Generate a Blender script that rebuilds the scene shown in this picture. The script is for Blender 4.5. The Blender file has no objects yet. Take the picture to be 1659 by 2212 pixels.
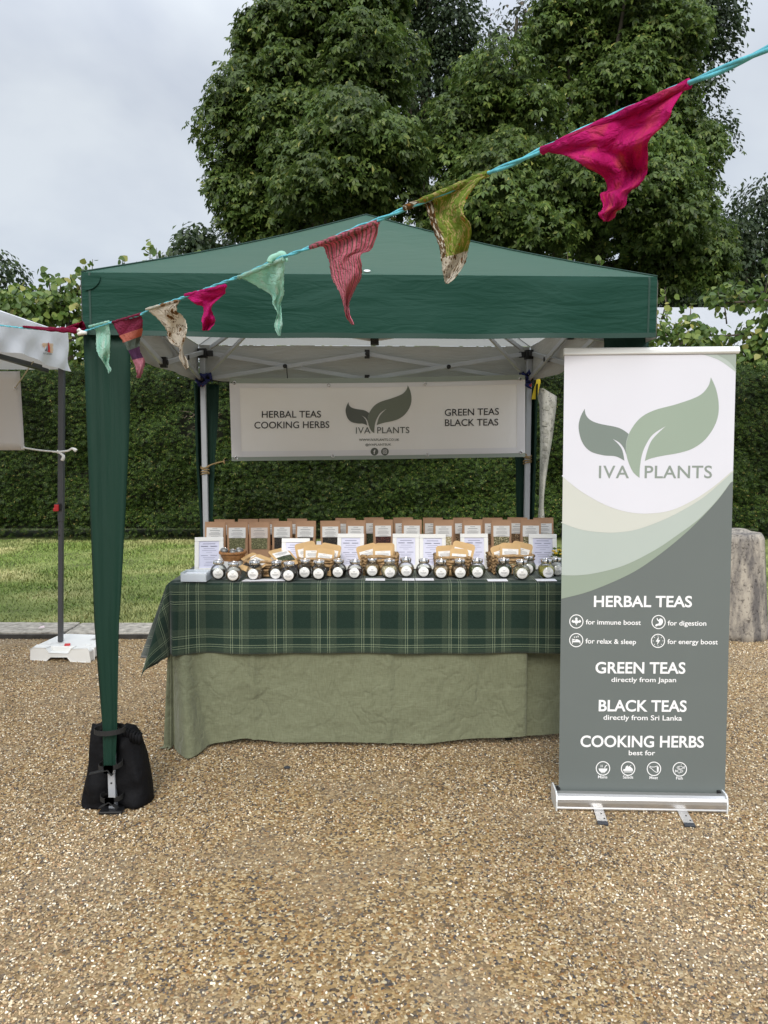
import bpy, bmesh, math, random
import numpy as np
from mathutils import Vector, Matrix

random.seed(7)
rng = np.random.default_rng(11)
R = math.radians
S = bpy.context.scene
C = S.collection

# ------------------------------------------------------------------ camera, sky, sun, exposure
F, CX, CY, TILT, H = 1662.0, 829.5, 1106.0, R(5.2), 1.36
cam_d = bpy.data.cameras.new("camera")
cam_d.sensor_fit = 'VERTICAL'
cam_d.sensor_height = 24.0
cam_d.lens = F / 2212.0 * 24.0
cam_d.clip_start = 0.05
cam_d.clip_end = 2000
cam = bpy.data.objects.new("camera", cam_d)
cam.location = (0, 0, H)
cam.rotation_euler = (math.pi / 2 - TILT, 0, 0)
C.objects.link(cam)
S.camera = cam

SUN_EL, SUN_AZ = R(35), R(186)
world = bpy.data.worlds.new("World")
S.world = world
world.use_nodes = True
nt = world.node_tree
nt.nodes.clear()
def N(t, kind, **kw):
    n = t.nodes.new(kind)
    for k, v in kw.items():
        setattr(n, k, v)
    return n
out = N(nt, 'ShaderNodeOutputWorld')
bg = N(nt, 'ShaderNodeBackground')
bg.inputs['Strength'].default_value = 0.1
nt.links.new(bg.outputs[0], out.inputs[0])
sky = N(nt, 'ShaderNodeTexSky', sky_type='NISHITA')
sky.sun_disc = False
sky.sun_elevation = SUN_EL
sky.sun_rotation = SUN_AZ
tc = N(nt, 'ShaderNodeTexCoord')
sep = N(nt, 'ShaderNodeSeparateXYZ')
nt.links.new(tc.outputs['Generated'], sep.inputs[0])
# cloud deck: direction projected on a plane overhead, layered noise
mx = N(nt, 'ShaderNodeMath', operation='MAXIMUM'); mx.inputs[1].default_value = 0.0
nt.links.new(sep.outputs['Z'], mx.inputs[0])
ad = N(nt, 'ShaderNodeMath', operation='ADD'); ad.inputs[1].default_value = 0.35
nt.links.new(mx.outputs[0], ad.inputs[0])
dx = N(nt, 'ShaderNodeMath', operation='DIVIDE'); dy = N(nt, 'ShaderNodeMath', operation='DIVIDE')
nt.links.new(sep.outputs['X'], dx.inputs[0]); nt.links.new(ad.outputs[0], dx.inputs[1])
nt.links.new(sep.outputs['Y'], dy.inputs[0]); nt.links.new(ad.outputs[0], dy.inputs[1])
cmb = N(nt, 'ShaderNodeCombineXYZ')
nt.links.new(dx.outputs[0], cmb.inputs[0]); nt.links.new(dy.outputs[0], cmb.inputs[1])
nz = N(nt, 'ShaderNodeTexNoise'); nz.inputs['Scale'].default_value = 1.9; nz.inputs['Detail'].default_value = 5; nz.inputs['Roughness'].default_value = 0.5
nz.inputs['Distortion'].default_value = 0.3
nt.links.new(cmb.outputs[0], nz.inputs['Vector'])
cr = N(nt, 'ShaderNodeValToRGB')
cr.color_ramp.elements[0].position = 0.33; cr.color_ramp.elements[0].color = (0.53, 0.575, 0.665, 1)
cr.color_ramp.elements[1].position = 0.62; cr.color_ramp.elements[1].color = (0.745, 0.79, 0.835, 1)
nt.links.new(nz.outputs['Fac'], cr.inputs[0])
# overcast luminance rises towards the zenith
zr = N(nt, 'ShaderNodeMapRange'); zr.inputs['From Min'].default_value = 0.0; zr.inputs['From Max'].default_value = 1.0
zr.inputs['To Min'].default_value = 10.6; zr.inputs['To Max'].default_value = 10.6
mr = N(nt, 'ShaderNodeMapRange'); mr.interpolation_type = 'SMOOTHSTEP'
mr.inputs['From Min'].default_value = 0.36; mr.inputs['From Max'].default_value = 0.85
mr.inputs['To Min'].default_value = 5.8; mr.inputs['To Max'].default_value = 17.0
nt.links.new(sep.outputs['Z'], mr.inputs['Value'])
vm = N(nt, 'ShaderNodeVectorMath', operation='SCALE')
nt.links.new(cr.outputs[0], vm.inputs[0]); nt.links.new(mr.outputs[0], vm.inputs['Scale'])
mixw = N(nt, 'ShaderNodeMix', data_type='RGBA')
mixw.inputs['Factor'].default_value = 0.9
nt.links.new(sky.outputs[0], mixw.inputs['A']); nt.links.new(vm.outputs[0], mixw.inputs['B'])
nt.links.new(mixw.outputs['Result'], bg.inputs['Color'])

sun_d = bpy.data.lights.new("sun", 'SUN')
sun_d.energy = 1.5
sun_d.angle = R(25)
sun_d.color = (1.0, 0.96, 0.90)
sun = bpy.data.objects.new("sun", sun_d)
sun.location = (-4, -6, 12)
# light comes from behind the camera, almost straight behind it
sd = Vector((math.sin(SUN_AZ) * math.cos(SUN_EL), math.cos(SUN_AZ) * math.cos(SUN_EL), math.sin(SUN_EL)))
sun.rotation_euler = sd.to_track_quat('Z', 'Y').to_euler()
C.objects.link(sun)
S.view_settings.view_transform = 'Standard'
S.view_settings.look = 'None'
S.view_settings.exposure = 0.8
S.view_settings.gamma = 1.0
S.view_settings.use_curve_mapping = False
try:
    S.cycles.max_bounces = 12; S.cycles.transparent_max_bounces = 12
    S.cycles.diffuse_bounces = 7
except Exception:
    pass

# ------------------------------------------------------------------ measuring helpers
cT, sT = math.cos(TILT), math.sin(TILT)
def ray(px, py):
    x = (px - CX) / F; y = -(py - CY) / F
    return Vector((x, cT + y * sT, y * cT - sT))
def P(px, py, Y):
    d = ray(px, py); k = Y / d.y
    return Vector((d.x * k, Y, H + d.z * k))
def G(px, py, z=0.0):
    d = ray(px, py); k = (z - H) / d.z
    return Vector((d.x * k, d.y * k, z))
class Plane:
    def __init__(s, o, n):
        s.o = Vector(o); s.n = Vector(n).normalized()
    def hit(s, px, py, off=0.0):
        d = ray(px, py); c = Vector((0, 0, H))
        k = (s.o + s.n * off - c).dot(s.n) / d.dot(s.n)
        return c + d * k

# ------------------------------------------------------------------ object helpers
ORG = {}
def thing(name, label, cat, loc=(0, 0, 0), group=None, rotz=0):
    o = bpy.data.objects.new(name, None)
    o.empty_display_size = 0.05
    o.location = loc; o.rotation_euler = (0, 0, rotz)
    C.objects.link(o)
    o['label'] = label; o['category'] = cat
    if group: o['group'] = group
    ORG[o.name] = Vector(loc)
    return o
def tag(o, label=None, cat=None, group=None, kind=None):
    if label: o['label'] = label
    if cat: o['category'] = cat
    if group: o['group'] = group
    if kind: o['kind'] = kind
    return o
def mk(name, vf, mat, parent=None, smooth=False, uv=None, local=False, bev=0, bseg=2, solid=0, sub=0, label=None, kind=None, mats=None, midx=None):
    verts, faces = (vf.v, vf.f) if isinstance(vf, MB) else vf
    if isinstance(vf, MB) and vf.uv: uv = vf.uv
    org = Vector((0, 0, 0))
    if parent is not None and not local:
        org = ORG.get(parent.name, Vector((0, 0, 0)))
    me = bpy.data.meshes.new(name)
    me.from_pydata([tuple(Vector(p) - org) for p in verts], [], [tuple(f) for f in faces])
    if uv:
        ul = me.uv_layers.new(name="uv")
        for l in me.loops:
            ul.data[l.index].uv = uv[l.vertex_index]
    if mats:
        for m in mats: me.materials.append(m)
        if midx:
            for p, i in zip(me.polygons, midx): p.material_index = i
    elif mat is not None:
        me.materials.append(mat)
    if smooth:
        me.polygons.foreach_set('use_smooth', [True] * len(me.polygons))
    me.update()
    o = bpy.data.objects.new(name, me)
    C.objects.link(o)
    if parent is not None:
        o.parent = parent
        ORG[o.name] = org
    if bev:
        b = o.modifiers.new("bevel", 'BEVEL'); b.width = bev; b.segments = bseg; b.limit_method = 'ANGLE'; b.angle_limit = R(40)
    if solid:
        b = o.modifiers.new("solid", 'SOLIDIFY'); b.thickness = solid; b.offset = 0
    if sub:
        b = o.modifiers.new("sub", 'SUBSURF'); b.levels = sub; b.render_levels = sub
    if label: o['label'] = label
    if kind: o['kind'] = kind
    return o
def mesh_np(name, V, Q, mat, parent=None, smooth=False, kind=None, label=None):
    V = np.asarray(V, dtype=np.float32).reshape(-1, 3); Q = np.asarray(Q, dtype=np.int32)
    if parent is not None:
        V = V - np.array(ORG.get(parent.name, Vector((0, 0, 0))), dtype=np.float32)
    k = Q.shape[1]
    me = bpy.data.meshes.new(name)
    me.vertices.add(len(V)); me.vertices.foreach_set('co', V.ravel())
    me.loops.add(Q.size); me.loops.foreach_set('vertex_index', Q.ravel())
    me.polygons.add(len(Q)); me.polygons.foreach_set('loop_start', np.arange(0, Q.size, k, dtype=np.int32))
    me.polygons.foreach_set('loop_total', np.full(len(Q), k, dtype=np.int32))
    if smooth: me.polygons.foreach_set('use_smooth', np.ones(len(Q), dtype=bool))
    me.materials.append(mat)
    me.update(calc_edges=True); me.validate()
    o = bpy.data.objects.new(name, me); C.objects.link(o)
    if parent is not None:
        o.parent = parent; ORG[o.name] = ORG.get(parent.name, Vector((0, 0, 0)))
    if kind: o['kind'] = kind
    if label: o['label'] = label
    return o
def copy_tree(o, parent=None):
    c = o.copy(); C.objects.link(c)
    if parent is not None: c.parent = parent
    for ch in list(o.children):
        copy_tree(ch, c)
    return c

class MB:
    def __init__(s): s.v = []; s.f = []; s.uv = []
    def add(s, vs, fs):
        b = len(s.v); s.v += [Vector(p) for p in vs]; s.f += [tuple(b + i for i in f) for f in fs]; return s
    def box(s, c, d, M=None):
        c = Vector(c); x, y, z = d[0] / 2, d[1] / 2, d[2] / 2
        vs = [Vector((a, b, e)) for e in (-z, z) for b in (-y, y) for a in (-x, x)]
        if M is not None: vs = [M @ p for p in vs]
        return s.add([c + p for p in vs], [(0, 2, 3, 1), (4, 5, 7, 6), (0, 1, 5, 4), (2, 6, 7, 3), (0, 4, 6, 2), (1, 3, 7, 5)])
    def bar(s, a, b, w, h=None, up=(0, 0, 1)):
        a = Vector(a); b = Vector(b); h = h or w
        d = (b - a); L = d.length; d.normalize(); u = Vector(up)
        if abs(d.dot(u)) > .98: u = Vector((0, 1, 0))
        x = d.cross(u).normalized(); y = x.cross(d).normalized()
        vs = []
        for p in (a, b):
            for i, j in ((-1, -1), (1, -1), (1, 1), (-1, 1)):
                vs.append(p + x * (i * w / 2) + y * (j * h / 2))
        return s.add(vs, [(0, 1, 2, 3), (7, 6, 5, 4), (0, 4, 5, 1), (1, 5, 6, 2), (2, 6, 7, 3), (3, 7, 4, 0)])
    def tube(s, pts, r, n=8, cap=True):
        pts = [Vector(p) for p in pts]
        rs = r if isinstance(r, (list, tuple)) else [r] * len(pts)
        b = len(s.v); px = None
        for i, p in enumerate(pts):
            d = (pts[min(i + 1, len(pts) - 1)] - pts[max(i - 1, 0)]).normalized()
            if px is None:
                u = Vector((0, 0, 1)) if abs(d.z) < .9 else Vector((1, 0, 0))
                px = d.cross(u).normalized()
            else:
                px = (px - d * px.dot(d)).normalized()
            py = d.cross(px)
            for k in range(n):
                a = 2 * math.pi * k / n
                s.v.append(p + (px * math.cos(a) + py * math.sin(a)) * rs[i])
        for i in range(len(pts) - 1):
            for k in range(n):
                k2 = (k + 1) % n
                s.f.append((b + i * n + k, b + i * n + k2, b + (i + 1) * n + k2, b + (i + 1) * n + k))
        if cap:
            s.f.append(tuple(b + k for k in range(n))[::-1]); e = b + (len(pts) - 1) * n
            s.f.append(tuple(e + k for k in range(n)))
        return s
    def lathe(s, prof, n=24, c=(0, 0, 0), sx=1, sy=1, capb=True, capt=True, fn=None):
        b = len(s.v); c = Vector(c)
        for r, z in prof:
            for k in range(n):
                a = 2 * math.pi * k / n
                rr = r * (fn(a, z) if fn else 1)
                s.v.append(c + Vector((rr * math.cos(a) * sx, rr * math.sin(a) * sy, z)))
        for i in range(len(prof) - 1):
            for k in range(n):
                k2 = (k + 1) % n
                s.f.append((b + i * n + k, b + i * n + k2, b + (i + 1) * n + k2, b + (i + 1) * n + k))
        if capb: s.f.append(tuple(b + k for k in range(n))[::-1])
        if capt:
            e = b + (len(prof) - 1) * n; s.f.append(tuple(e + k for k in range(n)))
        return s
    def grid(s, fn, nu, nv, uvfn=None):
        b = len(s.v)
        for j in range(nv + 1):
            for i in range(nu + 1):
                s.v.append(Vector(fn(i / nu, j / nv)))
                if uvfn: s.uv.append(uvfn(i / nu, j / nv))
        for j in range(nv):
            for i in range(nu):
                a = b + j * (nu + 1) + i
                s.f.append((a, a + 1, a + nu + 2, a + nu + 1))
        return s
    def poly(s, pts):
        b = len(s.v); s.v += [Vector(p) for p in pts]; s.f.append(tuple(range(b, b + len(pts)))); return s
    def prism(s, pts, d):
        n = len(pts); b = len(s.v); d = Vector(d)
        s.v += [Vector(p) for p in pts] + [Vector(p) + d for p in pts]
        s.f.append(tuple(b + i for i in range(n))[::-1]); s.f.append(tuple(b + n + i for i in range(n)))
        for i in range(n):
            j = (i + 1) % n; s.f.append((b + i, b + j, b + n + j, b + n + i))
        return s
    def moved(s, M):
        s.v = [M @ p for p in s.v]; return s
def tess(pts):
    """triangulated polygon (concave allowed) from 3D points lying in a plane"""
    from mathutils.geometry import delaunay_2d_cdt
    V3 = [Vector(tuple(p) + (0,) * (3 - len(p))) for p in pts]
    keep = [0]
    for i in range(1, len(V3)):
        if (V3[i] - V3[keep[-1]]).length > 1e-6: keep.append(i)
    W3 = [V3[i] for i in keep]; o = W3[0]
    nn_ = Vector((0, 0, 0))
    for a, b in zip(W3, W3[1:] + W3[:1]): nn_ += (a - o).cross(b - o)
    nn_.normalize(); ax = nn_.orthogonal().normalized(); ay = nn_.cross(ax)
    k_ = 1000.0 if max((a - o).length for a in W3) < 10 else 1.0
    p2 = [Vector(((a - o).dot(ax) * k_, (a - o).dot(ay) * k_)) for a in W3]
    r_ = delaunay_2d_cdt(p2, [], [list(range(len(p2)))], 1, 1e-5)
    vo, fo, orig = r_[0], r_[2], r_[3]
    out_v = []
    for i, v in enumerate(vo):
        out_v.append(W3[orig[i][0]] if orig[i] else o + ax * (v.x / k_) + ay * (v.y / k_))
    if len(vo) == len(p2):         # keep the caller's order of the outline
        back = {i: orig[i][0] for i in range(len(vo))}
        m = {i: keep[back[i]] for i in back}
        if len(keep) == len(V3): return V3, [tuple(m[i] for i in f) for f in fo]
    return out_v, [tuple(f) for f in fo]
def lerp(a, b, t): return a + (b - a) * t
def spline(pts, n=8):
    """Catmull-Rom through 2D/3D points"""
    P_ = [Vector(p) for p in pts]; o = []
    for i in range(len(P_) - 1):
        p0 = P_[max(i - 1, 0)]; p1 = P_[i]; p2 = P_[i + 1]; p3 = P_[min(i + 2, len(P_) - 1)]
        for k in range(n):
            t = k / n
            o.append(0.5 * ((2 * p1) + (p2 - p0) * t + (2 * p0 - 5 * p1 + 4 * p2 - p3) * t * t + (3 * p1 - p0 - 3 * p2 + p3) * t ** 3))
    o.append(P_[-1]); return o

# ------------------------------------------------------------------ materials
def lin(c):
    return tuple(((x / 255) / 12.92 if x / 255 <= 0.04045 else ((x / 255 + 0.055) / 1.055) ** 2.4) for x in c)
def newmat(name):
    m = bpy.data.materials.new(name); m.use_nodes = True
    t = m.node_tree; b = t.nodes['Principled BSDF']
    return m, t, b
def setspec(b, v):
    b.inputs['Specular IOR Level'].default_value = v
def M(name, col, rough=.6, metal=0., var=.0, vscale=8., bump=0., bscale=60., bdist=.002, spec=.4, stretch=(1, 1, 1), sheen=0, detail=4, back=None, trans=0, coord='Object'):
    m, t, b = newmat(name)
    b.inputs['Roughness'].default_value = rough; b.inputs['Metallic'].default_value = metal; setspec(b, spec)
    colout = None
    tcn = N(t, 'ShaderNodeTexCoord'); mp = N(t, 'ShaderNodeMapping'); mp.inputs['Scale'].default_value = stretch
    t.links.new(tcn.outputs[coord], mp.inputs[0])
    if var:
        nz = N(t, 'ShaderNodeTexNoise'); nz.inputs['Scale'].default_value = vscale; nz.inputs['Detail'].default_value = detail
        t.links.new(mp.outputs[0], nz.inputs['Vector'])
        cr = N(t, 'ShaderNodeValToRGB')
        lo = tuple(max(0, c * (1 - var)) for c in col[:3]); hi = tuple(min(1, c * (1 + var)) for c in col[:3])
        cr.color_ramp.elements[0].position = .3; cr.color_ramp.elements[0].color = (*lo, 1)
        cr.color_ramp.elements[1].position = .7; cr.color_ramp.elements[1].color = (*hi, 1)
        t.links.new(nz.outputs['Fac'], cr.inputs[0]); colout = cr.outputs[0]
    else:
        rgb = N(t, 'ShaderNodeRGB'); rgb.outputs[0].default_value = (*col[:3], 1); colout = rgb.outputs[0]
    if back:
        g = N(t, 'ShaderNodeNewGeometry'); mxn = N(t, 'ShaderNodeMix', data_type='RGBA')
        t.links.new(g.outputs['Backfacing'], mxn.inputs['Factor']); t.links.new(colout, mxn.inputs['A'])
        mxn.inputs['B'].default_value = (*back, 1); colout = mxn.outputs['Result']
    t.links.new(colout, b.inputs['Base Color'])
    if bump:
        nb = N(t, 'ShaderNodeTexNoise'); nb.inputs['Scale'].default_value = bscale; nb.inputs['Detail'].default_value = 5
        t.links.new(mp.outputs[0], nb.inputs['Vector'])
        bp = N(t, 'ShaderNodeBump'); bp.inputs['Strength'].default_value = bump; bp.inputs['Distance'].default_value = bdist
        t.links.new(nb.outputs['Fac'], bp.inputs['Height']); t.links.new(bp.outputs[0], b.inputs['Normal'])
    if sheen:
        b.inputs['Sheen Weight'].default_value = sheen
    if trans:
        o = t.nodes['Material Output']; tr = N(t, 'ShaderNodeBsdfTranslucent'); ms = N(t, 'ShaderNodeMixShader'); ms.inputs[0].default_value = trans
        t.links.new(colout, tr.inputs[0]); t.links.new(b.outputs[0], ms.inputs[1]); t.links.new(tr.outputs[0], ms.inputs[2]); t.links.new(ms.outputs[0], o.inputs[0])
    return m
def leafmat(name, cols, rough=.5, trans=.36, spec=.35):
    """cols: list of (position, colour); picked per leaf island"""
    m, t, b = newmat(name)
    g = N(t, 'ShaderNodeNewGeometry'); cr = N(t, 'ShaderNodeValToRGB')
    el = cr.color_ramp.elements
    el[0].position, el[0].color = cols[0][0], (*cols[0][1], 1)
    el[1].position, el[1].color = cols[-1][0], (*cols[-1][1], 1)
    for p_, c_ in cols[1:-1]:
        e = el.new(p_); e.color = (*c_, 1)
    t.links.new(g.outputs['Random Per Island'], cr.inputs[0])
    tcn = N(t, 'ShaderNodeTexCoord'); nz = N(t, 'ShaderNodeTexNoise'); nz.inputs['Scale'].default_value = .7
    t.links.new(tcn.outputs['Object'], nz.inputs['Vector'])
    mr_ = N(t, 'ShaderNodeMapRange'); mr_.inputs['From Min'].default_value = .3; mr_.inputs['From Max'].default_value = .7
    mr_.inputs['To Min'].default_value = .62; mr_.inputs['To Max'].default_value = 1.42
    t.links.new(nz.outputs['Fac'], mr_.inputs['Value'])
    sc = N(t, 'ShaderNodeVectorMath', operation='SCALE'); t.links.new(cr.outputs[0], sc.inputs[0]); t.links.new(mr_.outputs[0], sc.inputs['Scale'])
    t.links.new(sc.outputs[0], b.inputs['Base Color']); b.inputs['Roughness'].default_value = rough; setspec(b, spec)
    o = t.nodes['Material Output']; tr = N(t, 'ShaderNodeBsdfTranslucent'); ms = N(t, 'ShaderNodeMixShader'); ms.inputs[0].default_value = trans
    t.links.new(sc.outputs[0], tr.inputs[0]); t.links.new(b.outputs[0], ms.inputs[1]); t.links.new(tr.outputs[0], ms.inputs[2]); t.links.new(ms.outputs[0], o.inputs[0])
    return m

# ------------------------------------------------------------------ ground
YK0, YK1 = 5.24, 5.56          # kerb front and back
YH = 10.3                      # hedge face
def sheet(name, x0, x1, y0, y1, z, mat, n=(1, 1)):
    b = MB(); b.grid(lambda u, v: (lerp(x0, x1, u), lerp(y0, y1, v), z), *n)
    return mk(name, b, mat, kind='structure')
m_far = M("far_soil", (.05, .06, .025), .9, var=.4, vscale=.6)
sheet("ground", -400, 400, -60, 700, -0.06, m_far)

def gravel_mat():
    m, t, b = newmat("gravel_bed")
    tcn = N(t, 'ShaderNodeTexCoord')
    vo = N(t, 'ShaderNodeTexVoronoi'); vo.inputs['Scale'].default_value = 115
    t.links.new(tcn.outputs['Object'], vo.inputs['Vector'])
    sp = N(t, 'ShaderNodeSeparateColor'); t.links.new(vo.outputs['Color'], sp.inputs[0])
    cr = N(t, 'ShaderNodeValToRGB'); cr.color_ramp.interpolation = 'CONSTANT'
    st = [(0, (.17, .11, .05)), (.16, (.27, .18, .08)), (.38, (.34, .23, .105)), (.55, (.11, .078, .045)), (.66, (.42, .31, .165)), (.80, (.06, .055, .055)), (.87, (.25, .13, .045)), (.93, (.50, .42, .27))]
    el = cr.color_ramp.elements
    el[0].color = (*st[0][1], 1); el[1].position = st[1][0]; el[1].color = (*st[1][1], 1)
    for p_, c_ in st[2:]:
        e = el.new(p_); e.color = (*c_, 1)
    t.links.new(sp.outputs[0], cr.inputs[0])
    n2 = N(t, 'ShaderNodeTexNoise'); n2.inputs['Scale'].default_value = 1.6; n2.inputs['Detail'].default_value = 6
    t.links.new(tcn.outputs['Object'], n2.inputs['Vector'])
    r2 = N(t, 'ShaderNodeMapRange'); r2.inputs['From Min'].default_value = .48; r2.inputs['From Max'].default_value = .66; r2.inputs['To Max'].default_value = .75
    t.links.new(n2.outputs['Fac'], r2.inputs['Value'])
    mxn = N(t, 'ShaderNodeMix', data_type='RGBA'); mxn.inputs['B'].default_value = (.25, .19, .12, 1)
    t.links.new(r2.outputs[0], mxn.inputs['Factor']); t.links.new(cr.outputs[0], mxn.inputs['A'])
    t.links.new(mxn.outputs['Result'], b.inputs['Base Color'])
    bp = N(t, 'ShaderNodeBump'); bp.inputs['Strength'].default_value = .7; bp.inputs['Distance'].default_value = .004; bp.invert = True
    t.links.new(vo.outputs['Distance'], bp.inputs['Height']); t.links.new(bp.outputs[0], b.inputs['Normal'])
    b.inputs['Roughness'].default_value = .75; setspec(b, .25)
    return m
sheet("gravel_yard", -14, 14, -6, YK0, 0.0, gravel_mat())

# loose pebbles lying on the bed, one stuff object (instanced on a point cloud)
def value_noise(x, y, seed, f):
    r_ = np.random.default_rng(seed); s_ = np.zeros_like(x)
    for k in range(10):
        a = r_.uniform(0, 2 * np.pi); ff = f * r_.uniform(.5, 2.2)
        s_ += np.sin((x * np.cos(a) + y * np.sin(a)) * ff + r_.uniform(0, 6.28))
    return s_ / 3.2
def pebbles():
    pts = []
    for (y0, y1, dens) in ((1.45, 2.1, 17000), (2.1, 2.8, 15500), (2.8, 3.8, 11500), (3.8, YK0, 8000)):
        hw = .56 * y1 + .25
        n = int((y1 - y0) * 2 * hw * dens)
        x = rng.uniform(-hw, hw, n); y = rng.uniform(y0, y1, n)
        dn = value_noise(x, y, 3, 2.6) + .35 * value_noise(x, y, 5, 9)
        keep = rng.uniform(0, 1, n) < np.clip(1.0 - .62 * np.clip(dn - .35, 0, 1.2), .25, 1)
        pts.append(np.stack([x[keep], y[keep], rng.uniform(-.001, .003, keep.sum())], 1))
    V = np.concatenate(pts).astype(np.float32)
    me = bpy.data.meshes.new("pebbles"); me.vertices.add(len(V)); me.vertices.foreach_set('co', V.ravel()); me.update()
    o = bpy.data.objects.new("loose_gravel", me); C.objects.link(o); o['kind'] = 'stuff'
    m, t, b = newmat("pebble")
    oi = N(t, 'ShaderNodeObjectInfo'); cr = N(t, 'ShaderNodeValToRGB'); cr.color_ramp.interpolation = 'LINEAR'
    st = [(0, (.040, .038, .042)), (.09, (.11, .092, .075)), (.15, (.12, .070, .032)), (.28, (.23, .145, .058)), (.46, (.35, .235, .098)), (.66, (.40, .275, .12)), (.76, (.33, .16, .05)), (.81, (.48, .37, .20)), (.92, (.62, .52, .34)), (1, (.80, .73, .58))]
    el = cr.color_ramp.elements; el[0].color = (*st[0][1], 1); el[1].position = 1; el[1].color = (*st[-1][1], 1)
    for p_, c_ in st[1:-1]:
        e = el.new(p_); e.color = (*c_, 1)
    t.links.new(oi.outputs['Random'], cr.inputs[0])
    ln = N(t, 'ShaderNodeTexNoise'); ln.inputs['Scale'].default_value = 1.5; ln.inputs['Detail'].default_value = 5; t.links.new(oi.outputs['Location'], ln.inputs['Vector'])
    lr = N(t, 'ShaderNodeMapRange'); lr.inputs['From Min'].default_value = .35; lr.inputs['From Max'].default_value = .65; lr.inputs['To Min'].default_value = .74; lr.inputs['To Max'].default_value = 1.2; t.links.new(ln.outputs['Fac'], lr.inputs['Value'])
    hs = N(t, 'ShaderNodeHueSaturation'); hs.inputs['Saturation'].default_value = .82; hs.inputs['Value'].default_value = 1.08; t.links.new(cr.outputs[0], hs.inputs['Color'])
    ls = N(t, 'ShaderNodeVectorMath', operation='SCALE'); t.links.new(hs.outputs[0], ls.inputs[0]); t.links.new(lr.outputs[0], ls.inputs['Scale']); t.links.new(ls.outputs[0], b.inputs['Base Color'])
    b.inputs['Roughness'].default_value = .5; setspec(b, .35)
    g = bpy.data.node_groups.new("pebble_scatter", 'GeometryNodeTree')
    g.interface.new_socket("Geometry", in_out='INPUT', socket_type='NodeSocketGeometry')
    g.interface.new_socket("Geometry", in_out='OUTPUT', socket_type='NodeSocketGeometry')
    gi = N(g, 'NodeGroupInput'); go = N(g, 'NodeGroupOutput')
    g2i = N(g, 'GeometryNodeGeometryToInstance')
    for k in range(5):
        ico = N(g, 'GeometryNodeMeshIcoSphere'); ico.inputs['Radius'].default_value = .0038; ico.inputs['Subdivisions'].default_value = 2
        sp = N(g, 'GeometryNodeSetPosition'); g.links.new(ico.outputs[0], sp.inputs[0])
        nz_ = N(g, 'ShaderNodeTexNoise', noise_dimensions='4D'); nz_.inputs['W'].default_value = k * 3.7; nz_.inputs['Scale'].default_value = 130; nz_.inputs['Detail'].default_value = 1
        sb = N(g, 'ShaderNodeVectorMath', operation='SUBTRACT'); sb.inputs[1].default_value = (.5, .5, .5)
        sc = N(g, 'ShaderNodeVectorMath', operation='SCALE'); sc.inputs['Scale'].default_value = .0062
        g.links.new(nz_.outputs['Color'], sb.inputs[0]); g.links.new(sb.outputs[0], sc.inputs[0]); g.links.new(sc.outputs[0], sp.inputs['Offset'])
        g.links.new(sp.outputs[0], g2i.inputs[0])
    ip = N(g, 'GeometryNodeInstanceOnPoints'); ip.inputs['Pick Instance'].default_value = True
    g.links.new(gi.outputs[0], ip.inputs['Points']); g.links.new(g2i.outputs[0], ip.inputs['Instance'])
    rv = N(g, 'FunctionNodeRandomValue', data_type='FLOAT_VECTOR')
    rv.inputs[0].default_value = (-.5, -.5, 0); rv.inputs[1].default_value = (.5, .5, 6.28)
    g.links.new(rv.outputs[0], ip.inputs['Rotation'])
    r3 = N(g, 'FunctionNodeRandomValue', data_type='FLOAT_VECTOR'); r3.inputs['Seed'].default_value = 4
    r3.inputs[0].default_value = (.55, .42, .34); r3.inputs[1].default_value = (1.35, 1.0, .72)
    g.links.new(r3.outputs[0], ip.inputs['Scale'])
    sm = N(g, 'GeometryNodeSetMaterial'); sm.inputs['Material'].default_value = m
    g.links.new(ip.outputs[0], sm.inputs[0]); g.links.new(sm.outputs[0], go.inputs[0])
    md = o.modifiers.new("scatter", 'NODES'); md.node_group = g
    me.materials.append(m)
pebbles()

# kerb of separate stones
m_kerb = M("kerb_stone", (.36, .33, .28), .9, var=.42, vscale=22, bump=.9, bscale=45, bdist=.010, detail=8)
m_kerbd = M("kerb_face_shaded", (.045, .042, .038), .9, var=.4, vscale=20, bump=.5, bscale=60, bdist=.004)  # soil stain and the shadowed gap below the stones, both put into the colour
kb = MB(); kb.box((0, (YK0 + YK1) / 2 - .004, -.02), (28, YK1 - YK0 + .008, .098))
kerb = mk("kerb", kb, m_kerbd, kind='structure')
def rough_box(c, d, amp, rs, nu=8):
    """box with uneven faces: a subdivided lid and sides"""
    bm = bmesh.new(); bmesh.ops.create_cube(bm, size=1)
    bmesh.ops.subdivide_edges(bm, edges=bm.edges[:], cuts=nu // 2, use_grid_fill=True)
    vs = []; fs = []
    for v in bm.verts:
        p = Vector((v.co.x * d[0], v.co.y * d[1], v.co.z * d[2]))
        q = p + Vector((rs.uniform(-1, 1), rs.uniform(-1, 1), rs.uniform(-1, 1))) * amp
        vs.append(Vector(c) + q)
    bm.verts.ensure_lookup_table()
    for f_ in bm.faces: fs.append(tuple(v.index for v in f_.verts))
    bm.free(); return vs, fs
rs = random.Random(3)
x = -7.0
while x < 7.2:
    w = rs.uniform(.75, 1.05)
    vs, fs = rough_box((x + w / 2, (YK0 + YK1) / 2 + .006, .006 + rs.uniform(-.002, .003)), (w - .012, YK1 - YK0 - .012, .066), .0025, rs)
    mk("kerb_stone", (vs, fs), m_kerb, kerb, bev=.006, bseg=2)
    x += w

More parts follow.
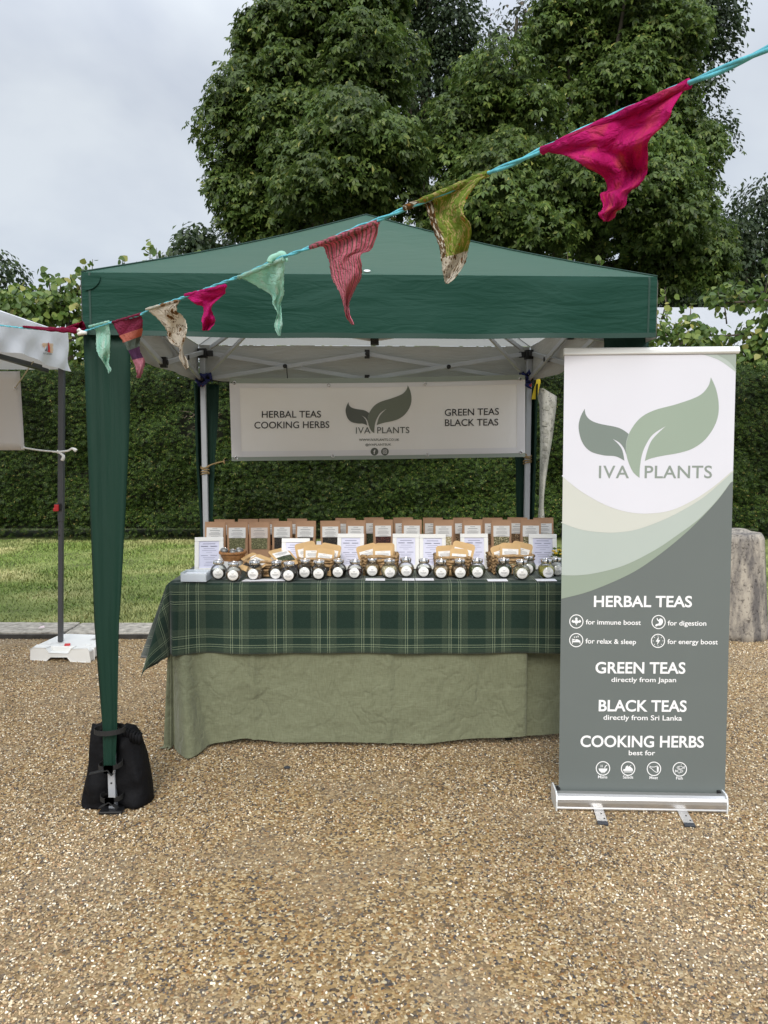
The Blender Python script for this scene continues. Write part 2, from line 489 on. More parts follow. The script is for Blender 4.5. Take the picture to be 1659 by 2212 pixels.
# lawn and grass blades
m_lawn = M("lawn_soil", (.15, .18, .05), .95, var=.5, vscale=2.2, bump=.5, bscale=40, bdist=.01)
lb = MB()
lb.grid(lambda u, v: (lerp(-12, 12, u), lerp(YK1 - .02, 13.5, v), .012 + .012 * math.sin(u * 40) * math.sin(v * 19)), 60, 20)
mk("lawn", lb, m_lawn, kind='structure')
def grass():
    m, t, b = newmat("grass_blade")
    g = N(t, 'ShaderNodeNewGeometry'); cr = N(t, 'ShaderNodeValToRGB')
    el = cr.color_ramp.elements; el[0].color = (.12, .20, .04, 1); el[1].color = (.26, .32, .08, 1)
    t.links.new(g.outputs['Random Per Island'], cr.inputs[0])
    tcn = N(t, 'ShaderNodeTexCoord'); nz_ = N(t, 'ShaderNodeTexNoise'); nz_.inputs['Scale'].default_value = 1.1; nz_.inputs['Detail'].default_value = 5
    t.links.new(tcn.outputs['Object'], nz_.inputs['Vector'])
    mr_ = N(t, 'ShaderNodeMapRange'); mr_.inputs['From Min'].default_value = .46; mr_.inputs['From Max'].default_value = .66; mr_.inputs['To Max'].default_value = .75
    t.links.new(nz_.outputs['Fac'], mr_.inputs['Value'])
    mxn = N(t, 'ShaderNodeMix', data_type='RGBA'); mxn.inputs['B'].default_value = (.55, .49, .24, 1)
    t.links.new(mr_.outputs[0], mxn.inputs['Factor']); t.links.new(cr.outputs[0], mxn.inputs['A']); t.links.new(mxn.outputs['Result'], b.inputs['Base Color'])
    b.inputs['Roughness'].default_value = .6; setspec(b, .2)
    parts_ = []
    for (x0, x1, n) in ((-6.6, -.6, 105000), (-.6, 6.8, 24000)):
        parts_.append(np.stack([rng.uniform(x0, x1, n), YK1 + .0 + (YH + .2 - YK1) * rng.uniform(0, 1, n) ** 1.15], 1))
    xy = np.concatenate(parts_); n = len(xy)
    hgt = rng.uniform(.014, .036, n) * (1 + .2 * np.clip(value_noise(xy[:, 0], xy[:, 1], 9, 3), -1, 1))
    wd = rng.uniform(.0022, .0048, n) * (1 + .09 * (xy[:, 1] - 5))
    az = rng.uniform(0, 6.283, n); le = rng.uniform(.2, 1.5, n) * hgt
    base = np.stack([xy[:, 0], xy[:, 1], np.full(n, .005)], 1)
    side = np.stack([np.cos(az + 1.57), np.sin(az + 1.57), np.zeros(n)], 1) * wd[:, None]
    tip = base + np.stack([np.cos(az) * le, np.sin(az) * le, hgt], 1)
    mid = base + np.stack([np.cos(az) * le * .35, np.sin(az) * le * .35, hgt * .65], 1)
    V = np.stack([base - side, base + side, mid + side * .7, tip, mid - side * .7], 1).reshape(-1, 3)
    i = np.arange(n)[:, None] * 5
    Q = np.concatenate([i + np.array([[0, 1, 2, 4]]), i + np.array([[4, 2, 3, 3]])])
    T = np.concatenate([i + np.array([[0, 1, 2]]), i + np.array([[0, 2, 4]]), i + np.array([[4, 2, 3]])])
    mesh_np("grass", V, T, m, kind='stuff')
grass()

# ------------------------------------------------------------------ foliage generator
def frames(yv, nv):
    """orthonormal frames from leaf direction and face normal arrays"""
    y_ = yv / np.linalg.norm(yv, axis=1, keepdims=True)
    x_ = np.cross(y_, nv); x_ /= np.maximum(np.linalg.norm(x_, axis=1, keepdims=True), 1e-6)
    z_ = np.cross(x_, y_)
    return x_, y_, z_
def place(template, quads, pos, yv, nv, size):
    x_, y_, z_ = frames(yv, nv)
    T = np.asarray(template, dtype=np.float64); k = len(T)
    V = pos[:, None, :] + size[:, None, None] * (T[None, :, 0:1] * x_[:, None, :] + T[None, :, 1:2] * y_[:, None, :] + T[None, :, 2:3] * z_[:, None, :])
    Q = (np.arange(len(pos))[:, None, None] * k + np.asarray(quads)[None]).reshape(-1, len(quads[0]))
    return V.reshape(-1, 3), Q
def palmate():
    v = []; q = []
    for a, L in ((-100, .55), (-52, .85), (0, 1.0), (52, .85), (100, .55)):
        a = R(a); d = np.array([math.sin(a), math.cos(a), 0]); s_ = np.array([math.cos(a), -math.sin(a), 0]); w = .19 * L + .03
        b = len(v)
        v += [d * .02, d * L * .6 - s_ * w + [0, 0, -.03], d * L + [0, 0, -.30 * L], d * L * .6 + s_ * w + [0, 0, -.03]]
        q.append((b, b + 1, b + 2, b + 3))
    return v, q
def heart():
    v = [(0, 0, 0), (-.38, .1, .04), (-.5, .45, .02), (-.28, .8, -.05), (0, 1.1, -.15), (.28, .8, -.05), (.5, .45, .02), (.38, .1, .04)]
    return v, [(0, 1, 2, 3), (0, 3, 4, 5), (0, 5, 6, 7)]
def oval():
    return [(0, 0, 0), (-.3, .5, .05), (0, 1, -.12), (.3, .5, .05)], [(0, 1, 2, 3)]
def sprig():
    v = []; q = []
    for a, L, o in ((-60, .6, .1), (60, .6, .15), (-42, .62, .4), (42, .62, .45), (0, .55, .55)):
        a = R(a); d = np.array([math.sin(a), math.cos(a), 0]); s_ = np.array([math.cos(a), -math.sin(a), 0]); b = len(v)
        c = np.array([0, o, 0])
        v += [c, c + d * L * .5 - s_ * .085, c + d * L + [0, 0, -.08], c + d * L * .5 + s_ * .085]
        q.append((b, b + 1, b + 2, b + 3))
    return v, q
def clump_leaves(cl, per, size, rg, squash=.8, droop=.75, inner=.12, low=-.55, weight=None):
    """leaf positions, directions and normals over a list of clumps (centre, radius)"""
    pos, yv, nv = [], [], []
    for c, r in cl:
        n = max(12, int(per * r * r))
        d = rg.normal(size=(n * 2, 3)); d /= np.linalg.norm(d, axis=1, keepdims=True)
        d = d[d[:, 2] > low + rg.uniform(-.3, .3, len(d))][:n]
        n = len(d)
        rad = r * (1 - inner * rg.uniform(0, 1, n) ** .6 * 2) * (1 + .11 * rg.normal(size=n))
        p = np.array(c) + d * rad[:, None] * np.array([1, 1, squash])
        hz = d.copy(); hz[:, 2] = 0; hz /= np.maximum(np.linalg.norm(hz, axis=1, keepdims=True), .15)
        pos.append(p)
        yv.append(hz * .8 + np.array([0, 0, -droop]) + rg.normal(size=(n, 3)) * .38)
        nv.append(d * .6 + np.array([0, 0, .75]) + rg.normal(size=(n, 3)) * .42)
    return np.concatenate(pos), np.concatenate(yv), np.concatenate(nv)
def crown_clumps(ells, n, rr, rg, shell=.62, low=-.8):
    """clump centres over the ellipsoids (centre, radii, share)"""
    tot = sum(e[2] for e in ells); o = []
    for c, rad, sh in ells:
        k = int(n * sh / tot)
        d = rg.normal(size=(k * 3, 3)); d /= np.linalg.norm(d, axis=1, keepdims=True); d = d[d[:, 2] > low][:k]
        f = rg.uniform(shell, 1.0, len(d))
        for i in range(len(d)):
            o.append((np.array(c) + d[i] * np.array(rad) * f[i], rg.uniform(*rr)))
    return o
def E(px, py, rx, ry, Y, share=1.0, deep=.8):
    c = P(px, py, Y); k = Y / F
    return (np.array(c), np.array([rx * k, rx * k * deep, ry * k]), share)
m_bark = M("bark", (.09, .075, .055), .9, var=.4, vscale=12, bump=.8, bscale=18, bdist=.02, stretch=(1, 1, .25))
def tree(name, label, cat, ells, n, rr, per, size, mat, seed, tmpl, trunk_r=.35, group=None, base=None, limbs=14, droop=.75, core=True, shell=.62, low=-.8):
    rg = np.random.default_rng(seed)
    c0 = np.mean([e[0] for e in ells], axis=0) if base is None else np.array(base)
    t = thing(name, label, cat, (float(c0[0]), float(c0[1]), -.05), group)
    cl = crown_clumps(ells, n, rr, rg, shell, low)
    pos, yv, nv = clump_leaves(cl, per, size, rg, droop=droop)
    if core:     # leaves inside the crown, along the inner twigs
        for c, rad, sh in ells:
            k = int(n * 9 * sh)
            d = rg.normal(size=(k, 3)); d /= np.linalg.norm(d, axis=1, keepdims=True)
            p = np.array(c) + d * np.array(rad) * rg.uniform(.25, .8, (k, 1))
            pos = np.concatenate([pos, p]); yv = np.concatenate([yv, rg.normal(size=(k, 3)) + [0, 0, -.6]]); nv = np.concatenate([nv, d + rg.normal(size=(k, 3)) * .5])
    far = (pos[:, 1] > c0[1] + .4) & (rg.uniform(0, 1, len(pos)) < .62)
    pos, yv, nv = pos[~far], yv[~far], nv[~far]
    sz = size * rg.uniform(.65, 1.2, len(pos))
    V, Q = place(*tmpl, pos, yv, nv, sz)
    cr_ = mesh_np("crown", V, Q, mat, t)
    top = max(e[0][2] + e[1][2] * .35 for e in ells)
    bm = MB()
    pts = [Vector((c0[0] + .12 * math.sin(k * 1.3), c0[1], lerp(-.1, top, k / 6))) for k in range(7)]
    bm.tube(pts, [trunk_r * (1.25 if k == 0 else 1) * (1 - .75 * k / 6) for k in range(7)], 10)
    tr_ = mk("trunk", bm, m_bark, t, smooth=True)
    bm = MB()
    for i in rg.choice(len(cl), min(limbs, len(cl)), replace=False):
        e_ = Vector(cl[i][0]); z0 = lerp(top * .25, top * .8, rg.uniform())
        s_ = Vector((c0[0], c0[1], min(z0, max(.6, e_.z - .3))))
        mid = (s_ + e_) / 2 + Vector((0, 0, .08 * (e_ - s_).length))
        bm.tube([s_, mid, e_], [trunk_r * .32, trunk_r * .2, trunk_r * .06], 6)
    mk("limb", bm, m_bark, t, smooth=True)
    return t
PAL, HRT, OVL, SPR = palmate(), heart(), oval(), sprig()

chest = [(0, (.048, .086, .019)), (.45, (.076, .122, .026)), (.8, (.106, .156, .032)), (.985, (.145, .185, .04)), (1, (.38, .37, .10))]
m_ch1 = leafmat("chestnut_leaf", chest, .45)
m_ch2 = leafmat("chestnut_leaf_light", [(p, tuple(v * 1.15 for v in c)) for p, c in chest], .45)
m_drk = leafmat("dark_tree_leaf", [(0, (.026, .046, .020)), (.6, (.042, .068, .025)), (1, (.07, .10, .035))], .5)
m_lime = leafmat("lime_leaf", [(0, (.06, .11, .025)), (.5, (.105, .17, .036)), (.9, (.19, .25, .055)), (1, (.36, .33, .10))], .45, trans=.35)

TY = 25.0
tree("horse_chestnut_tree", "tall horse chestnut tree with drooping leaves, left of the pair behind the green gazebo", "tree",
     [E(690, 270, 165, 270, TY, 1.6), E(538, 300, 55, 115, TY, .45), E(745, 385, 120, 110, TY - 3, .8), E(725, 10, 105, 110, TY, .7), E(615, 500, 95, 85, TY + .5, .5), E(595, 145, 60, 90, TY, .4), E(790, 130, 70, 200, TY, .5), E(505, 385, 30, 45, TY, .15)],
     200, (.6, 1.25), 330, .21, m_ch1, 21, PAL, .5, "tall trees behind the hedge", base=(-2.7, TY, 0))
tree("horse_chestnut_tree", "tall horse chestnut tree with pale fruit, right of the pair behind the green gazebo", "tree",
     [E(1225, 325, 215, 245, TY - 1, 1.8), E(1045, 340, 75, 190, TY - 1.5, .7), E(1330, 450, 170, 150, TY - 2.5, 1.0), E(1340, 60, 145, 120, TY - 1, .8), E(1110, 480, 150, 120, TY - 2.5, .8), E(1440, 560, 80, 90, TY - 1, .5), E(1420, 330, 90, 150, TY - 1, .6), E(1235, 80, 50, 70, TY - 1, .3)],
     220, (.6, 1.2), 330, .20, m_ch2, 22, PAL, .5, "tall trees behind the hedge", base=(6.2, TY - 1, 0))
tree("lime_tree", "dark tall tree standing back between the two horse chestnuts", "tree",
     [E(905, 190, 110, 290, 33, 1.3), E(985, 130, 55, 80, 33, .4), E(870, 20, 80, 110, 33, .5)],
     120, (.8, 1.5), 130, .21, m_drk, 23, OVL, .5, "tall trees behind the hedge", shell=.7)
tree("lime_tree", "loose-leaved darker tree at the right edge of the tall trees, sky showing through", "tree",
     [E(1470, 130, 105, 190, 29, 1.1), E(1500, 320, 42, 60, 29, .25), E(1440, 500, 90, 140, 29, .6), E(1480, 640, 90, 80, 28, .6), E(1518, 60, 55, 90, 29, .4)],
     170, (.6, 1.1), 170, .19, m_drk, 24, OVL, .45, "tall trees behind the hedge", shell=.5, core=False)
tree("lime_tree", "low round dark tree at the right edge of the photo above the white marquee", "tree",
     [E(1615, 560, 130, 150, 31, 1), E(1530, 610, 80, 120, 30, .6), E(1700, 590, 100, 150, 31, .5)],
     130, (.7, 1.2), 170, .21, m_drk, 25, OVL, .45, "tall trees behind the hedge")
tree("lime_tree", "round dark tree at the left edge of the photo above the white canopy", "tree",
     [E(-30, 650, 78, 95, 30, 1)], 34, (.5, .95), 120, .24, m_drk, 26, OVL, .4, "tall trees behind the hedge", core=False)
tree("lime_tree", "small dark tree peeping over the left slope of the green roof", "tree",
     [E(470, 570, 95, 62, 28, 1), E(425, 525, 30, 28, 28, .25)], 50, (.4, .8), 150, .24, m_drk, 27, OVL, .35, "tall trees behind the hedge")

# the sprig of a sparse treetop in the sky gap
tree("lime_tree", "sparse treetop with reddish leaves showing in the sky gap between the tall trees", "tree",
     [E(1130, 60, 38, 50, 36, 1), E(1090, 90, 40, 30, 36, .6)], 22, (.4, .8), 60, .24,
     leafmat("reddish_leaf", [(0, (.03, .045, .02)), (.7, (.05, .06, .025)), (1, (.12, .05, .03))]), 28, OVL, .3, "tall trees behind the hedge", core=False)

# ------------------------------------------------------------------ pleached limes behind the hedge
def pleached(px, Y, half, z0, z1, label, seed, per=620, shoots=()):
    rg = np.random.default_rng(seed)
    x0 = P(px, 800, Y).x
    t = thing("pleached_lime", label, "tree", (x0, Y, -.05), "pleached limes along the back of the hedge")
    cl = []
    n = int(half * 2 * (z1 - z0) * 16)
    for i in range(n):
        z = lerp(z0, z1, rg.uniform() ** 1.15)
        cl.append((np.array([x0 + rg.uniform(-half, half), Y + rg.uniform(-.35, .35), z]), rg.uniform(.22, .42)))
    pos, yv, nv = clump_leaves(cl, per, .09, rg, droop=.9, low=-.8, inner=.2)
    br = MB()
    for (sx, sy0, sy1, lean) in shoots:
        a = P(sx, sy0, Y); b = P(sx + lean, sy1, Y)
        sh = MB(); sh.tube([a, (a + b) / 2 + Vector((.04, 0, 0)), b], [.012, .009, .004], 5); mk('shoot', sh, m_bark, t, smooth=True)
        k = int((b - a).length * 34)
        f = rg.uniform(0, 1.02, (k, 1))
        p = np.array(a) + (np.array(b) - np.array(a)) * f + rg.normal(size=(k, 3)) * .09 * (1.25 - f)
        pos = np.concatenate([pos, p]); yv = np.concatenate([yv, rg.normal(size=(k, 3)) + [0, 0, -.3]]); nv = np.concatenate([nv, rg.normal(size=(k, 3)) * .6 + [0, -.6, .5]])
    V, Q = place(*HRT, pos, yv, nv, .098 * rg.uniform(.6, 1.2, len(pos)))
    mesh_np("crown", V, Q, m_lime, t)
    br.tube([(x0, Y, -.1), (x0 + .03, Y, z0 + .2), (x0, Y, z1 - .3)], [.075, .06, .03], 8)
    for z in (z0 + .15, (z0 + z1) / 2, z1 - .25):
        br.tube([(x0 - half * .95, Y, z), (x0, Y + .02, z + .03), (x0 + half * .95, Y, z)], [.012, .03, .012], 6)
    mk("trunk", br, m_bark, t, smooth=True)
    return t
YL = 11.9
def zat(py, Y): return P(800, py, Y).z
pleached(-60, YL, 1.15, 2.2, zat(650, YL), "pleached lime at the far left, pale leaves behind the white canopy", 31, shoots=((20, 660, 625, 10), (-30, 650, 600, 10)))
pleached(150, YL, .62, 2.2, zat(630, YL), "pleached lime beside the green gazebo's left corner with shoots against the sky", 32, per=620,
         shoots=((125, 650, 590, 0), (160, 650, 575, 20), (185, 650, 560, 15), (205, 640, 585, 35), (110, 640, 578, -20)))
pleached(320, YL, .75, 2.2, zat(650, YL), "pleached lime behind the gazebo roof's left end, one long leafy shoot above it", 33,
         shoots=((310, 650, 520, 15), (330, 640, 535, 8), (270, 640, 565, 25), (290, 640, 560, -25), (400, 620, 545, 30)))
pleached(620, YL, 1.1, 2.2, zat(720, YL), "pleached lime hidden behind the left half of the gazebo", 34, per=160)
pleached(930, YL, 1.1, 2.2, zat(720, YL), "pleached lime hidden behind the right half of the gazebo", 35, per=160,
         shoots=((1225, 660, 545, 0), (1290, 660, 560, 6)))
pleached(1230, YL, 1.0, 2.2, zat(700, YL), "pleached lime behind the gazebo's right rear corner", 36, per=200)
pleached(1470, YL, .74, 2.2, zat(690, YL), "pleached lime right of the gazebo with white marquee showing through its leaves", 37, per=780,
         shoots=((1430, 690, 620, 6), (1480, 700, 655, 12), (1440, 700, 630, -8)))
pleached(1665, YL - .3, .75, 2.2, zat(625, YL), "pleached lime at the right edge above the roll-up banner, reaching highest", 38, per=620,
         shoots=((1650, 640, 560, 8), (1600, 650, 610, -25), (1570, 700, 630, -20)))

# ------------------------------------------------------------------ yew hedge
def hedge():
    t = thing("yew_hedge", "tall clipped dark green yew hedge across the back of the lawn", "hedge", (0, YH + .7, 0))
    rg = np.random.default_rng(41)
    HT = zat(797, YH + .1)
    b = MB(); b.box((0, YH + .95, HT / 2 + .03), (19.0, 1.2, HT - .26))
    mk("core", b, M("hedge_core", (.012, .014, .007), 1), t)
    n = 80000
    x = rg.uniform(-7.2, 7.2, n); z = rg.uniform(.02, HT, n)
    # lower foot is thin
    keep = rg.uniform(0, 1, n) < np.clip((z - .02) / .34, .3, 1); x, z = x[keep], z[keep]; n = len(x)
    bul = .16 * value_noise(x * 1.0, z * 1.6, 8, 3.2) + .05 * value_noise(x, z, 12, 15) + .03 * value_noise(x, z * 1.5, 14, 34)
    y = YH + .12 - bul * .6 + rg.uniform(-.02, .12, n) + np.clip(.35 - z, 0, 1) * .5
    keep = ~((np.abs(x + 2.48) < .28) & (np.abs(z - 1.63) < .17) & (rg.uniform(0, 1, n) < .8))
    x, y, z, bul = x[keep], y[keep], z[keep], bul[keep]; n = len(x)
    pos = np.stack([x, y, z], 1)
    yv = np.stack([rg.normal(0, .8, n), rg.normal(-.55, .35, n), rg.normal(-.25, .45, n)], 1)
    nv = np.stack([rg.normal(0, .3, n), np.full(n, -.6), rg.uniform(.3, 1.2, n)], 1)
    sz = .056 * rg.uniform(.7, 1.3, n)
    # clipped top
    k = 9000
    pt = np.stack([rg.uniform(-7.2, 7.2, k), YH + rg.uniform(.02, 1.2, k), HT + rg.uniform(-.06, .04, k)], 1)
    pos = np.concatenate([pos, pt]); yv = np.concatenate([yv, rg.normal(size=(k, 3)) * .6 + [0, -.2, .35]]); nv = np.concatenate([nv, rg.normal(size=(k, 3)) * .4 + [0, -.5, .8]]); sz = np.concatenate([sz, .085 * rg.uniform(.7, 1.3, k)])
    V, Q = place(*SPR, pos, yv, nv, sz)
    m_y = leafmat("yew_leaf", [(0, (.014, .031, .007)), (.6, (.030, .056, .010)), (.97, (.085, .13, .020)), (1, (.26, .19, .06))], .5, trans=.12, spec=.2)
    mesh_np("foliage", V, Q, m_y, t, kind='stuff')
    b = MB()
    for i in range(26):
        a = Vector((-2.48 + rg.uniform(-.3, .3), YH + .1, 1.63 + rg.uniform(-.16, .16)))
        b.tube([a, a + Vector((rg.uniform(-.15, .15), -.05, rg.uniform(-.08, .08)))], [.005, .002], 4)
    mk("bare_twig", b, M("twig", (.13, .10, .075), .9), t, label="bare brown dead patch of twigs")
hedge()

# ------------------------------------------------------------------ white marquee beyond
mq = thing("marquee", "white marquee roof beyond the hedge at right, seen through lime leaves", "marquee", (8.6, 18, 0))
m_white_pvc = M("white_pvc", (.36, .375, .40), .55, var=.04, vscale=2)
a = P(1395, 664, 18); b_ = P(1640, 664, 18)
zr_, ze = a.z, P(1400, 745, 18).z - .25
rb = MB()
rb.add([(a.x - .5, 17, ze), (b_.x + 1, 17, ze), (b_.x + .6, 18, zr_), (a.x, 18, zr_)], [(0, 1, 2, 3)])
rb.add([(a.x - .5, 19, ze), (b_.x + 1, 19, ze), (b_.x + .6, 18, zr_), (a.x, 18, zr_)], [(3, 2, 1, 0)])
rb.add([(a.x - .5, 17, ze), (a.x, 18, zr_), (a.x - .5, 19, ze)], [(0, 1, 2)])
rb.add([(b_.x + 1, 17, ze), (b_.x + .6, 18, zr_), (b_.x + 1, 19, ze)], [(2, 1, 0)])
mk("roof", rb, m_white_pvc, mq)
wb = MB(); wb.box(((a.x + b_.x) / 2 + .25, 18, ze / 2), (b_.x - a.x + 1.3, 1.9, ze - .01)); mk("wall", wb, m_white_pvc, mq)

# ------------------------------------------------------------------ stone bollard
def stone_mat(name, base, dark, scale=6):
    m, t, b = newmat(name)
    tcn = N(t, 'ShaderNodeTexCoord'); mp = N(t, 'ShaderNodeMapping'); mp.inputs['Scale'].default_value = (1, 1, .28)
    t.links.new(tcn.outputs['Object'], mp.inputs[0])
    nz_ = N(t, 'ShaderNodeTexNoise'); nz_.inputs['Scale'].default_value = scale; nz_.inputs['Detail'].default_value = 9; nz_.inputs['Roughness'].default_value = .68
    t.links.new(mp.outputs[0], nz_.inputs['Vector'])
    cr = N(t, 'ShaderNodeValToRGB'); cr.color_ramp.elements[0].position = .40; cr.color_ramp.elements[0].color = (*dark, 1); cr.color_ramp.elements[1].position = .56; cr.color_ramp.elements[1].color = (*base, 1)
    t.links.new(nz_.outputs['Fac'], cr.inputs[0])
    n2 = N(t, 'ShaderNodeTexNoise'); n2.inputs['Scale'].default_value = 38; n2.inputs['Detail'].default_value = 7; n2.inputs['Roughness'].default_value = .75
    t.links.new(tcn.outputs['Object'], n2.inputs['Vector'])
    c2 = N(t, 'ShaderNodeValToRGB'); c2.color_ramp.elements[0].position = .36; c2.color_ramp.elements[0].color = (.18, .17, .18, 1); c2.color_ramp.elements[1].position = .47; c2.color_ramp.elements[1].color = (1, 1, 1, 1)
    t.links.new(n2.outputs['Fac'], c2.inputs[0])
    mu = N(t, 'ShaderNodeMix', data_type='RGBA', blend_type='MULTIPLY'); mu.inputs['Factor'].default_value = .85
    t.links.new(cr.outputs[0], mu.inputs['A']); t.links.new(c2.outputs[0], mu.inputs['B']); t.links.new(mu.outputs['Result'], b.inputs['Base Color'])
    bp = N(t, 'ShaderNodeBump'); bp.inputs['Strength'].default_value = .6; bp.inputs['Distance'].default_value = .008
    t.links.new(n2.outputs['Fac'], bp.inputs['Height']); t.links.new(bp.outputs[0], b.inputs['Normal'])
    b.inputs['Roughness'].default_value = .9; setspec(b, .2)
    return m
m_stone = stone_mat("weathered_stone", (.40, .36, .30), (.13, .12, .115))
bc = G(1612, 1385); bc.y += .2
kk = (bc.y + .1) / F
rb_ = 69 * kk; rt = 54 * kk; hb = P(1604, 1165, bc.y - .15).z; ht = P(1604, 1141, bc.y).z
bo = MB()
oct_ = lambda a_, z: 1 + .018 * math.cos(8 * a_) + .012 * math.sin(3 * a_ + z * 5)
bo.lathe([(rb_ * 1.0, -.03), (rb_, .05), (lerp(rb_, rt, .5), hb * .5), (rt, hb - .03), (rt * .98, hb), (rt * .88, hb + .03), (rt * .6, ht - .025), (rt * .3, ht - .003), (.01, ht)], 48, (bc.x, bc.y, 0), fn=oct_)
tag(mk("stone_bollard", bo, m_stone, smooth=True), "weathered stone bollard with dark lichen stains right of the roll-up banner", "bollard")

# ------------------------------------------------------------------ pale carved posts behind the gazebo
m_bone = stone_mat("weathered_carving", (.36, .35, .31), (.17, .165, .15), 9)
Yb = 6.9
def carved(name, label, left, right, thick, notches):
    b = MB(); n = len(left)
    L = [P(x_, y_, Yb) for x_, y_ in left]; Rr = [P(x_, y_, Yb) for x_, y_ in right]
    rings = []
    for l, r in zip(L, Rr):
        w = (r - l); c = (l + r) / 2
        ring = [c + w * .5 * math.cos(a_) + Vector((0, thick * .5 * math.sin(a_), 0)) for a_ in [2 * math.pi * k / 14 for k in range(14)]]
        rings.append(ring)
    for rg_ in rings: b.v += rg_
    for i in range(n - 1):
        for k in range(14):
            k2 = (k + 1) % 14
            b.f.append((i * 14 + k, i * 14 + k2, (i + 1) * 14 + k2, (i + 1) * 14 + k))
    b.f.append(tuple(range(14))); b.f.append(tuple((n - 1) * 14 + k for k in range(14))[::-1])
    o = mk(name, b, m_bone, smooth=True)
    tag(o, label, "carved post", "pale carved posts behind the gazebo")
    for (x_, y_, s_) in notches:
        c = P(x_, y_, Yb - thick * .47)
        q = MB(); q.add([c + Vector((-s_, .01, -s_ * .5)), c + Vector((s_ * .5, -.012, -s_ * .9)), c + Vector((s_ * .8, .0, -s_ * .2)), c + Vector((s_ * .3, -.02, s_ * .6)), c + Vector((-s_, .0, s_ * .9)), c + Vector((0, .03, 0))], [(0, 1, 2, 3, 4), (1, 0, 5), (2, 1, 5), (3, 2, 5), (4, 3, 5), (0, 4, 5)])
        mk("scallop", q, m_bone, o)
    return o
zb = G(1172, 1330).y
carved("carved_post", "broad weathered pale carved post with scalloped edge right of the gazebo's rear right leg",
       [(1155, 838), (1160, 850), (1165, 875), (1167, 939), (1167, 995), (1166, 1067), (1166, 1091), (1163, 1117), (1160, 1180), (1158, 1282)],
       [(1176, 841), (1203, 857), (1202, 877), (1194, 939), (1184, 995), (1174, 1067), (1172.7, 1091), (1175, 1117), (1182, 1180), (1184, 1282)], .16,
       [(1181, 880, .03), (1190, 872, .035), (1178, 915, .028), (1181, 932, .026), (1180, 951, .026), (1178, 968, .025), (1177, 985, .022)])
carved("carved_post", "slim weathered pale carved post showing below the hanging banner's right end",
       [(1112, 850), (1116, 930), (1120, 990), (1123.5, 1040), (1124, 1080), (1122, 1117), (1118, 1180), (1116, 1282)],
       [(1124, 850), (1126, 930), (1129, 990), (1132, 1040), (1134.5, 1080), (1137, 1117), (1142, 1180), (1144, 1282)], .10, [])

# ------------------------------------------------------------------ green gazebo
AZ = R(2.1)
FL = G(245, 1750)                      # foot of the front left leg
U = Vector((math.cos(AZ), math.sin(AZ), 0)); W_ = Vector((-math.sin(AZ), math.cos(AZ), 0))
def gz(u, v, z): return Vector((FL.x, FL.y, 0)) + U * u + W_ * v + Vector((0, 0, z))
GW, GD = 1.945, 1.87                   # leg spacing across and deep
EA, EB = -.03, GW + .015               # canopy eaves beyond the legs
FA, FB = -.055, GD + .05
ZE, ZV, ZP = P(187, 589, FL.y - .05).z, P(187, 724, FL.y - .05).z, 2.418
tent = thing("gazebo", "dark green pop-up gazebo on white metal legs standing over the tea stall", "gazebo", (FL.x + GW / 2, FL.y + GD / 2, 0))

def fabric(name, col, back, bump=.35, trans=.05, stretch=(1.2, 1.2, 5.5), tcol=None, spec=.25):
    m, t, b = newmat(name)
    tcn = N(t, 'ShaderNodeTexCoord')
    mp = N(t, 'ShaderNodeMapping'); mp.inputs['Scale'].default_value = stretch; mp.inputs['Rotation'].default_value = (.1, .16, 0)
    t.links.new(tcn.outputs['Object'], mp.inputs[0])
    n1 = N(t, 'ShaderNodeTexNoise'); n1.inputs['Scale'].default_value = 2.2; n1.inputs['Detail'].default_value = 3; n1.inputs['Distortion'].default_value = 1.1
    t.links.new(mp.outputs[0], n1.inputs['Vector'])
    n2 = N(t, 'ShaderNodeTexNoise'); n2.inputs['Scale'].default_value = 6; n2.inputs['Detail'].default_value = 3; n2.inputs['Distortion'].default_value = 1.6
    t.links.new(mp.outputs[0], n2.inputs['Vector'])
    ad_ = N(t, 'ShaderNodeMath', operation='MULTIPLY_ADD'); ad_.inputs[1].default_value = .28
    t.links.new(n2.outputs['Fac'], ad_.inputs[0]); t.links.new(n1.outputs['Fac'], ad_.inputs[2])
    bp = N(t, 'ShaderNodeBump'); bp.inputs['Strength'].default_value = bump; bp.inputs['Distance'].default_value = .03
    t.links.new(ad_.outputs[0], bp.inputs['Height']); t.links.new(bp.outputs[0], b.inputs['Normal'])
    g = N(t, 'ShaderNodeNewGeometry'); mxn = N(t, 'ShaderNodeMix', data_type='RGBA')
    t.links.new(g.outputs['Backfacing'], mxn.inputs['Factor']); mxn.inputs['A'].default_value = (*col, 1); mxn.inputs['B'].default_value = (*back, 1)
    t.links.new(mxn.outputs['Result'], b.inputs['Base Color']); b.inputs['Roughness'].default_value = .6; setspec(b, spec)
    o = t.nodes['Material Output']; tr = N(t, 'ShaderNodeBsdfTranslucent'); ms = N(t, 'ShaderNodeMixShader'); ms.inputs[0].default_value = trans
    if tcol: tr.inputs[0].default_value = (*tcol, 1)
    else: t.links.new(mxn.outputs['Result'], tr.inputs[0])
    t.links.new(b.outputs[0], ms.inputs[1]); t.links.new(tr.outputs[0], ms.inputs[2]); t.links.new(ms.outputs[0], o.inputs[0])
    return m
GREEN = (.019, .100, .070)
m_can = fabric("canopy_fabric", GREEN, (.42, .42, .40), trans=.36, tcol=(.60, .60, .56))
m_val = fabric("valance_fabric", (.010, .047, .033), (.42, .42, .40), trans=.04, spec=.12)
m_hem = M("hem", (.008, .038, .027), .6)
m_alu = M("white_steel", (.44, .46, .49), .35, metal=.25, var=.06, vscale=6)
m_blk = M("black_plastic", (.012, .012, .013), .45)
m_red = M("red_plastic", (.55, .03, .035), .4)
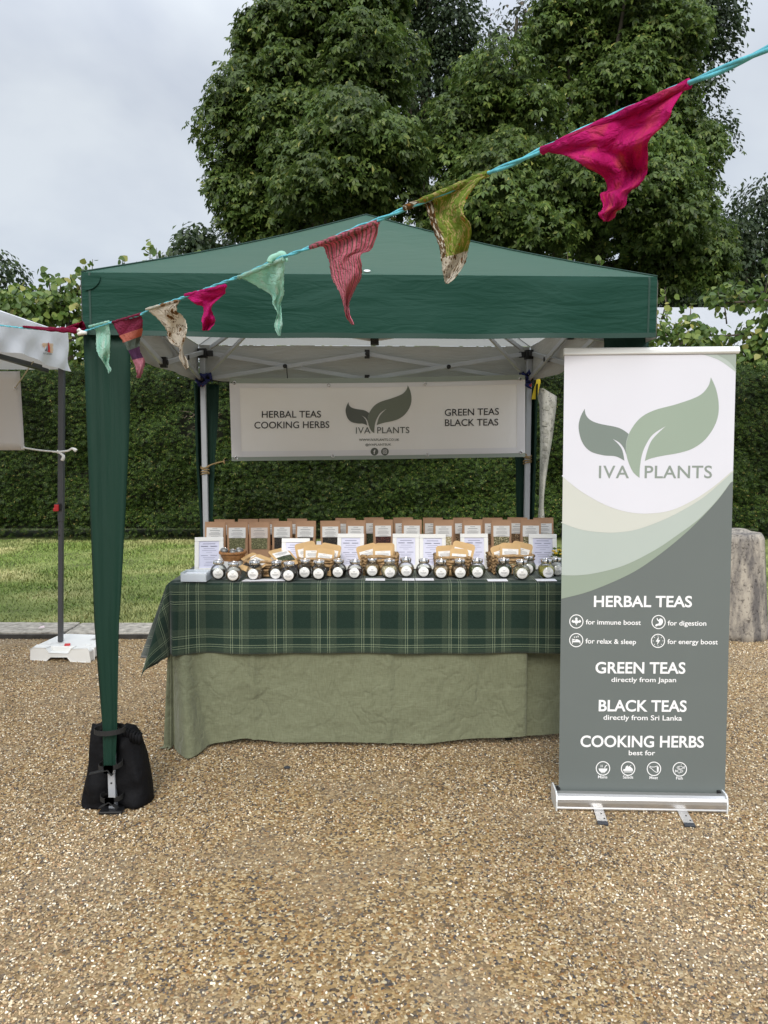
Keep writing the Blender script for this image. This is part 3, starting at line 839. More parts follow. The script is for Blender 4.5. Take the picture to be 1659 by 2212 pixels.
def corners(z, a=EA, b=EB, c=FA, d=FB): return [gz(a, c, z), gz(b, c, z), gz(b, d, z), gz(a, d, z)]
roof = MB(); peak = gz((EA + EB) / 2 - .01, (FA + FB) / 2, ZP)
cs = corners(ZE)
nn = 26
for s in range(4):
    a, b = cs[s], cs[(s + 1) % 4]
    base = len(roof.v)
    idx = {}
    for j in range(nn + 1):
        for i in range(nn + 1 - j):
            t_ = j / nn; u_ = i / max(1, nn - j)
            p = lerp(lerp(a, b, u_), peak, t_)
            # cloth sags a little between the hips and at mid slope
            sag = .030 * math.sin(math.pi * t_) ** 1.0 * (math.sin(math.pi * u_) ** .8) + .018 * math.sin(math.pi * t_)
            rip = .004 * math.sin(u_ * 23 + t_ * 5 + s) * math.sin(math.pi * u_) * math.sin(math.pi * min(1, t_ * 1.2))
            p = p - Vector((0, 0, sag + rip))
            idx[(i, j)] = len(roof.v); roof.v.append(p)
    for j in range(nn):
        for i in range(nn - j):
            roof.f.append((idx[(i, j)], idx[(i + 1, j)], idx[(i, j + 1)]))
            if i + 1 < nn - j: roof.f.append((idx[(i + 1, j)], idx[(i + 1, j + 1)], idx[(i, j + 1)]))
rf = mk("canopy_roof", roof, m_can, tent, smooth=True)
# stitched seams along the hips
for s_ in range(4):
    q = MB(); q.tube([lerp(cs[s_], peak, t_) - Vector((0, 0, .018 * math.sin(math.pi * t_) - .002)) for t_ in [k / 14 for k in range(15)]], .0035, 6)
    mk("seam", q, m_hem, rf, smooth=True)
# valances: four hanging bands with ripples and a hem
def valance(a, b, seed, dz=0):
    q = MB(); nrm = (b - a).cross(Vector((0, 0, 1))).normalized()
    L = (b - a).length
    def fn(u, v):
        am = .006 * v + .003
        w = am * (math.sin(u * 17 + seed) + .6 * math.sin(u * 31 + 2 * v + seed * 2) + .5 * math.sin(u * 9 - 4 * v))
        w *= min(1, 8 * u) * min(1, 8 * (1 - u)) * min(1, v * 6)
        sag = -.008 * math.sin(math.pi * u) * v
        rnd = .004 * max(0, 1 - v * 8) ** 2
        return lerp(a, b, u) + nrm * (w + .004 - rnd) + Vector((0, 0, (ZV - ZE) * v + sag + dz))
    q.grid(lambda u, v: fn(u, 1 - v), 60, 12)
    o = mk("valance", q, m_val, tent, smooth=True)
    h = MB(); h.grid(lambda u, v: fn(u, 1 - .08 * v) + nrm * .0025, 60, 2)
    mk("hem", h, m_hem, o, smooth=True)
    for u0 in (.012, .984):
        h = MB(); h.grid(lambda u, v: fn(u0 + .0035 * u, 1 - v) + nrm * .002, 1, 10)
        mk("seam", h, m_hem, o, smooth=True)
    return o
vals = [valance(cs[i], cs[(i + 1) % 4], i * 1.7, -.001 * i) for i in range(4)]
# corner reinforcement on the front valance and white stickers
pm = MB()
for s_, c_ in ((1, cs[0]),):
    pp = [c_ + U * (s_ * .012) + Vector((0, 0, -.012)) - W_ * .007]
    for k in range(7):
        a_ = k / 6 * math.pi / 2
        pp.append(c_ + U * (s_ * (.012 + .055 * math.cos(a_))) + Vector((0, 0, -.012 - .05 * math.sin(a_))) - W_ * .0105)
    q = MB(); q.poly(pp if s_ < 0 else pp[::-1]); mk("corner_patch", q, m_val, vals[0])
m_wsh = M("white_paint", (.78, .78, .78), .5)
st = MB(); c_ = P(807, 581, FL.y + .06)
fr_n = (peak - (cs[0] + cs[1]) / 2).normalized()
c_ = lerp((cs[0] + cs[1]) / 2, peak, .05) - Vector((0, 0, .004)) - U * .02
st.poly([c_ + U * .012 * math.cos(k * .5236) + fr_n * .014 * math.sin(k * .5236) + Vector((0, 0, .004)) for k in range(12)])
mk("white_sticker", st, m_wsh, rf)

# legs, brackets, sliders
LEGS = [(0, 0), (GW, .10), (GW, GD), (0, GD)]
ZT, ZS = ZE - .035, P(457, 818, FL.y + GD).z
for (u, v) in LEGS:
    q = MB(); q.bar(gz(u, v, .62), gz(u, v, ZT), .032, .032, up=W_)
    leg = mk("leg", q, m_alu, tent, bev=.003)
    q = MB(); q.bar(gz(u, v, .012), gz(u, v, .64), .026, .026, up=W_); mk("lower_tube", q, m_alu, leg, bev=.002)
    q = MB()
    for z in (.11, .17, .23, .36, .42, .48, .54):
        q.tube([gz(u, v - .0125, z), gz(u, v - .0142, z)], .0035, 8)
    mk("pin_hole", q, m_blk, leg, kind='stuff')
    q = MB(); q.box(gz(u, v, .006) , (.085, .075, .012), Matrix.Rotation(AZ, 3, 'Z')); mk("foot_plate", q, m_blk, leg, bev=.003)
    s1 = 1 if u == 0 else -1; s2 = 1 if v < .5 else -1
    for z, nm in ((ZT - .02, "top_bracket"), (ZS, "slider")):
        q = MB(); q.box(gz(u, v, z), (.052, .052, .055), Matrix.Rotation(AZ, 3, 'Z'))
        q.box(gz(u + s1 * .042, v, z), (.04, .024, .034), Matrix.Rotation(AZ, 3, 'Z')); q.box(gz(u, v + s2 * .042, z), (.024, .04, .034), Matrix.Rotation(AZ, 3, 'Z'))
        b_ = mk(nm, q, m_blk, leg, bev=.003)
    if v < .5: continue
    q = MB(); q.box(gz(u + s1 * .004, v - .034, ZS - .035), (.024, .02, .022)); mk("release_button", q, m_red, leg, bev=.003)
# scissor trusses on four sides
def truss(p, q, off):
    """two crossing pairs from post p to post q"""
    n = ((q[0] - p[0]), (q[1] - p[1]))
    L = math.hypot(*n); n = (n[0] / L, n[1] / L)
    o = (-n[1] * off, n[0] * off)
    def at(t, z, k=0): return gz(p[0] + n[0] * t + o[0] * k, p[1] + n[1] * t + o[1] * k, z)
    e = .05; zt, zs = ZT - .02, ZS
    for (t0, z0, t1, z1, k) in ((e, zt, L / 2, zs, 1), (e, zs, L / 2, zt, -1), (L / 2, zs, L - e, zt, -1), (L / 2, zt, L - e, zs, 1)):
        b = MB(); b.bar(at(t0, z0, k), at(t1, z1, k), .013, .024); mk("scissor_bar", b, m_alu, tent, bev=.002)
    for (t, z) in ((L / 2, zt), (L / 2, zs), (L / 4, (zt + zs) / 2), (3 * L / 4, (zt + zs) / 2)):
        b = MB(); b.tube([at(t, z, -2.3), at(t, z, 2.3)], .013, 12)
        if t == L / 2: b.box(at(t, z), (.03, .03, .05))
        mk("joint", b, m_blk, tent, bev=.002)
truss((0, GD), (GW, GD), .009); truss((0, 0), (0, GD), .009); truss((GW, .10), (GW, GD), .009); truss((0, 0), (GW, .10), .009)
hub = gz(GW / 2, GD / 2, ZP - .09)
q = MB(); q.lathe([(.05, -.03), (.05, .03), (.02, .05), (.015, .085)], 16, hub); mk("roof_hub", q, m_blk, tent)
for (u, v) in LEGS:
    top = gz(u, v, ZT - .02); sl = gz(u, v, ZS)
    e1 = lerp(top, hub, .06); m1 = lerp(top, hub, .55)
    q = MB(); q.bar(e1, hub, .016, .022); mk("rafter", q, m_alu, tent, bev=.002)
    q = MB(); q.bar(lerp(sl, m1, .05), m1, .014, .020); mk("rafter_strut", q, m_alu, tent, bev=.002)
# blue cloth ties at the rear sliders, yellow webbing at the right one
m_blue = M("blue_cloth", (.016, .022, .11), .8, bump=.6, bscale=60)
rs = random.Random(5)
for (u, s_) in ((0, 1), (GW, -1)):
    b = MB()
    for k in range(5):
        c = gz(u + s_ * rs.uniform(-.02, .05), GD - .045 + rs.uniform(-.01, .01), ZS + rs.uniform(-.03, .02))
        b.tube([c, c + Vector((rs.uniform(-.03, .03), -.012, rs.uniform(-.03, .03))), c + Vector((rs.uniform(-.045, .045), 0, rs.uniform(-.035, .045)))], [.012, .014, .004], 6)
    mk("blue_tie", b, m_blue, tent, smooth=True, kind='stuff')
yb = MB(); y0 = gz(GW + .02, GD - .04, ZS - .005)
path = [y0 + Vector((.008, 0, .0)), y0 + Vector((.020, -.01, .008)), y0 + Vector((.026, -.012, -.01)), y0 + Vector((.016, -.012, -.05)), y0 + Vector((.003, -.012, -.115))]
yb.grid(lambda u, v: spline(path, 4)[int(v * 16)] + Vector(((u - .5) * .018 * (1 + v), (u - .5) * .006, 0)), 2, 16)
mk("yellow_webbing", yb, M("yellow_webbing", (.55, .42, .02), .7), tent, solid=.0015)

# leg curtains: a folded length of canopy fabric round every leg
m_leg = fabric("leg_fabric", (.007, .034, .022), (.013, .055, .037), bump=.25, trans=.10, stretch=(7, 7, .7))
def curtain(u, v, rows, su, sv):
    """rows: (z, width along the front, width along the side)"""
    q = MB(); n = len(rows)
    def fn(a, t):
        i = min(int(t * (n - 1)), n - 2); f = t * (n - 1) - i
        z = lerp(rows[i][0], rows[i + 1][0], f); wf = lerp(rows[i][1], rows[i + 1][1], f); ws = lerp(rows[i][2], rows[i + 1][2], f)
        o = max(.021, .036 * min(1, wf / .09))
        w = .004 * math.sin(a * 19 + z * 2.5) * min(1, wf / .1) + .003 * math.sin(a * 33 + z)
        if a < .5: return gz(u - su * o, v - sv * o + sv * ws * (1 - a * 2), z) - U * (su * w)
        return gz(u - su * o + su * wf * (a - .5) * 2, v - sv * (o + w), z)
    q.grid(fn, 24, 30)
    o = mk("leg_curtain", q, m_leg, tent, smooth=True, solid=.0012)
    return o
ztop = ZV + .02
curtain(0, 0, [(ztop, .160, .15), (1.45, .150, .14), (1.15, .128, .12), (.8, .100, .10), (.5, .070, .07), (.30, .050, .05), (.22, .044, .04), (.165, .042, .042)], 1, 1)
curtain(GW, .10, [(ztop, .165, .15), (1.2, .14, .12), (.7, .1, .1), (.3, .05, .05), (.13, .03, .03)], -1, 1)
curtain(0, GD, [(ZS - .03, .125, .12), (1.5, .115, .11), (1.2, .085, .09), (.9, .06, .06), (.5, .035, .04), (.2, .03, .03)], 1, -1)
curtain(GW, GD, [(ZS - .03, .125, .12), (1.5, .118, .11), (1.2, .10, .09), (.9, .09, .06), (.5, .055, .04), (.2, .03, .03)], -1, -1)

# ------------------------------------------------------------------ weight bag on the front left leg
m_bag = M("black_nylon", (.005, .005, .006), .75, var=.3, vscale=5, bump=.6, bscale=16, bdist=.02, spec=.15)
m_webb = M("black_webbing", (.014, .014, .014), .7, bump=.4, bscale=300)
bagc = gz(0, .03, 0)
wbag = thing("leg_weight_bag", "black fabric weight bag strapped around the gazebo's front left leg", "weight bag", bagc)
def lobe(out, dep, seed):
    """out: list of left/right pixel pairs from top to bottom"""
    q = MB(); n = len(out); Yc = FL.y + .075
    rr = random.Random(seed); ph = [rr.uniform(0, 6) for _ in range(6)]
    def fn(a, t):
        i = min(int(t * (n - 1)), n - 2); f = t * (n - 1) - i
        y = lerp(out[i][1], out[i + 1][1], f); l = lerp(out[i][0], out[i + 1][0], f); r = lerp(out[i][2], out[i + 1][2], f)
        c = P((l + r) / 2, y, Yc); hw = (r - l) / 2 * Yc / F
        d = dep * (.18 + .95 * math.sin(math.pi * min(1, .08 + t * .72)) ** .8) * .5
        an = a * 2 * math.pi
        e = .8
        cx = math.copysign(abs(math.cos(an)) ** e, math.cos(an)); sy = math.copysign(abs(math.sin(an)) ** e, math.sin(an))
        w = 1 + .10 * math.sin(3 * an + t * 7 + ph[0]) + .08 * math.sin(5 * an - t * 13 + ph[1]) + .07 * math.sin(t * 21 + ph[2] + 2 * math.sin(an)) + .04 * math.sin(t * 37 + 3 * an)
        return Vector((c.x + cx * hw, Yc + sy * d * w, max(.003, c.z + .006 * math.sin(an * 4 + ph[3]) * (1 - t))))
    q.grid(fn, 30, 22)
    q.f.append(tuple(range(30))[::-1]); b = len(q.v) - 31; q.f.append(tuple(b + k for k in range(30)))
    return q
mk("sandbag", lobe([(199, 1566, 250), (198, 1580, 254), (197, 1620, 254), (193, 1660, 255), (186, 1690, 254), (180, 1715, 254), (178, 1740, 253), (186, 1750, 252)], .13, 1), m_bag, wbag, smooth=True)
mk("sandbag", lobe([(257, 1572, 290), (254, 1588, 302), (252, 1620, 312), (251, 1660, 322), (250, 1690, 327), (248, 1715, 331), (246, 1730, 332), (246, 1741, 328)], .14, 2), m_bag, wbag, smooth=True)
def strap(py, half, dz, ends):
    q = MB(); c = P(240 if py < 1600 else 243, py, FL.y)
    zc = c.z
    pts = [gz(.0 + half * math.cos(a_), -.012 + .042 * math.sin(a_), zc + dz * math.cos(a_)) for a_ in [math.pi * 2 * k / 20 for k in range(21)]]
    q.grid(lambda u, v: pts[int(round(u * 20))] + Vector((0, 0, (v - .5) * .018)), 20, 1)
    for (x_, z_) in ends:
        a0 = gz(.005, -.058, zc); b0 = gz(x_, -.062, zc + z_)
        q.bar(a0, b0, .002, .017, up=(0, 1, 0))
        q.box(a0, (.028, .012, .024))
    return mk("strap", q, m_webb, wbag, solid=.002)
strap(1573, .055, .002, []); strap(1648, .042, .004, [(-.06, -.012), (.02, -.02)]); strap(1716, .04, .0, [(.035, -.022), (-.03, -.02)])
q = MB()
for k in range(6):
    a_ = P(268 + 6.5 * k, 1580 + 2.2 * k, FL.y + .03); q.tube([a_ + Vector((0, 0, -.03)), a_ + Vector((.002, -.004, .003 * (k % 2))), a_ + Vector((.004, .02, .004))], [.006, .008, .004], 6)
mk("gathered_top", q, m_bag, wbag, smooth=True, kind='stuff')

# ------------------------------------------------------------------ table with linen cloth and tartan blanket
YT = 3.345
ZT_ = P(800, 1259.5, YT).z
TX0, TX1, TX2 = P(369, 1262, YT).x, P(1137, 1420, YT).x, P(1540, 1262, YT).x
YB = YT + .70
m_tbl = M("table_plastic", (.55, .55, .53), .5, var=.05)
def table(x0, x1, yf, label):
    t = thing("folding_table", label, "table", ((x0 + x1) / 2, (yf + YB) / 2, 0), "tables under the stall cloths")
    q = MB(); q.box(((x0 + x1) / 2, (yf + YB) / 2, ZT_ - .028), (x1 - x0 - .02, YB - yf - .03, .04)); mk("tabletop", q, m_tbl, t, bev=.008)
    for x in (x0 + .05, x1 - .05):
        for y in (yf + .07, YB - .07):
            q = MB(); q.bar((x, y, .012), (x, y, ZT_ - .05), .024, .024)
            l = mk("leg", q, m_blk, t, bev=.003)
            q = MB(); q.lathe([(.018, 0), (.018, .03), (.014, .034)], 14, (x, y, 0)); mk("rubber_foot", q, m_blk, l)
    return t
table(TX0, TX1 - .01, YT + .01, "folding table hidden under the left and middle of the draped cloths, black feet")
table(TX1 + .012, TX2, YT + .075, "second folding table under the cloths behind the roll-up banner, one black leg showing")
def drape_pts(x0, x1, front, left, ztop, flare_fn, wave, maxL=None):
    """perimeter samples: list of (base, outward, hang, uvfn)"""
    S_ = []
    n1 = 26; n2 = 26; n3 = 110
    for k in range(n1):
        y = lerp(YB, YT, k / n1); S_.append((Vector((x0, y, 0)), Vector((-1, 0, 0)), left, 0.0, (lambda h, y=y: (-h, y - YT))))
    for k in range(n2 + 1):
        f = k / n2 * math.pi / 2
        L = min(left / max(math.cos(f), 1e-4), front / max(math.sin(f), 1e-4)) * (1 - .13 * math.sin(2 * f) ** 6)
        if maxL: L = min(L, maxL)
        S_.append((Vector((x0, YT, 0)), Vector((-math.cos(f), -math.sin(f), 0)), L, math.sin(2 * f), (lambda h, f=f: (-h * math.cos(f), -h * math.sin(f)))))
    for k in range(1, n3 + 1):
        x = lerp(x0, x1, k / n3); S_.append((Vector((x, YT, 0)), Vector((0, -1, 0)), front, 0.0, (lambda h, x=x: (x - x0, -h))))
    return S_
def drape(name, x0, x1, front, left, ztop, mat, nh, off, wavef, hemf=None, flare=(.06, .40), pool=.5, rad=.014, maxL=None, flareL=.03):
    S_ = drape_pts(x0, x1, front, left, ztop, None, None, maxL)
    q = MB(); m_ = len(S_)
    for i, (b, nrm, L, cn, uvf) in enumerate(S_):
        Lh = L + (hemf(b, cn) if hemf else 0)
        for j in range(nh + 1):
            h = Lh * j / nh
            side = 1 - min(1, max(0, -nrm.y)) ** 1.2
            fl = flare[0] + (flareL - flare[0]) * side + (flare[1] - flare[0]) * cn ** 1.5 * (1 - .5 * side)
            if h < rad * 1.57:
                a_ = h / rad; o = off + rad * math.sin(a_) - rad; z = ztop - rad * (1 - math.cos(a_))
            else:
                hh = h - rad * 1.57; o = off + hh * fl; z = ztop - rad - hh * math.sqrt(1 - fl * fl)
            o += wavef(b, cn, h, Lh, i)
            if z < .006:
                o += (.006 - z) * pool; z = .006 + .004 * abs(math.sin(i * .9 + j * .5))
            p = b + nrm * o; q.v.append(Vector((p.x, p.y, z))); q.uv.append(uvf(h))
    for i in range(m_ - 1):
        for j in range(nh):
            a_ = i * (nh + 1) + j
            q.f.append((a_, a_ + 1, a_ + nh + 2, a_ + nh + 1))
    return q
# linen
def linen_mat():
    m, t, b = newmat("olive_linen")
    tcn = N(t, 'ShaderNodeTexCoord')
    n1 = N(t, 'ShaderNodeTexNoise'); n1.inputs['Scale'].default_value = 5; n1.inputs['Detail'].default_value = 6; n1.inputs['Distortion'].default_value = .6
    mp = N(t, 'ShaderNodeMapping'); mp.inputs['Scale'].default_value = (1.7, 1.7, 1.3)
    t.links.new(tcn.outputs['Object'], mp.inputs[0]); t.links.new(mp.outputs[0], n1.inputs['Vector'])
    w1 = N(t, 'ShaderNodeTexNoise'); w1.inputs['Scale'].default_value = 260; w1.inputs['Detail'].default_value = 2
    mp2 = N(t, 'ShaderNodeMapping'); mp2.inputs['Scale'].default_value = (1, 1, .12); t.links.new(tcn.outputs['Object'], mp2.inputs[0]); t.links.new(mp2.outputs[0], w1.inputs['Vector'])
    w2 = N(t, 'ShaderNodeTexNoise'); w2.inputs['Scale'].default_value = 260; w2.inputs['Detail'].default_value = 2
    mp3 = N(t, 'ShaderNodeMapping'); mp3.inputs['Scale'].default_value = (.12, .12, 1); t.links.new(tcn.outputs['Object'], mp3.inputs[0]); t.links.new(mp3.outputs[0], w2.inputs['Vector'])
    ad_ = N(t, 'ShaderNodeMath', operation='ADD'); t.links.new(w1.outputs['Fac'], ad_.inputs[0]); t.links.new(w2.outputs['Fac'], ad_.inputs[1])
    cr = N(t, 'ShaderNodeValToRGB'); cr.color_ramp.elements[0].position = .38; cr.color_ramp.elements[0].color = (.172, .184, .112, 1); cr.color_ramp.elements[1].position = .62; cr.color_ramp.elements[1].color = (.215, .228, .145, 1)
    hf = N(t, 'ShaderNodeMath', operation='MULTIPLY'); hf.inputs[1].default_value = .5; t.links.new(ad_.outputs[0], hf.inputs[0]); t.links.new(hf.outputs[0], cr.inputs[0])
    t.links.new(cr.outputs[0], b.inputs['Base Color'])
    # crumple: ridged noise
    vo = N(t, 'ShaderNodeTexVoronoi', feature='DISTANCE_TO_EDGE'); vo.inputs['Scale'].default_value = 7
    n3 = N(t, 'ShaderNodeTexNoise'); n3.inputs['Scale'].default_value = 3; n3.inputs['Detail'].default_value = 3
    mxv = N(t, 'ShaderNodeMix', data_type='VECTOR'); mxv.inputs['Factor'].default_value = .35
    t.links.new(mp.outputs[0], mxv.inputs['A']); t.links.new(n3.outputs['Color'], mxv.inputs['B']); t.links.new(mp.outputs[0], n3.inputs['Vector'])
    t.links.new(mxv.outputs['Result'], vo.inputs['Vector'])
    sm = N(t, 'ShaderNodeMapRange'); sm.inputs['From Max'].default_value = .12; sm.interpolation_type = 'SMOOTHSTEP'
    t.links.new(vo.outputs['Distance'], sm.inputs['Value'])
    b1 = N(t, 'ShaderNodeBump'); b1.inputs['Strength'].default_value = .6; b1.inputs['Distance'].default_value = .045; t.links.new(n1.outputs['Fac'], b1.inputs['Height'])
    b3 = N(t, 'ShaderNodeBump'); b3.inputs['Strength'].default_value = .3; b3.inputs['Distance'].default_value = .008; t.links.new(sm.outputs[0], b3.inputs['Height']); t.links.new(b1.outputs[0], b3.inputs['Normal'])
    b2 = N(t, 'ShaderNodeBump'); b2.inputs['Strength'].default_value = .3; b2.inputs['Distance'].default_value = .001; t.links.new(hf.outputs[0], b2.inputs['Height']); t.links.new(b3.outputs[0], b2.inputs['Normal'])
    t.links.new(b2.outputs[0], b.inputs['Normal']); b.inputs['Roughness'].default_value = .85; setspec(b, .15); b.inputs['Sheen Weight'].default_value = .2
    o = t.nodes['Material Output']; tr = N(t, 'ShaderNodeBsdfTranslucent'); ms = N(t, 'ShaderNodeMixShader'); ms.inputs[0].default_value = .15
    t.links.new(cr.outputs[0], tr.inputs[0]); t.links.new(b.outputs[0], ms.inputs[1]); t.links.new(tr.outputs[0], ms.inputs[2]); t.links.new(ms.outputs[0], o.inputs[0])
    return m
m_linen = linen_mat()
def lin_wave(b, cn, h, L, i):
    t = h / .8
    x = b.x
    w = 0
    if cn == 0 and abs(b.y - YT) < 1e-4:
        w = .012 * t * math.sin(x * 6.3 + 1) + .008 * t * t * math.sin(x * 13.5) + .004 * math.sin(x * 19 + h * 5) * t + .003 * math.sin(h * 14 + x * 6)
        for cx in (P(548, 1500, YT).x, P(840, 1500, YT).x):
            w += .012 * math.exp(-((x - cx) / .014) ** 2) - .006 * t * math.exp(-((x - cx - .05) / .04) ** 2)
        # fullness next to the left corner
        d_ = x - TX0; tt = max(0, t - .25) / .75; wd_ = lerp(.07, .165, tt)
        w += .13 * tt ** .7 * max(0, math.sin(math.pi * min(1, max(0, d_ / wd_) ** 1.6))) ** .7 - .018 * tt * math.exp(-((d_ - wd_ - .03) / .03) ** 2)
    else:
        w = .02 * t * math.sin(i * .55) * (1 if cn else .8)
    return w
def lin_hem(b, cn):
    if cn == 0 and abs(b.y - YT) < 1e-4:
        f = (b.x - TX0) / (TX1 - TX0)
        return -.012 + .03 * max(0, 1 - f / .14) - .014 * math.exp(-((f - .2) / .05) ** 2) - .028 * max(0, (f - .72) / .28)
    return .0
zl = ZT_ - .003
lq = drape("x", TX0, TX1, ZT_ - .008, .70, zl, None, 40, .0, lin_wave, lin_hem, flare=(.03, .055), pool=.9, maxL=.765)
# fold back at the right end of the first table
b0 = len(lq.v)
nh = 40; lastcol = len(lq.v) - (nh + 1)
for k in range(1, 7):
    for j in range(nh + 1):
        p = lq.v[lastcol + j]; lq.v.append(Vector((p.x + .006 * k / 6 + .004 * math.sin(k), p.y + .075 * k / 6, p.z))); lq.uv.append((0, 0))
for k in range(6):
    for j in range(nh):
        a0 = lastcol + j if k == 0 else b0 + (k - 1) * (nh + 1) + j
        a1 = b0 + k * (nh + 1) + j
        lq.f.append((a0, a0 + 1, a1 + 1, a1))
tag(mk("linen_tablecloth", lq, m_linen, smooth=True), "creased olive linen tablecloth hanging to the gravel under the tartan blanket", "tablecloth")
l2 = MB()
xe = TX2 + .01
l2.grid(lambda u, v: (lerp(TX1 + .012, xe, u), YT + .066 - .02 * v + .005 * math.sin(u * 21 + v * 3), lerp(zl, .03 + .012 * math.sin(u * 5), v)), 50, 24)
tag(mk("linen_tablecloth", l2, m_linen, smooth=True), "short piece of olive linen cloth half hidden behind the roll-up banner", "tablecloth")
# tartan
def tartan_mat():
    m, t, b = newmat("green_tartan")
    uv = N(t, 'ShaderNodeUVMap'); sp = N(t, 'ShaderNodeSeparateXYZ'); t.links.new(uv.outputs[0], sp.inputs[0])
    PER = .192
    st = [(0, 0), (.12, .0), (.27, .45), (.40, .0), (.425, 1), (.444, .05), (.475, 1), (.494, .05), (.645, 1), (.664, .05), (.695, 1), (.714, .3), (.735, .45), (.86, 0)]
    cols = []
    for k, ph in ((0, .06), (1, -.02)):
        dv = N(t, 'ShaderNodeMath', operation='MULTIPLY_ADD'); dv.inputs[1].default_value = 1 / PER; dv.inputs[2].default_value = 10 + ph
        t.links.new(sp.outputs[k], dv.inputs[0])
        fr = N(t, 'ShaderNodeMath', operation='FRACT'); t.links.new(dv.outputs[0], fr.inputs[0])
        cr = N(t, 'ShaderNodeValToRGB'); cr.color_ramp.interpolation = 'CONSTANT'; el = cr.color_ramp.elements
        def colr(x):
            if x >= .99: return (.20, .24, .155, 1)
            a_, b_ = np.array((.014, .030, .022)), np.array((.047, .066, .044))
            return (*(a_ + (b_ - a_) * min(1, x / .45)), 1)
        el[0].color = colr(0); el[1].position = st[1][0]; el[1].color = colr(st[1][1])
        for p_, x_ in st[2:]:
            e = el.new(p_); e.color = colr(x_)
        t.links.new(fr.outputs[0], cr.inputs[0]); cols.append(cr.outputs[0])
    mxn = N(t, 'ShaderNodeMix', data_type='RGBA'); mxn.inputs['Factor'].default_value = .5
    t.links.new(cols[0], mxn.inputs['A']); t.links.new(cols[1], mxn.inputs['B'])
    nz_ = N(t, 'ShaderNodeTexNoise'); nz_.inputs['Scale'].default_value = 420; nz_.inputs['Detail'].default_value = 2
    tcn = N(t, 'ShaderNodeTexCoord'); t.links.new(tcn.outputs['Object'], nz_.inputs['Vector'])
    mr_ = N(t, 'ShaderNodeMapRange'); mr_.inputs['From Min'].default_value = .3; mr_.inputs['From Max'].default_value = .7; mr_.inputs['To Min'].default_value = .7; mr_.inputs['To Max'].default_value = 1.35
    t.links.new(nz_.outputs['Fac'], mr_.inputs['Value'])
    sc = N(t, 'ShaderNodeVectorMath', operation='SCALE'); t.links.new(mxn.outputs['Result'], sc.inputs[0]); t.links.new(mr_.outputs[0], sc.inputs['Scale'])
    t.links.new(sc.outputs[0], b.inputs['Base Color'])
    bp = N(t, 'ShaderNodeBump'); bp.inputs['Strength'].default_value = .35; bp.inputs['Distance'].default_value = .0015; t.links.new(nz_.outputs['Fac'], bp.inputs['Height'])
    n1 = N(t, 'ShaderNodeTexNoise'); n1.inputs['Scale'].default_value = 4; n1.inputs['Detail'].default_value = 3; t.links.new(tcn.outputs['Object'], n1.inputs['Vector'])
    b2 = N(t, 'ShaderNodeBump'); b2.inputs['Strength'].default_value = .3; b2.inputs['Distance'].default_value = .03; t.links.new(n1.outputs['Fac'], b2.inputs['Height']); t.links.new(b2.outputs[0], bp.inputs['Normal'])
    t.links.new(bp.outputs[0], b.inputs['Normal']); b.inputs['Roughness'].default_value = .95; setspec(b, .05); b.inputs['Sheen Weight'].default_value = .25
    return m
m_tart = tartan_mat()
def tar_wave(b, cn, h, L, i):
    t = h / .32
    if cn == 0 and abs(b.y - YT) < 1e-4:
        d = b.x - TX0
        return .007 * t * math.sin(b.x * 8) + .005 * t * math.sin(b.x * 19) + .055 * t * math.exp(-(d / .07) ** 2) - .012 * t * math.exp(-((d - .16) / .06) ** 2)
    if cn == 0: return .012 * t * math.sin(i * .6)
    return .03 * t * math.sin(i * .35 + .5)
FRO = .325
tq = drape("x", TX0 + .0, TX2, FRO, .36, ZT_ + .004, None, 26, .016, tar_wave, None, flare=(.05, .22), rad=.022, flareL=.21)
tq.v = tq.v
# top sheet
b0 = len(tq.v)
def topf(u, v):
    return (lerp(TX0 - .004, TX2, u), lerp(YT + .004, YB, v), ZT_ + .004 + .0015 * math.sin(u * 37) * math.sin(v * 11))
ntx, nty = 60, 14
for j in range(nty + 1):
    for i in range(ntx + 1):
        p = Vector(topf(i / ntx, j / nty)); tq.v.append(p); tq.uv.append((p.x - TX0, p.y - YT))
for j in range(nty):
    for i in range(ntx):
        a_ = b0 + j * (ntx + 1) + i; tq.f.append((a_, a_ + 1, a_ + ntx + 2, a_ + ntx + 1))
tag(mk("tartan_blanket", tq, m_tart, smooth=True, solid=.0025), "dark green tartan blanket with pale double stripes draped over the stall tables", "blanket")

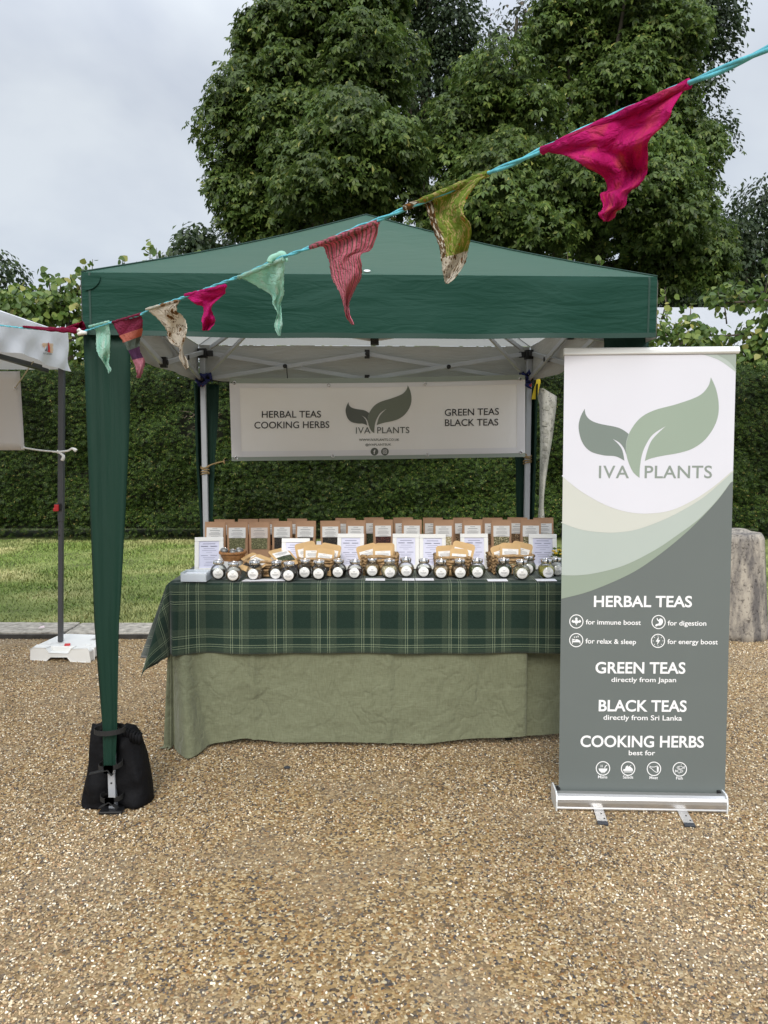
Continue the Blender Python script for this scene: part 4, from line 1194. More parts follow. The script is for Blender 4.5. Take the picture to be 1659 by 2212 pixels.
# ------------------------------------------------------------------ goods on the stall
ZTOP = ZT_ + .0085
m_kraft = M("brown_kraft", (.46, .275, .165), .75, var=.10, vscale=14, bump=.15, bscale=120, bdist=.001)
m_kraft2 = M("golden_kraft", (.60, .40, .19), .7, var=.10, vscale=14, bump=.15, bscale=120, bdist=.001)
m_paper = M("white_paper", (.84, .83, .81), .8)
m_ink = M("grey_ink", (.20, .20, .21), .8)
m_pink = M("pinkish_paper", (.70, .62, .57), .8)
def contents(name, c1, c2, c3=None, scale=260):
    c1, c2, c3 = [tuple(min(.9, v * 1.5 + .004) for v in (c or c2)) for c in (c1, c2, c3)]
    m, t, b = newmat(name)
    tcn = N(t, 'ShaderNodeTexCoord'); vo = N(t, 'ShaderNodeTexVoronoi'); vo.inputs['Scale'].default_value = scale
    t.links.new(tcn.outputs['Object'], vo.inputs['Vector']); sp = N(t, 'ShaderNodeSeparateColor'); t.links.new(vo.outputs['Color'], sp.inputs[0])
    cr = N(t, 'ShaderNodeValToRGB'); cr.color_ramp.interpolation = 'CONSTANT'; el = cr.color_ramp.elements
    el[0].color = (*c1, 1); el[1].position = .5; el[1].color = (*c2, 1)
    e = el.new(.85); e.color = (*(c3 or c2), 1)
    t.links.new(sp.outputs[0], cr.inputs[0]); t.links.new(cr.outputs[0], b.inputs['Base Color'])
    bp = N(t, 'ShaderNodeBump'); bp.inputs['Strength'].default_value = .8; bp.inputs['Distance'].default_value = .002; t.links.new(vo.outputs['Distance'], bp.inputs['Height'])
    t.links.new(bp.outputs[0], b.inputs['Normal']); b.inputs['Roughness'].default_value = .5; setspec(b, .3)
    return m
CT = {
 'black': contents("black_tea", (.008, .007, .006), (.020, .016, .013), (.05, .04, .03)),
 'brown': contents("brown_herbs", (.06, .035, .018), (.15, .09, .045), (.28, .2, .11)),
 'darkred': contents("dark_red_tea", (.018, .006, .005), (.05, .014, .010), (.10, .03, .02)),
 'olive': contents("olive_herbs", (.07, .07, .03), (.12, .12, .055), (.2, .19, .1)),
 'green': contents("green_herbs", (.035, .045, .018), (.08, .09, .035), (.2, .2, .11)),
 'mixed': contents("mixed_herbs", (.07, .07, .03), (.2, .17, .09), (.45, .40, .26)),
 'cream': contents("cream_flowers", (.26, .21, .11), (.42, .36, .22), (.6, .55, .4)),
 'tan': contents("tan_herbs", (.18, .12, .06), (.28, .2, .11), (.42, .33, .2)),
 'yellow': contents("yellow_flowers", (.22, .19, .03), (.36, .31, .06), (.2, .22, .08)),
 'darkgreen': contents("dark_green_herbs", (.015, .025, .012), (.04, .055, .025), (.09, .1, .05)),
}
def print_lines(spec, w, zc, y, h=.0011):
    """rows of thin printed bars: (z, fraction of width)"""
    q = MB()
    for z, f, *s in spec:
        hh = (s[0] if s else h)
        q.poly([(-w * f / 2, y, z - hh / 2), (w * f / 2, y, z - hh / 2), (w * f / 2, y, z + hh / 2), (-w * f / 2, y, z + hh / 2)])
    return q
# --- brown paper bags with a window
BW, BH, BD = .104, .208, .052
def make_bag():
    t = thing("tea_bag", "", "paper bag")
    q = MB()
    def fn(u, v):
        a = u * 2 * math.pi; z = v * BH
        d = BD / 2 * (1 - v) ** .75 + .0022
        e = .35
        cx = math.copysign(abs(math.cos(a)) ** e, math.cos(a)); sy = math.copysign(abs(math.sin(a)) ** .45, math.sin(a))
        return (BW / 2 * cx, sy * d * (1 + .05 * math.sin(v * 9 + a * 2)), z)
    q.grid(fn, 28, 14); q.f.append(tuple(range(28))[::-1])
    mk("bag_body", q, m_kraft, t, local=True, smooth=True)
    q = MB(); q.box((0, -.0005, BH - .014), (BW * .985, .0062, .026)); mk("folded_top", q, m_kraft, t, local=True, bev=.001)
    def yf(z): return -(BD / 2 * (1 - z / BH) ** .75 + .0022) * 1.05 - .0012
    z0, z1 = .1325, .1815
    q = MB(); q.grid(lambda u, v: ((u - .5) * .082, yf(lerp(z0, z1, v)) - .0012, lerp(z0, z1, v)), 1, 4)
    lab = mk("label", q, m_paper, t, local=True)
    q = MB()
    for z, f, h in ((.176, .3, .0016), (.167, .6, .002), (.158, .5, .0009), (.154, .72, .0009), (.150, .66, .0009), (.146, .7, .0009), (.139, .45, .0009), (.1355, .6, .0009)):
        y = yf(z) - .0022
        q.poly([(-.082 * f / 2, y, z - h / 2), (.082 * f / 2, y, z - h / 2), (.082 * f / 2, y, z + h / 2), (-.082 * f / 2, y, z + h / 2)])
    mk("print", q, m_ink, lab, local=True, kind='stuff')
    w0, w1 = .080, .1320
    q = MB(); q.grid(lambda u, v: ((u - .5) * .077, yf(lerp(w0, w1, v)) - .0008 - .0006 * math.sin(u * 9 + v * 7), lerp(w0, w1, v)), 6, 6)
    mk("window", q, CT['black'], t, local=True, smooth=True)
    return t
def matset(root, part, mat):
    for ch in root.children:
        if ch.name.split('.')[0] == part:
            ch.material_slots[0].link = 'OBJECT'; ch.material_slots[0].material = mat
bag0 = make_bag(); used = [False]
def clone(proto, first):
    if first: return proto
    return copy_tree(proto)
rs = random.Random(8)
def place_bag(x0, x1, py, Y, cont, label, group, n, rz=0, labmat=None):
    o = clone(bag0, n == 0)
    c = P((x0 + x1) / 2, py, Y); s = (x1 - x0) * (Y + .05) / F / BW
    hh = c.z - ZTOP
    o.location = (c.x, Y, ZTOP); o.rotation_euler = (R(rs.uniform(-1.5, 1.5)), R(rs.uniform(-.6, .6)), R(rz + rs.uniform(-3, 3)))
    o.scale = (s, 1, hh / BH)
    o['label'] = label; o['group'] = group
    matset(o, 'window', CT[cont])
    for ch in o.children:
        if ch.name.startswith('label') and labmat is not None:
            ch.material_slots[0].link = 'OBJECT'; ch.material_slots[0].material = labmat
YF_, YBk = 3.80, 3.94
ordn = ["first", "second", "third", "fourth", "fifth", "sixth", "seventh", "eighth", "ninth", "tenth", "eleventh", "twelfth", "thirteenth"]
front = [(441.5, 487, 1127.4, 'green', "leftmost brown paper tea bag of the front row, behind the leftmost white frame"),
 (491, 537, 1127.2, 'olive', "front-row brown paper bag with a grey-green herb window above the wicker bowl"),
 (538.5, 584, 1127, 'olive', "front-row brown paper bag with olive herbs and a pinkish label"),
 (587.7, 631.5, 1125.7, 'black', "front-row brown paper bag of black tea just left of the second white frame's left edge"),
 (637.6, 681.8, 1125, 'black', "fifth front-row brown paper bag from the left, left of the gap in the row"),
 (692.6, 736, 1125, 'black', "front-row brown paper bag of black tea just right of the gap in the row"),
 (746.8, 789.3, 1123.5, 'black', "front-row brown paper bag standing behind the third white frame from the left"),
 (806.3, 849.3, 1122.7, 'darkred', "front-row brown paper bag with a dark red tea window"),
 (867.8, 911, 1122.7, 'green', "front-row brown paper bag behind the left one of the two touching white frames"),
 (936.3, 980, 1122.7, 'cream', "front-row brown paper bag with pale cream herbs right of the two touching frames"),
 (998, 1042, 1122, 'brown', "front-row brown paper bag standing behind the sixth white frame from the left"),
 (1061.6, 1105.3, 1122.7, 'mixed', "front-row brown paper bag with a full window of mixed green herbs"),
 (1124, 1168, 1122, 'mixed', "rightmost brown paper bag of the front row, behind the rightmost white frame")]
for n, (x0, x1, py, c_, lab) in enumerate(front):
    place_bag(x0, x1, py, YF_, c_, lab, "paper tea bags in the front row", n, labmat=m_pink if n == 2 else None)
back = [(463.5, 507, 1122), (515, 558.5, 1121), (560.5, 603, 1120.5), (620, 662.6, 1120.5), (724, 767, 1119), (787, 829.6, 1118), (850.3, 892.5, 1118), (913.3, 955.5, 1118.3), (979.3, 1021, 1118.4), (1042.8, 1085.5, 1118.5), (1095.5, 1138, 1117.7), (1152.6, 1196, 1118.5)]
bl = ["leftmost brown paper bag of the back row, peeping above the front row", "back-row paper bag peeping between the second and third front bags", "back-row paper bag peeping between the third and fourth front bags", "back-row paper bag peeping over the fourth and fifth front bags, left of the gap",
      "first back-row paper bag right of the gap in the row", "back-row paper bag left of the dark red tea bag with a dark window showing", "back-row paper bag peeping out right of the dark red tea bag", "back-row paper bag peeping left of the cream herb bag", "back-row paper bag with dark herbs right of the cream herb bag",
      "back-row paper bag peeping left of the full mixed-herb bag", "back-row paper bag with dark herbs right of the full mixed-herb bag", "rightmost brown paper bag of the back row with its label showing, beside the roll-up banner"]
for k, (x0, x1, py) in enumerate(back):
    place_bag(x0, x1, py, YBk, ['olive', 'black', 'black', 'brown', 'black', 'darkgreen', 'brown', 'brown', 'brown', 'brown', 'brown', 'mixed'][k], bl[k], "paper tea bags in the back row", 1)

# --- glass jars
def glass_mat():
    m = bpy.data.materials.new("clear_glass"); m.use_nodes = True; t = m.node_tree; t.nodes.clear()
    o = N(t, 'ShaderNodeOutputMaterial'); tr = N(t, 'ShaderNodeBsdfTransparent'); tr.inputs[0].default_value = (.95, .97, .96, 1)
    gl = N(t, 'ShaderNodeBsdfGlossy'); gl.inputs['Roughness'].default_value = .03
    fr = N(t, 'ShaderNodeLayerWeight'); fr.inputs[0].default_value = .22
    mp = N(t, 'ShaderNodeMapRange'); mp.inputs['To Min'].default_value = .07; mp.inputs['To Max'].default_value = .85
    t.links.new(fr.outputs['Fresnel'], mp.inputs['Value'])
    ms = N(t, 'ShaderNodeMixShader'); t.links.new(mp.outputs[0], ms.inputs[0]); t.links.new(tr.outputs[0], ms.inputs[1]); t.links.new(gl.outputs[0], ms.inputs[2]); t.links.new(ms.outputs[0], o.inputs[0])
    return m
m_glass = glass_mat()
m_chrome = M("chrome", (.72, .72, .73), .16, metal=1.0)
def jar_profile(s=1.0):
    r = .0365 * s; cz = .036
    pr = []
    for k in range(13):
        a = R(-58 + k * (58 + 55) / 12)
        pr.append((r * math.cos(a), cz + r * .98 * math.sin(a)))
    return pr
def make_jar(fill):
    t = thing("spice_jar", "", "jar")
    pr = [(.012, .0045)] + jar_profile()
    pr = [(.017, pr[1][1] - .0002)] + pr[1:] + [(.0205, .0672), (.0205, .071)]
    z0 = pr[0][1]; pr = [(r, z - z0) for r, z in pr]
    q = MB(); q.lathe(pr, 36, capt=False); mk("glass", q, m_glass, t, local=True, smooth=True)
    zf = fill * .060
    ip = [(.9 * r, z + .0016) for r, z in pr if z < zf]; ip += [(ip[-1][0] * .95, zf), (ip[-1][0] * .5, zf + .0035), (.002, zf + .0045)]
    q = MB(); q.lathe(ip, 28, capt=False, fn=lambda a, z: 1 + .025 * math.sin(5 * a + z * 300)); mk("contents", q, CT['black'], t, local=True, smooth=True)
    q = MB(); q.lathe([(.0225, .064), (.0238, .0655), (.0238, .0775), (.0225, .0800), (.017, .0803), (.0165, .0785), (.001, .0783)], 32); mk("lid", q, m_chrome, t, local=True, smooth=True, bev=.0004)
    # round label wrapped on the glass, facing the front and a little up
    rl = .0222; q = MB(); nr = 5; na = 28; cz = .036 - z0 - .003; rr = .0372
    def onsph(x, z): 
        d2 = x * x + z * z
        return (x, -math.sqrt(max(0, rr * rr - d2)), cz + z)
    q.v.append(Vector(onsph(0, 0)))
    for i in range(1, nr + 1):
        for k in range(na):
            a = 2 * math.pi * k / na; q.v.append(Vector(onsph(rl * i / nr * math.cos(a), rl * i / nr * math.sin(a))))
    for k in range(na): q.f.append((0, 1 + k, 1 + (k + 1) % na))
    for i in range(nr - 1):
        for k in range(na):
            a = 1 + i * na + k; b = 1 + i * na + (k + 1) % na; q.f.append((a, a + na, b + na, b))
    lab = mk("label", q, m_paper, t, local=True, smooth=True)
    q = MB()
    for z, w, h in ((.008, .012, .0012), (.0045, .009, .0010), (-.001, .024, .0014), (-.0045, .028, .0014), (-.008, .018, .0012)):
        for s_ in range(4):
            xa, xb = -w / 2 + w * s_ / 4, -w / 2 + w * (s_ + 1) / 4
            pts = []
            for x_, z_ in ((xa, z - h / 2), (xb, z - h / 2), (xb, z + h / 2), (xa, z + h / 2)):
                p = Vector(onsph(x_, z_)); p.y -= .0004; pts.append(p)
            q.poly(pts)
    mk("print", q, m_ink, lab, local=True, kind='stuff')
    return t
jarA, jarB = make_jar(.62), make_jar(.80)
jfirst = {'A': True, 'B': True}
jars = [(471.5, 1252.4, 'black', 'A', "leftmost glass jar in the jar row, in front of the leftmost white frame"),
 (504, 1256.6, 'brown', 'A', "glass jar of brown herbs, second from the left end, below the wicker bowl"),
 (550, 1254, 'brown', 'A', "third glass jar from the left with dark brown herbs, before the first square basket"),
 (597, 1253, 'black', 'A', "fourth glass jar from the left with black tea, set slightly behind its right neighbour"),
 (624.5, 1256.6, 'black', 'A', "fifth glass jar from the left with black tea, nearest the table edge"),
 (659, 1250, 'black', 'A', "sixth glass jar from the left, set back behind its two neighbours"),
 (689, 1253, 'black', 'A', "seventh glass jar from the left with black tea, before the second square basket"),
 (731, 1249.4, 'black', 'A', "eighth glass jar from the left with black tea, before the third white frame's left edge"),
 (767, 1250.8, 'darkred', 'A', "ninth glass jar from the left with dark red tea, below the third white frame"),
 (804, 1246.6, 'tan', 'B', "glass jar of pale tan herbs before the third square basket, left of the cream jar"),
 (841, 1250, 'cream', 'B', "glass jar of cream coloured flowers above a paper slip"),
 (876.7, 1247.4, 'tan', 'A', "glass jar of tan herbs below the left one of the two touching white frames"),
 (915.9, 1248.3, 'black', 'A', "glass jar with dark tea below the right one of the two touching white frames"),
 (953.4, 1250.7, 'tan', 'B', "glass jar of golden tan herbs before the fourth square basket's left half"),
 (993, 1250.7, 'brown', 'B', "glass jar of pinkish brown herbs before the fourth square basket's right half"),
 (1031, 1250, 'green', 'B', "glass jar of green-brown herbs below the sixth white frame from the left"),
 (1088.9, 1249, 'darkgreen', 'B', "glass jar of dark green herbs before the rightmost square basket's left half"),
 (1127.2, 1252.9, 'mixed', 'B', "glass jar of mixed herbs nearest the table edge before the rightmost square basket"),
 (1140, 1242.7, 'green', 'B', "glass jar standing half hidden behind the mixed-herb jar"),
 (1181, 1250.5, 'yellow', 'B', "glass jar of yellow flowers below the rightmost white frame"),
 (1202, 1245, 'black', 'A', "rightmost glass jar with dark tea, half hidden behind the yellow-flower jar and banner")]
for x_, y_, c_, k_, lab in jars:
    proto = jarA if k_ == 'A' else jarB
    o = clone(proto, jfirst[k_]); jfirst[k_] = False
    g = G(x_, y_ - 1.5, ZTOP)
    o.location = (g.x, g.y + .012, ZTOP + .0003); o.rotation_euler = (0, 0, R(rs.uniform(-7, 7)))
    s_ = rs.uniform(1.02, 1.07); o.scale = (s_, s_, s_)
    o['label'] = lab; o['group'] = "round glass jars along the table edge"; matset(o, 'contents', CT[c_])

# --- white photo frames
m_frame = M("white_wood", (.86, .86, .84), .4)
m_sheetp = M("lavender_paper", (.70, .71, .88), .35, spec=.6)
m_fink = M("blurred_ink", (.33, .34, .48), .6)
def make_frame():
    t = thing("photo_frame", "", "photo frame")
    w, h, bd, d = .134, .172, .0205, .014
    for (x0, x1, z0, z1) in ((-w / 2, w / 2, 0, bd), (-w / 2, w / 2, h - bd, h), (-w / 2, -w / 2 + bd, bd, h - bd), (w / 2 - bd, w / 2, bd, h - bd)):
        q = MB(); q.box(((x0 + x1) / 2, 0, (z0 + z1) / 2), (x1 - x0 - .0004, d, z1 - z0 - .0004)); mk("frame_side", q, m_frame, t, local=True, bev=.0015)
    q = MB(); q.box((0, .001, h / 2), (w - 2 * bd + .004, .004, h - 2 * bd + .004)); sh = mk("price_sheet", q, m_sheetp, t, local=True)
    q = MB(); L = .094
    spec = [(h - .033, .62, .0034), (h - .045, .34, .003), (h - .0452, .34, .003), (h - .056, .55, .0018), (h - .066, .7, .0018), (h - .075, .3, .0014), (h - .09, .36, .003), (h - .1, .6, .0018), (h - .108, .5, .0018), (h - .123, .34, .0028), (h - .132, .46, .0018), (h - .14, .5, .0018)]
    for z, f, hh in spec:
        if hh == .003:
            for sx in (-.022, .022):
                q.poly([(sx - .016, -.0016, z - hh / 2), (sx + .016, -.0016, z - hh / 2), (sx + .016, -.0016, z + hh / 2), (sx - .016, -.0016, z + hh / 2)])
        else:
            q.poly([(-L * f / 2, -.0016, z - hh / 2), (L * f / 2, -.0016, z - hh / 2), (L * f / 2, -.0016, z + hh / 2), (-L * f / 2, -.0016, z + hh / 2)])
    mk("print", q, m_fink, sh, local=True, kind='stuff')
    q = MB(); q.bar((0, .009, h * .6), (0, .062, .006), .04, .003, up=(0, 1, 0)); mk("easel_back", q, m_blk, t, local=True)
    return t
fr0 = make_frame()
fr = [(421, 482, 1161.5, 1237, "leftmost white photo frame with a lavender price sheet, at the table's left end", 5),
 (608, 668.5, 1164, 1240, "white photo frame mostly hidden behind the pouches of the second square basket", 0),
 (728.4, 786, 1154, 1232, "third white photo frame from the left, between the second and third square baskets", -1),
 (848.3, 905.6, 1154, 1230, "left one of the two touching white photo frames", 0),
 (906.2, 963.3, 1155, 1231, "right one of the two touching white photo frames", 0),
 (995, 1055, 1154, 1230, "sixth white photo frame from the left, behind the fourth square basket's right end", 1),
 (1143, 1203, 1155, 1231, "rightmost white photo frame beside the roll-up banner", -2)]
for k, (x0, x1, y0, y1, lab, rz) in enumerate(fr):
    o = clone(fr0, k == 0); g = G((x0 + x1) / 2, y1, ZTOP)
    w_px = (x1 - x0) * (g.y + .06) / F; s_ = w_px / .134
    hz = P((x0 + x1) / 2, y0, g.y + .03).z - ZTOP
    o.location = (g.x, g.y, ZTOP + .002); o.rotation_euler = (R(-12), 0, R(rz)); o.scale = (s_, 1, hz / .172 / math.cos(R(12)))
    o['label'] = lab; o['group'] = "white photo frames with price sheets"

# --- seagrass baskets
m_wick = M("seagrass", (.40, .26, .13), .8, var=.35, vscale=60, bump=.4, bscale=200, bdist=.001)
m_wick2 = M("wicker", (.33, .16, .06), .6, var=.3, vscale=60)
def woven(w0, d0, w1, d1, h, rows, r, mat, name, label, cat, loc, rz, group, power=.25):
    t = thing(name, label, cat, loc, group, R(rz))
    for i in range(rows):
        f = i / (rows - 1); w = lerp(w0, w1, f); d = lerp(d0, d1, f); z = lerp(r, h - r, f)
        pts = []; n = 44
        for k in range(n + 1):
            a = 2 * math.pi * k / n
            x = math.copysign(abs(math.cos(a)) ** power, math.cos(a)); y = math.copysign(abs(math.sin(a)) ** power, math.sin(a))
            wv = r * .75 * (1 if (k + i) % 2 else -1)
            pts.append((x * (w / 2 + wv), y * (d / 2 + wv), z + r * .25 * (1 if (k // 2 + i) % 2 else -1)))
        q = MB(); q.tube(pts, r * 1.08, 6, cap=False)
        mk("weave_row", q, mat, t, local=True, smooth=True)
    q = MB(); q.box((0, 0, .004), (w0 * .94, d0 * .94, .006)); mk("base", q, mat, t, local=True)
    return t
def basket_at(x0, x1, ytop, ybase, label, rz=0, dep=.12):
    g = G((x0 + x1) / 2, ybase, ZTOP); w = (x1 - x0) * (g.y) / F
    h = P((x0 + x1) / 2, ytop, g.y).z - ZTOP
    return woven(w * .86, dep * .86, w * .95, dep, h, 6, h / 12.5, m_wick, "seagrass_basket", label, "basket", (g.x, g.y + dep / 2, ZTOP + .001), rz, "square woven baskets on the stall"), g, w, h
B1 = basket_at(526, 624, 1212, 1247, "first square woven basket from the left, paper pouches lying across its top", 0, .13)
B2 = basket_at(642, 731, 1206, 1245, "second square woven basket from the left, holding upright pouches", 0)
B3 = basket_at(781, 860, 1200, 1243, "third square woven basket, between the third frame and the two touching frames", 0)
B4 = basket_at(941, 1017, 1203, 1245, "fourth square woven basket, in front of the two rightmost-but-one frames", 0)
B5 = basket_at(1059, 1153, 1199, 1241, "rightmost square woven basket, left of the rightmost frame", 8)

# --- golden pouches
def make_pouch():
    t = thing("herb_pouch", "", "pouch")
    w, h = .092, .135
    out = []
    for cx, cz, a0 in ((w / 2 - .014, h - .014, 0), (-w / 2 + .014, h - .014, 90), (-w / 2 + .004, .004, 180), (w / 2 - .004, .004, 270)):
        r_ = .014 if cz > .05 else .004
        for k in range(6):
            a = R(a0 + 90 * k / 5); out.append((cx + r_ * math.cos(a), cz + r_ * math.sin(a)))
    q = MB(); n = len(out)
    def thick(x, z): return .001 + .011 * max(0, (1 - abs(x) / (w / 2))) ** .5 * max(0, min(1, (h * .78 - z) / .07)) * min(1, z / .008 + .2)
    for s_ in (-1, 1):
        b = len(q.v)
        for f in (1.0, .8, .5, .2):
            for x, z in out:
                x2, z2 = x * f, h * .45 + (z - h * .45) * f
                q.v.append(Vector((x2, s_ * (thick(x2, z2) if f < 1 else .0006), z2)))
        for i in range(3):
            for k in range(n):
                k2 = (k + 1) % n; fc = (b + i * n + k, b + i * n + k2, b + (i + 1) * n + k2, b + (i + 1) * n + k)
                q.f.append(fc[::-1] if s_ < 0 else fc)
        fc = tuple(b + 3 * n + k for k in range(n)); q.f.append(fc[::-1] if s_ < 0 else fc)
    mk("pouch_body", q, m_kraft2, t, local=True, smooth=True)
    def yy(x, z): return -thick(x, z) - .0016
    z0, z1, lw = .068, .108, .072
    q = MB(); q.grid(lambda u, v: ((u - .5) * lw, yy((u - .5) * lw, lerp(z0, z1, v)), lerp(z0, z1, v)), 6, 4); lab = mk("label", q, m_paper, t, local=True, smooth=True)
    q = MB()
    for z, f in ((.103, .3), (.095, .75), (.090, .8), (.085, .7), (.078, .5)):
        xs = lw * f / 2; q.poly([(-xs, yy(0, z) - .001, z - .0006), (xs, yy(0, z) - .001, z - .0006), (xs, yy(0, z) - .001, z + .0006), (-xs, yy(0, z) - .001, z + .0006)])
    mk("print", q, m_ink, lab, local=True, kind='stuff')
    q = MB(); z0, z1 = .022, .0675
    q.grid(lambda u, v: ((u - .5) * lw * .93, yy((u - .5) * lw, lerp(z0, z1, v)) - .0004, lerp(z0, z1, v)), 6, 4); mk("window", q, CT['darkgreen'], t, local=True, smooth=True)
    return t
po0 = make_pouch(); pfirst = [True]
def pouch(px, ptop, Y, roll, lean, yaw, label, cont='darkgreen', sc=1.0, lift=None):
    """px, ptop: middle of the top edge; roll tilts in the picture plane, lean tips it backwards"""
    o = clone(po0, pfirst[0]); pfirst[0] = False
    top = P(px, ptop, Y)
    Mx = Matrix.Rotation(R(yaw), 3, 'Z') @ Matrix.Rotation(R(-lean), 3, 'X') @ Matrix.Rotation(R(roll), 3, 'Y')
    base = top - Mx @ Vector((0, 0, .135 * sc))
    if base.z < ZTOP + .006 and lift is None:
        base.z = ZTOP + .006
    o.location = base; o.rotation_euler = Mx.to_euler(); o.scale = (sc, sc, sc)
    o['label'] = label; o['group'] = "golden paper pouches in the baskets"; matset(o, 'window', CT[cont])
b1y = B1[1].y + .06
pouch(598, 1186, b1y + .05, -20, 62, 14, "golden paper pouch lying flat uppermost at the back of the first square basket", 'darkgreen', 1.05)
pouch(575, 1203, b1y + .0, 34, 66, 0, "golden paper pouch lying askew at the front of the first square basket, dark window showing", 'black', 1.05)
pouch(609, 1194, b1y + .06, 12, 45, -14, "golden paper pouch sticking out at the right end of the first square basket", 'darkgreen', .95)
pouch(533, 1199, b1y + .06, -30, 60, 20, "golden paper pouch at the left end of the first basket behind the wicker bowl", 'darkgreen', .9)
b2y = B2[1].y + .05
pouch(657, 1171.5, b2y + .03, -12, 14, 4, "tallest golden pouch leaning left in the second square basket", 'black', 1.03)
pouch(717, 1176, b2y + .035, 10, 16, -4, "golden pouch leaning right at the right end of the second square basket", 'black', 1.03)
pouch(677.5, 1189.5, b2y + .0, 0, 10, 0, "upright golden pouch in the middle of the second square basket", 'black', 1.0)
pouch(705, 1204, b2y - .022, 8, 12, -3, "lowest golden pouch at the front of the second square basket", 'black', .9)
b3y = B3[1].y + .05
pouch(789, 1177.5, b3y + .0, -14, 14, 5, "golden pouch leaning left in the third square basket", 'green', 1.02)
pouch(831, 1173, b3y + .035, 0, 12, 0, "tallest golden pouch at the back right of the third square basket", 'brown', 1.0)
pouch(826.5, 1191.5, b3y - .022, -2, 10, -2, "lower golden pouch at the front right of the third square basket", 'brown', .98)
b4y = B4[1].y + .05
pouch(961.5, 1185, b4y + .02, -3, 12, 3, "golden pouch at the left of the fourth square basket", 'green', .96)
pouch(1004, 1189.5, b4y + .01, 13, 16, -6, "wide golden pouch leaning right in the fourth square basket", 'green', 1.12)
pouch(992, 1207, b4y - .024, 4, 14, 0, "low golden pouch at the front of the fourth square basket", 'darkgreen', .9)
b5y = B5[1].y + .05
pouch(1077, 1181, b5y + .01, -16, 16, 8, "pale golden pouch leaning left in the rightmost square basket", 'mixed', 1.0)
pouch(1130.5, 1177.5, b5y + .03, 13, 14, -8, "golden pouch leaning right in the rightmost square basket", 'green', 1.04)
pouch(1102.5, 1190.5, b5y - .018, 2, 10, -2, "golden pouch at the front of the rightmost square basket with a pale label", 'mixed', 1.03)

# --- wicker bowl with tea infusers
g = G(501, 1240, ZTOP)
kw = g.y / F
hb_ = P(501, 1194, g.y).z - ZTOP
bowl = thing("wicker_bowl", "small brown wicker bowl with a white band holding tea infusers", "bowl", (g.x, g.y + .03, ZTOP + .001))
q = MB(); r1 = 28 * kw
prof = [(r1 * .62, 0), (r1 * .66, hb_ * .3), (r1 * .74, hb_ * .6), (r1 * .92, hb_ * .8), (r1 * .97, hb_ * .97), (r1 * .9, hb_ * .97), (r1 * .86, hb_ * .8), (r1 * .6, hb_ * .55), (.004, hb_ * .5)]
q.lathe(prof, 40, fn=lambda a, z: 1 + .018 * math.sin(a * 20 + z * 260)); mk("bowl_body", q, m_wick2, bowl, local=True, smooth=True)
q = MB()
for s_ in (0, 1):
    pts = [(r1 * (1 + .03 * math.sin(a * 14 + s_ * math.pi)) * math.cos(a), r1 * (1 + .03 * math.sin(a * 14 + s_ * math.pi)) * math.sin(a), hb_ * .97 + .004 * math.cos(a * 14 + s_ * math.pi)) for a in [2 * math.pi * k / 84 for k in range(85)]]
    q2 = MB(); q2.tube(pts, .0042, 6, cap=False); mk("braided_rim", q2, m_wick2, bowl, local=True, smooth=True)
q = MB(); q.lathe([(r1 * .70, .004), (r1 * .79, hb_ * .6)], 40, capb=False, capt=False); mk("white_band", q, m_paper, bowl, local=True, smooth=True)
m_mesh = M("steel_mesh", (.28, .28, .27), .35, metal=.8, bump=1.0, bscale=700, bdist=.001)
for k, (px, py, lab) in enumerate(((484.5, 1191, "left steel mesh tea infuser in the wicker bowl"), (503.5, 1194.5, "middle steel mesh tea infuser in the wicker bowl, ring handle towards the front"), (517.5, 1191.5, "right steel mesh tea infuser in the wicker bowl"))):
    c = P(px, py, g.y + .03 + (.0 if k == 1 else .012)); r_ = .0175
    t = thing("tea_infuser", lab, "tea infuser", c, "tea infusers in the wicker bowl")
    q = MB(); q.lathe([(.001, -r_)] + [(r_ * math.cos(a), r_ * math.sin(a)) for a in [R(-75 + 15 * i) for i in range(11)]] + [(.001, r_)], 24, c); mk("mesh_ball", q, m_mesh, t, smooth=True)
    q = MB(); tilt = (.5, -.3, -.8)[k]
    pts = [c + Vector((math.cos(a) * r_ * 1.06, -.3 * r_ * math.sin(a + tilt), math.sin(a) * r_ * 1.06 * math.cos(tilt * .4))) for a in [2 * math.pi * i / 24 for i in range(25)]]
    q.tube(pts, .0016, 6, cap=False); mk("wire_rim", q, m_chrome, t, smooth=True)

# --- clear box with cards, paper slips, small card, flowers
m_acr, t_, b_ = newmat("cloudy_plastic"); b_.inputs['Base Color'].default_value = (.72, .78, .84, 1); b_.inputs['Alpha'].default_value = .5; b_.inputs['Roughness'].default_value = .25
g = G(419, 1257, ZTOP); w = 56 * g.y / F; h = P(419, 1237.5, g.y).z - ZTOP; d = .085
cb = thing("card_box", "low clear plastic box of white business cards at the table's left corner", "card box", (g.x, g.y + d / 2, ZTOP + .001), rotz=R(-3))
for c_, s_ in (((0, 0, .001), (w, d, .002)), ((0, -d / 2, h * .45), (w, .002, h * .9)), ((0, d / 2, h / 2), (w, .002, h)), ((-w / 2, 0, h / 2), (.002, d * .97, h * .96)), ((w / 2, 0, h / 2), (.002, d * .97, h * .96))):
    q = MB(); q.box(c_, s_); mk("clear_side", q, m_acr, cb, local=True)
q = MB()
for k in range(9):
    q.box((rs.uniform(-.001, .001), 0, .005 + k * h * .07), (w * .93, d * .9, h * .055))
mk("card_stack", q, M("pale_card", (.84, .87, .92), .6), cb, local=True, kind='stuff')
m_slip = M("paper_slip", (.80, .81, .86), .7)
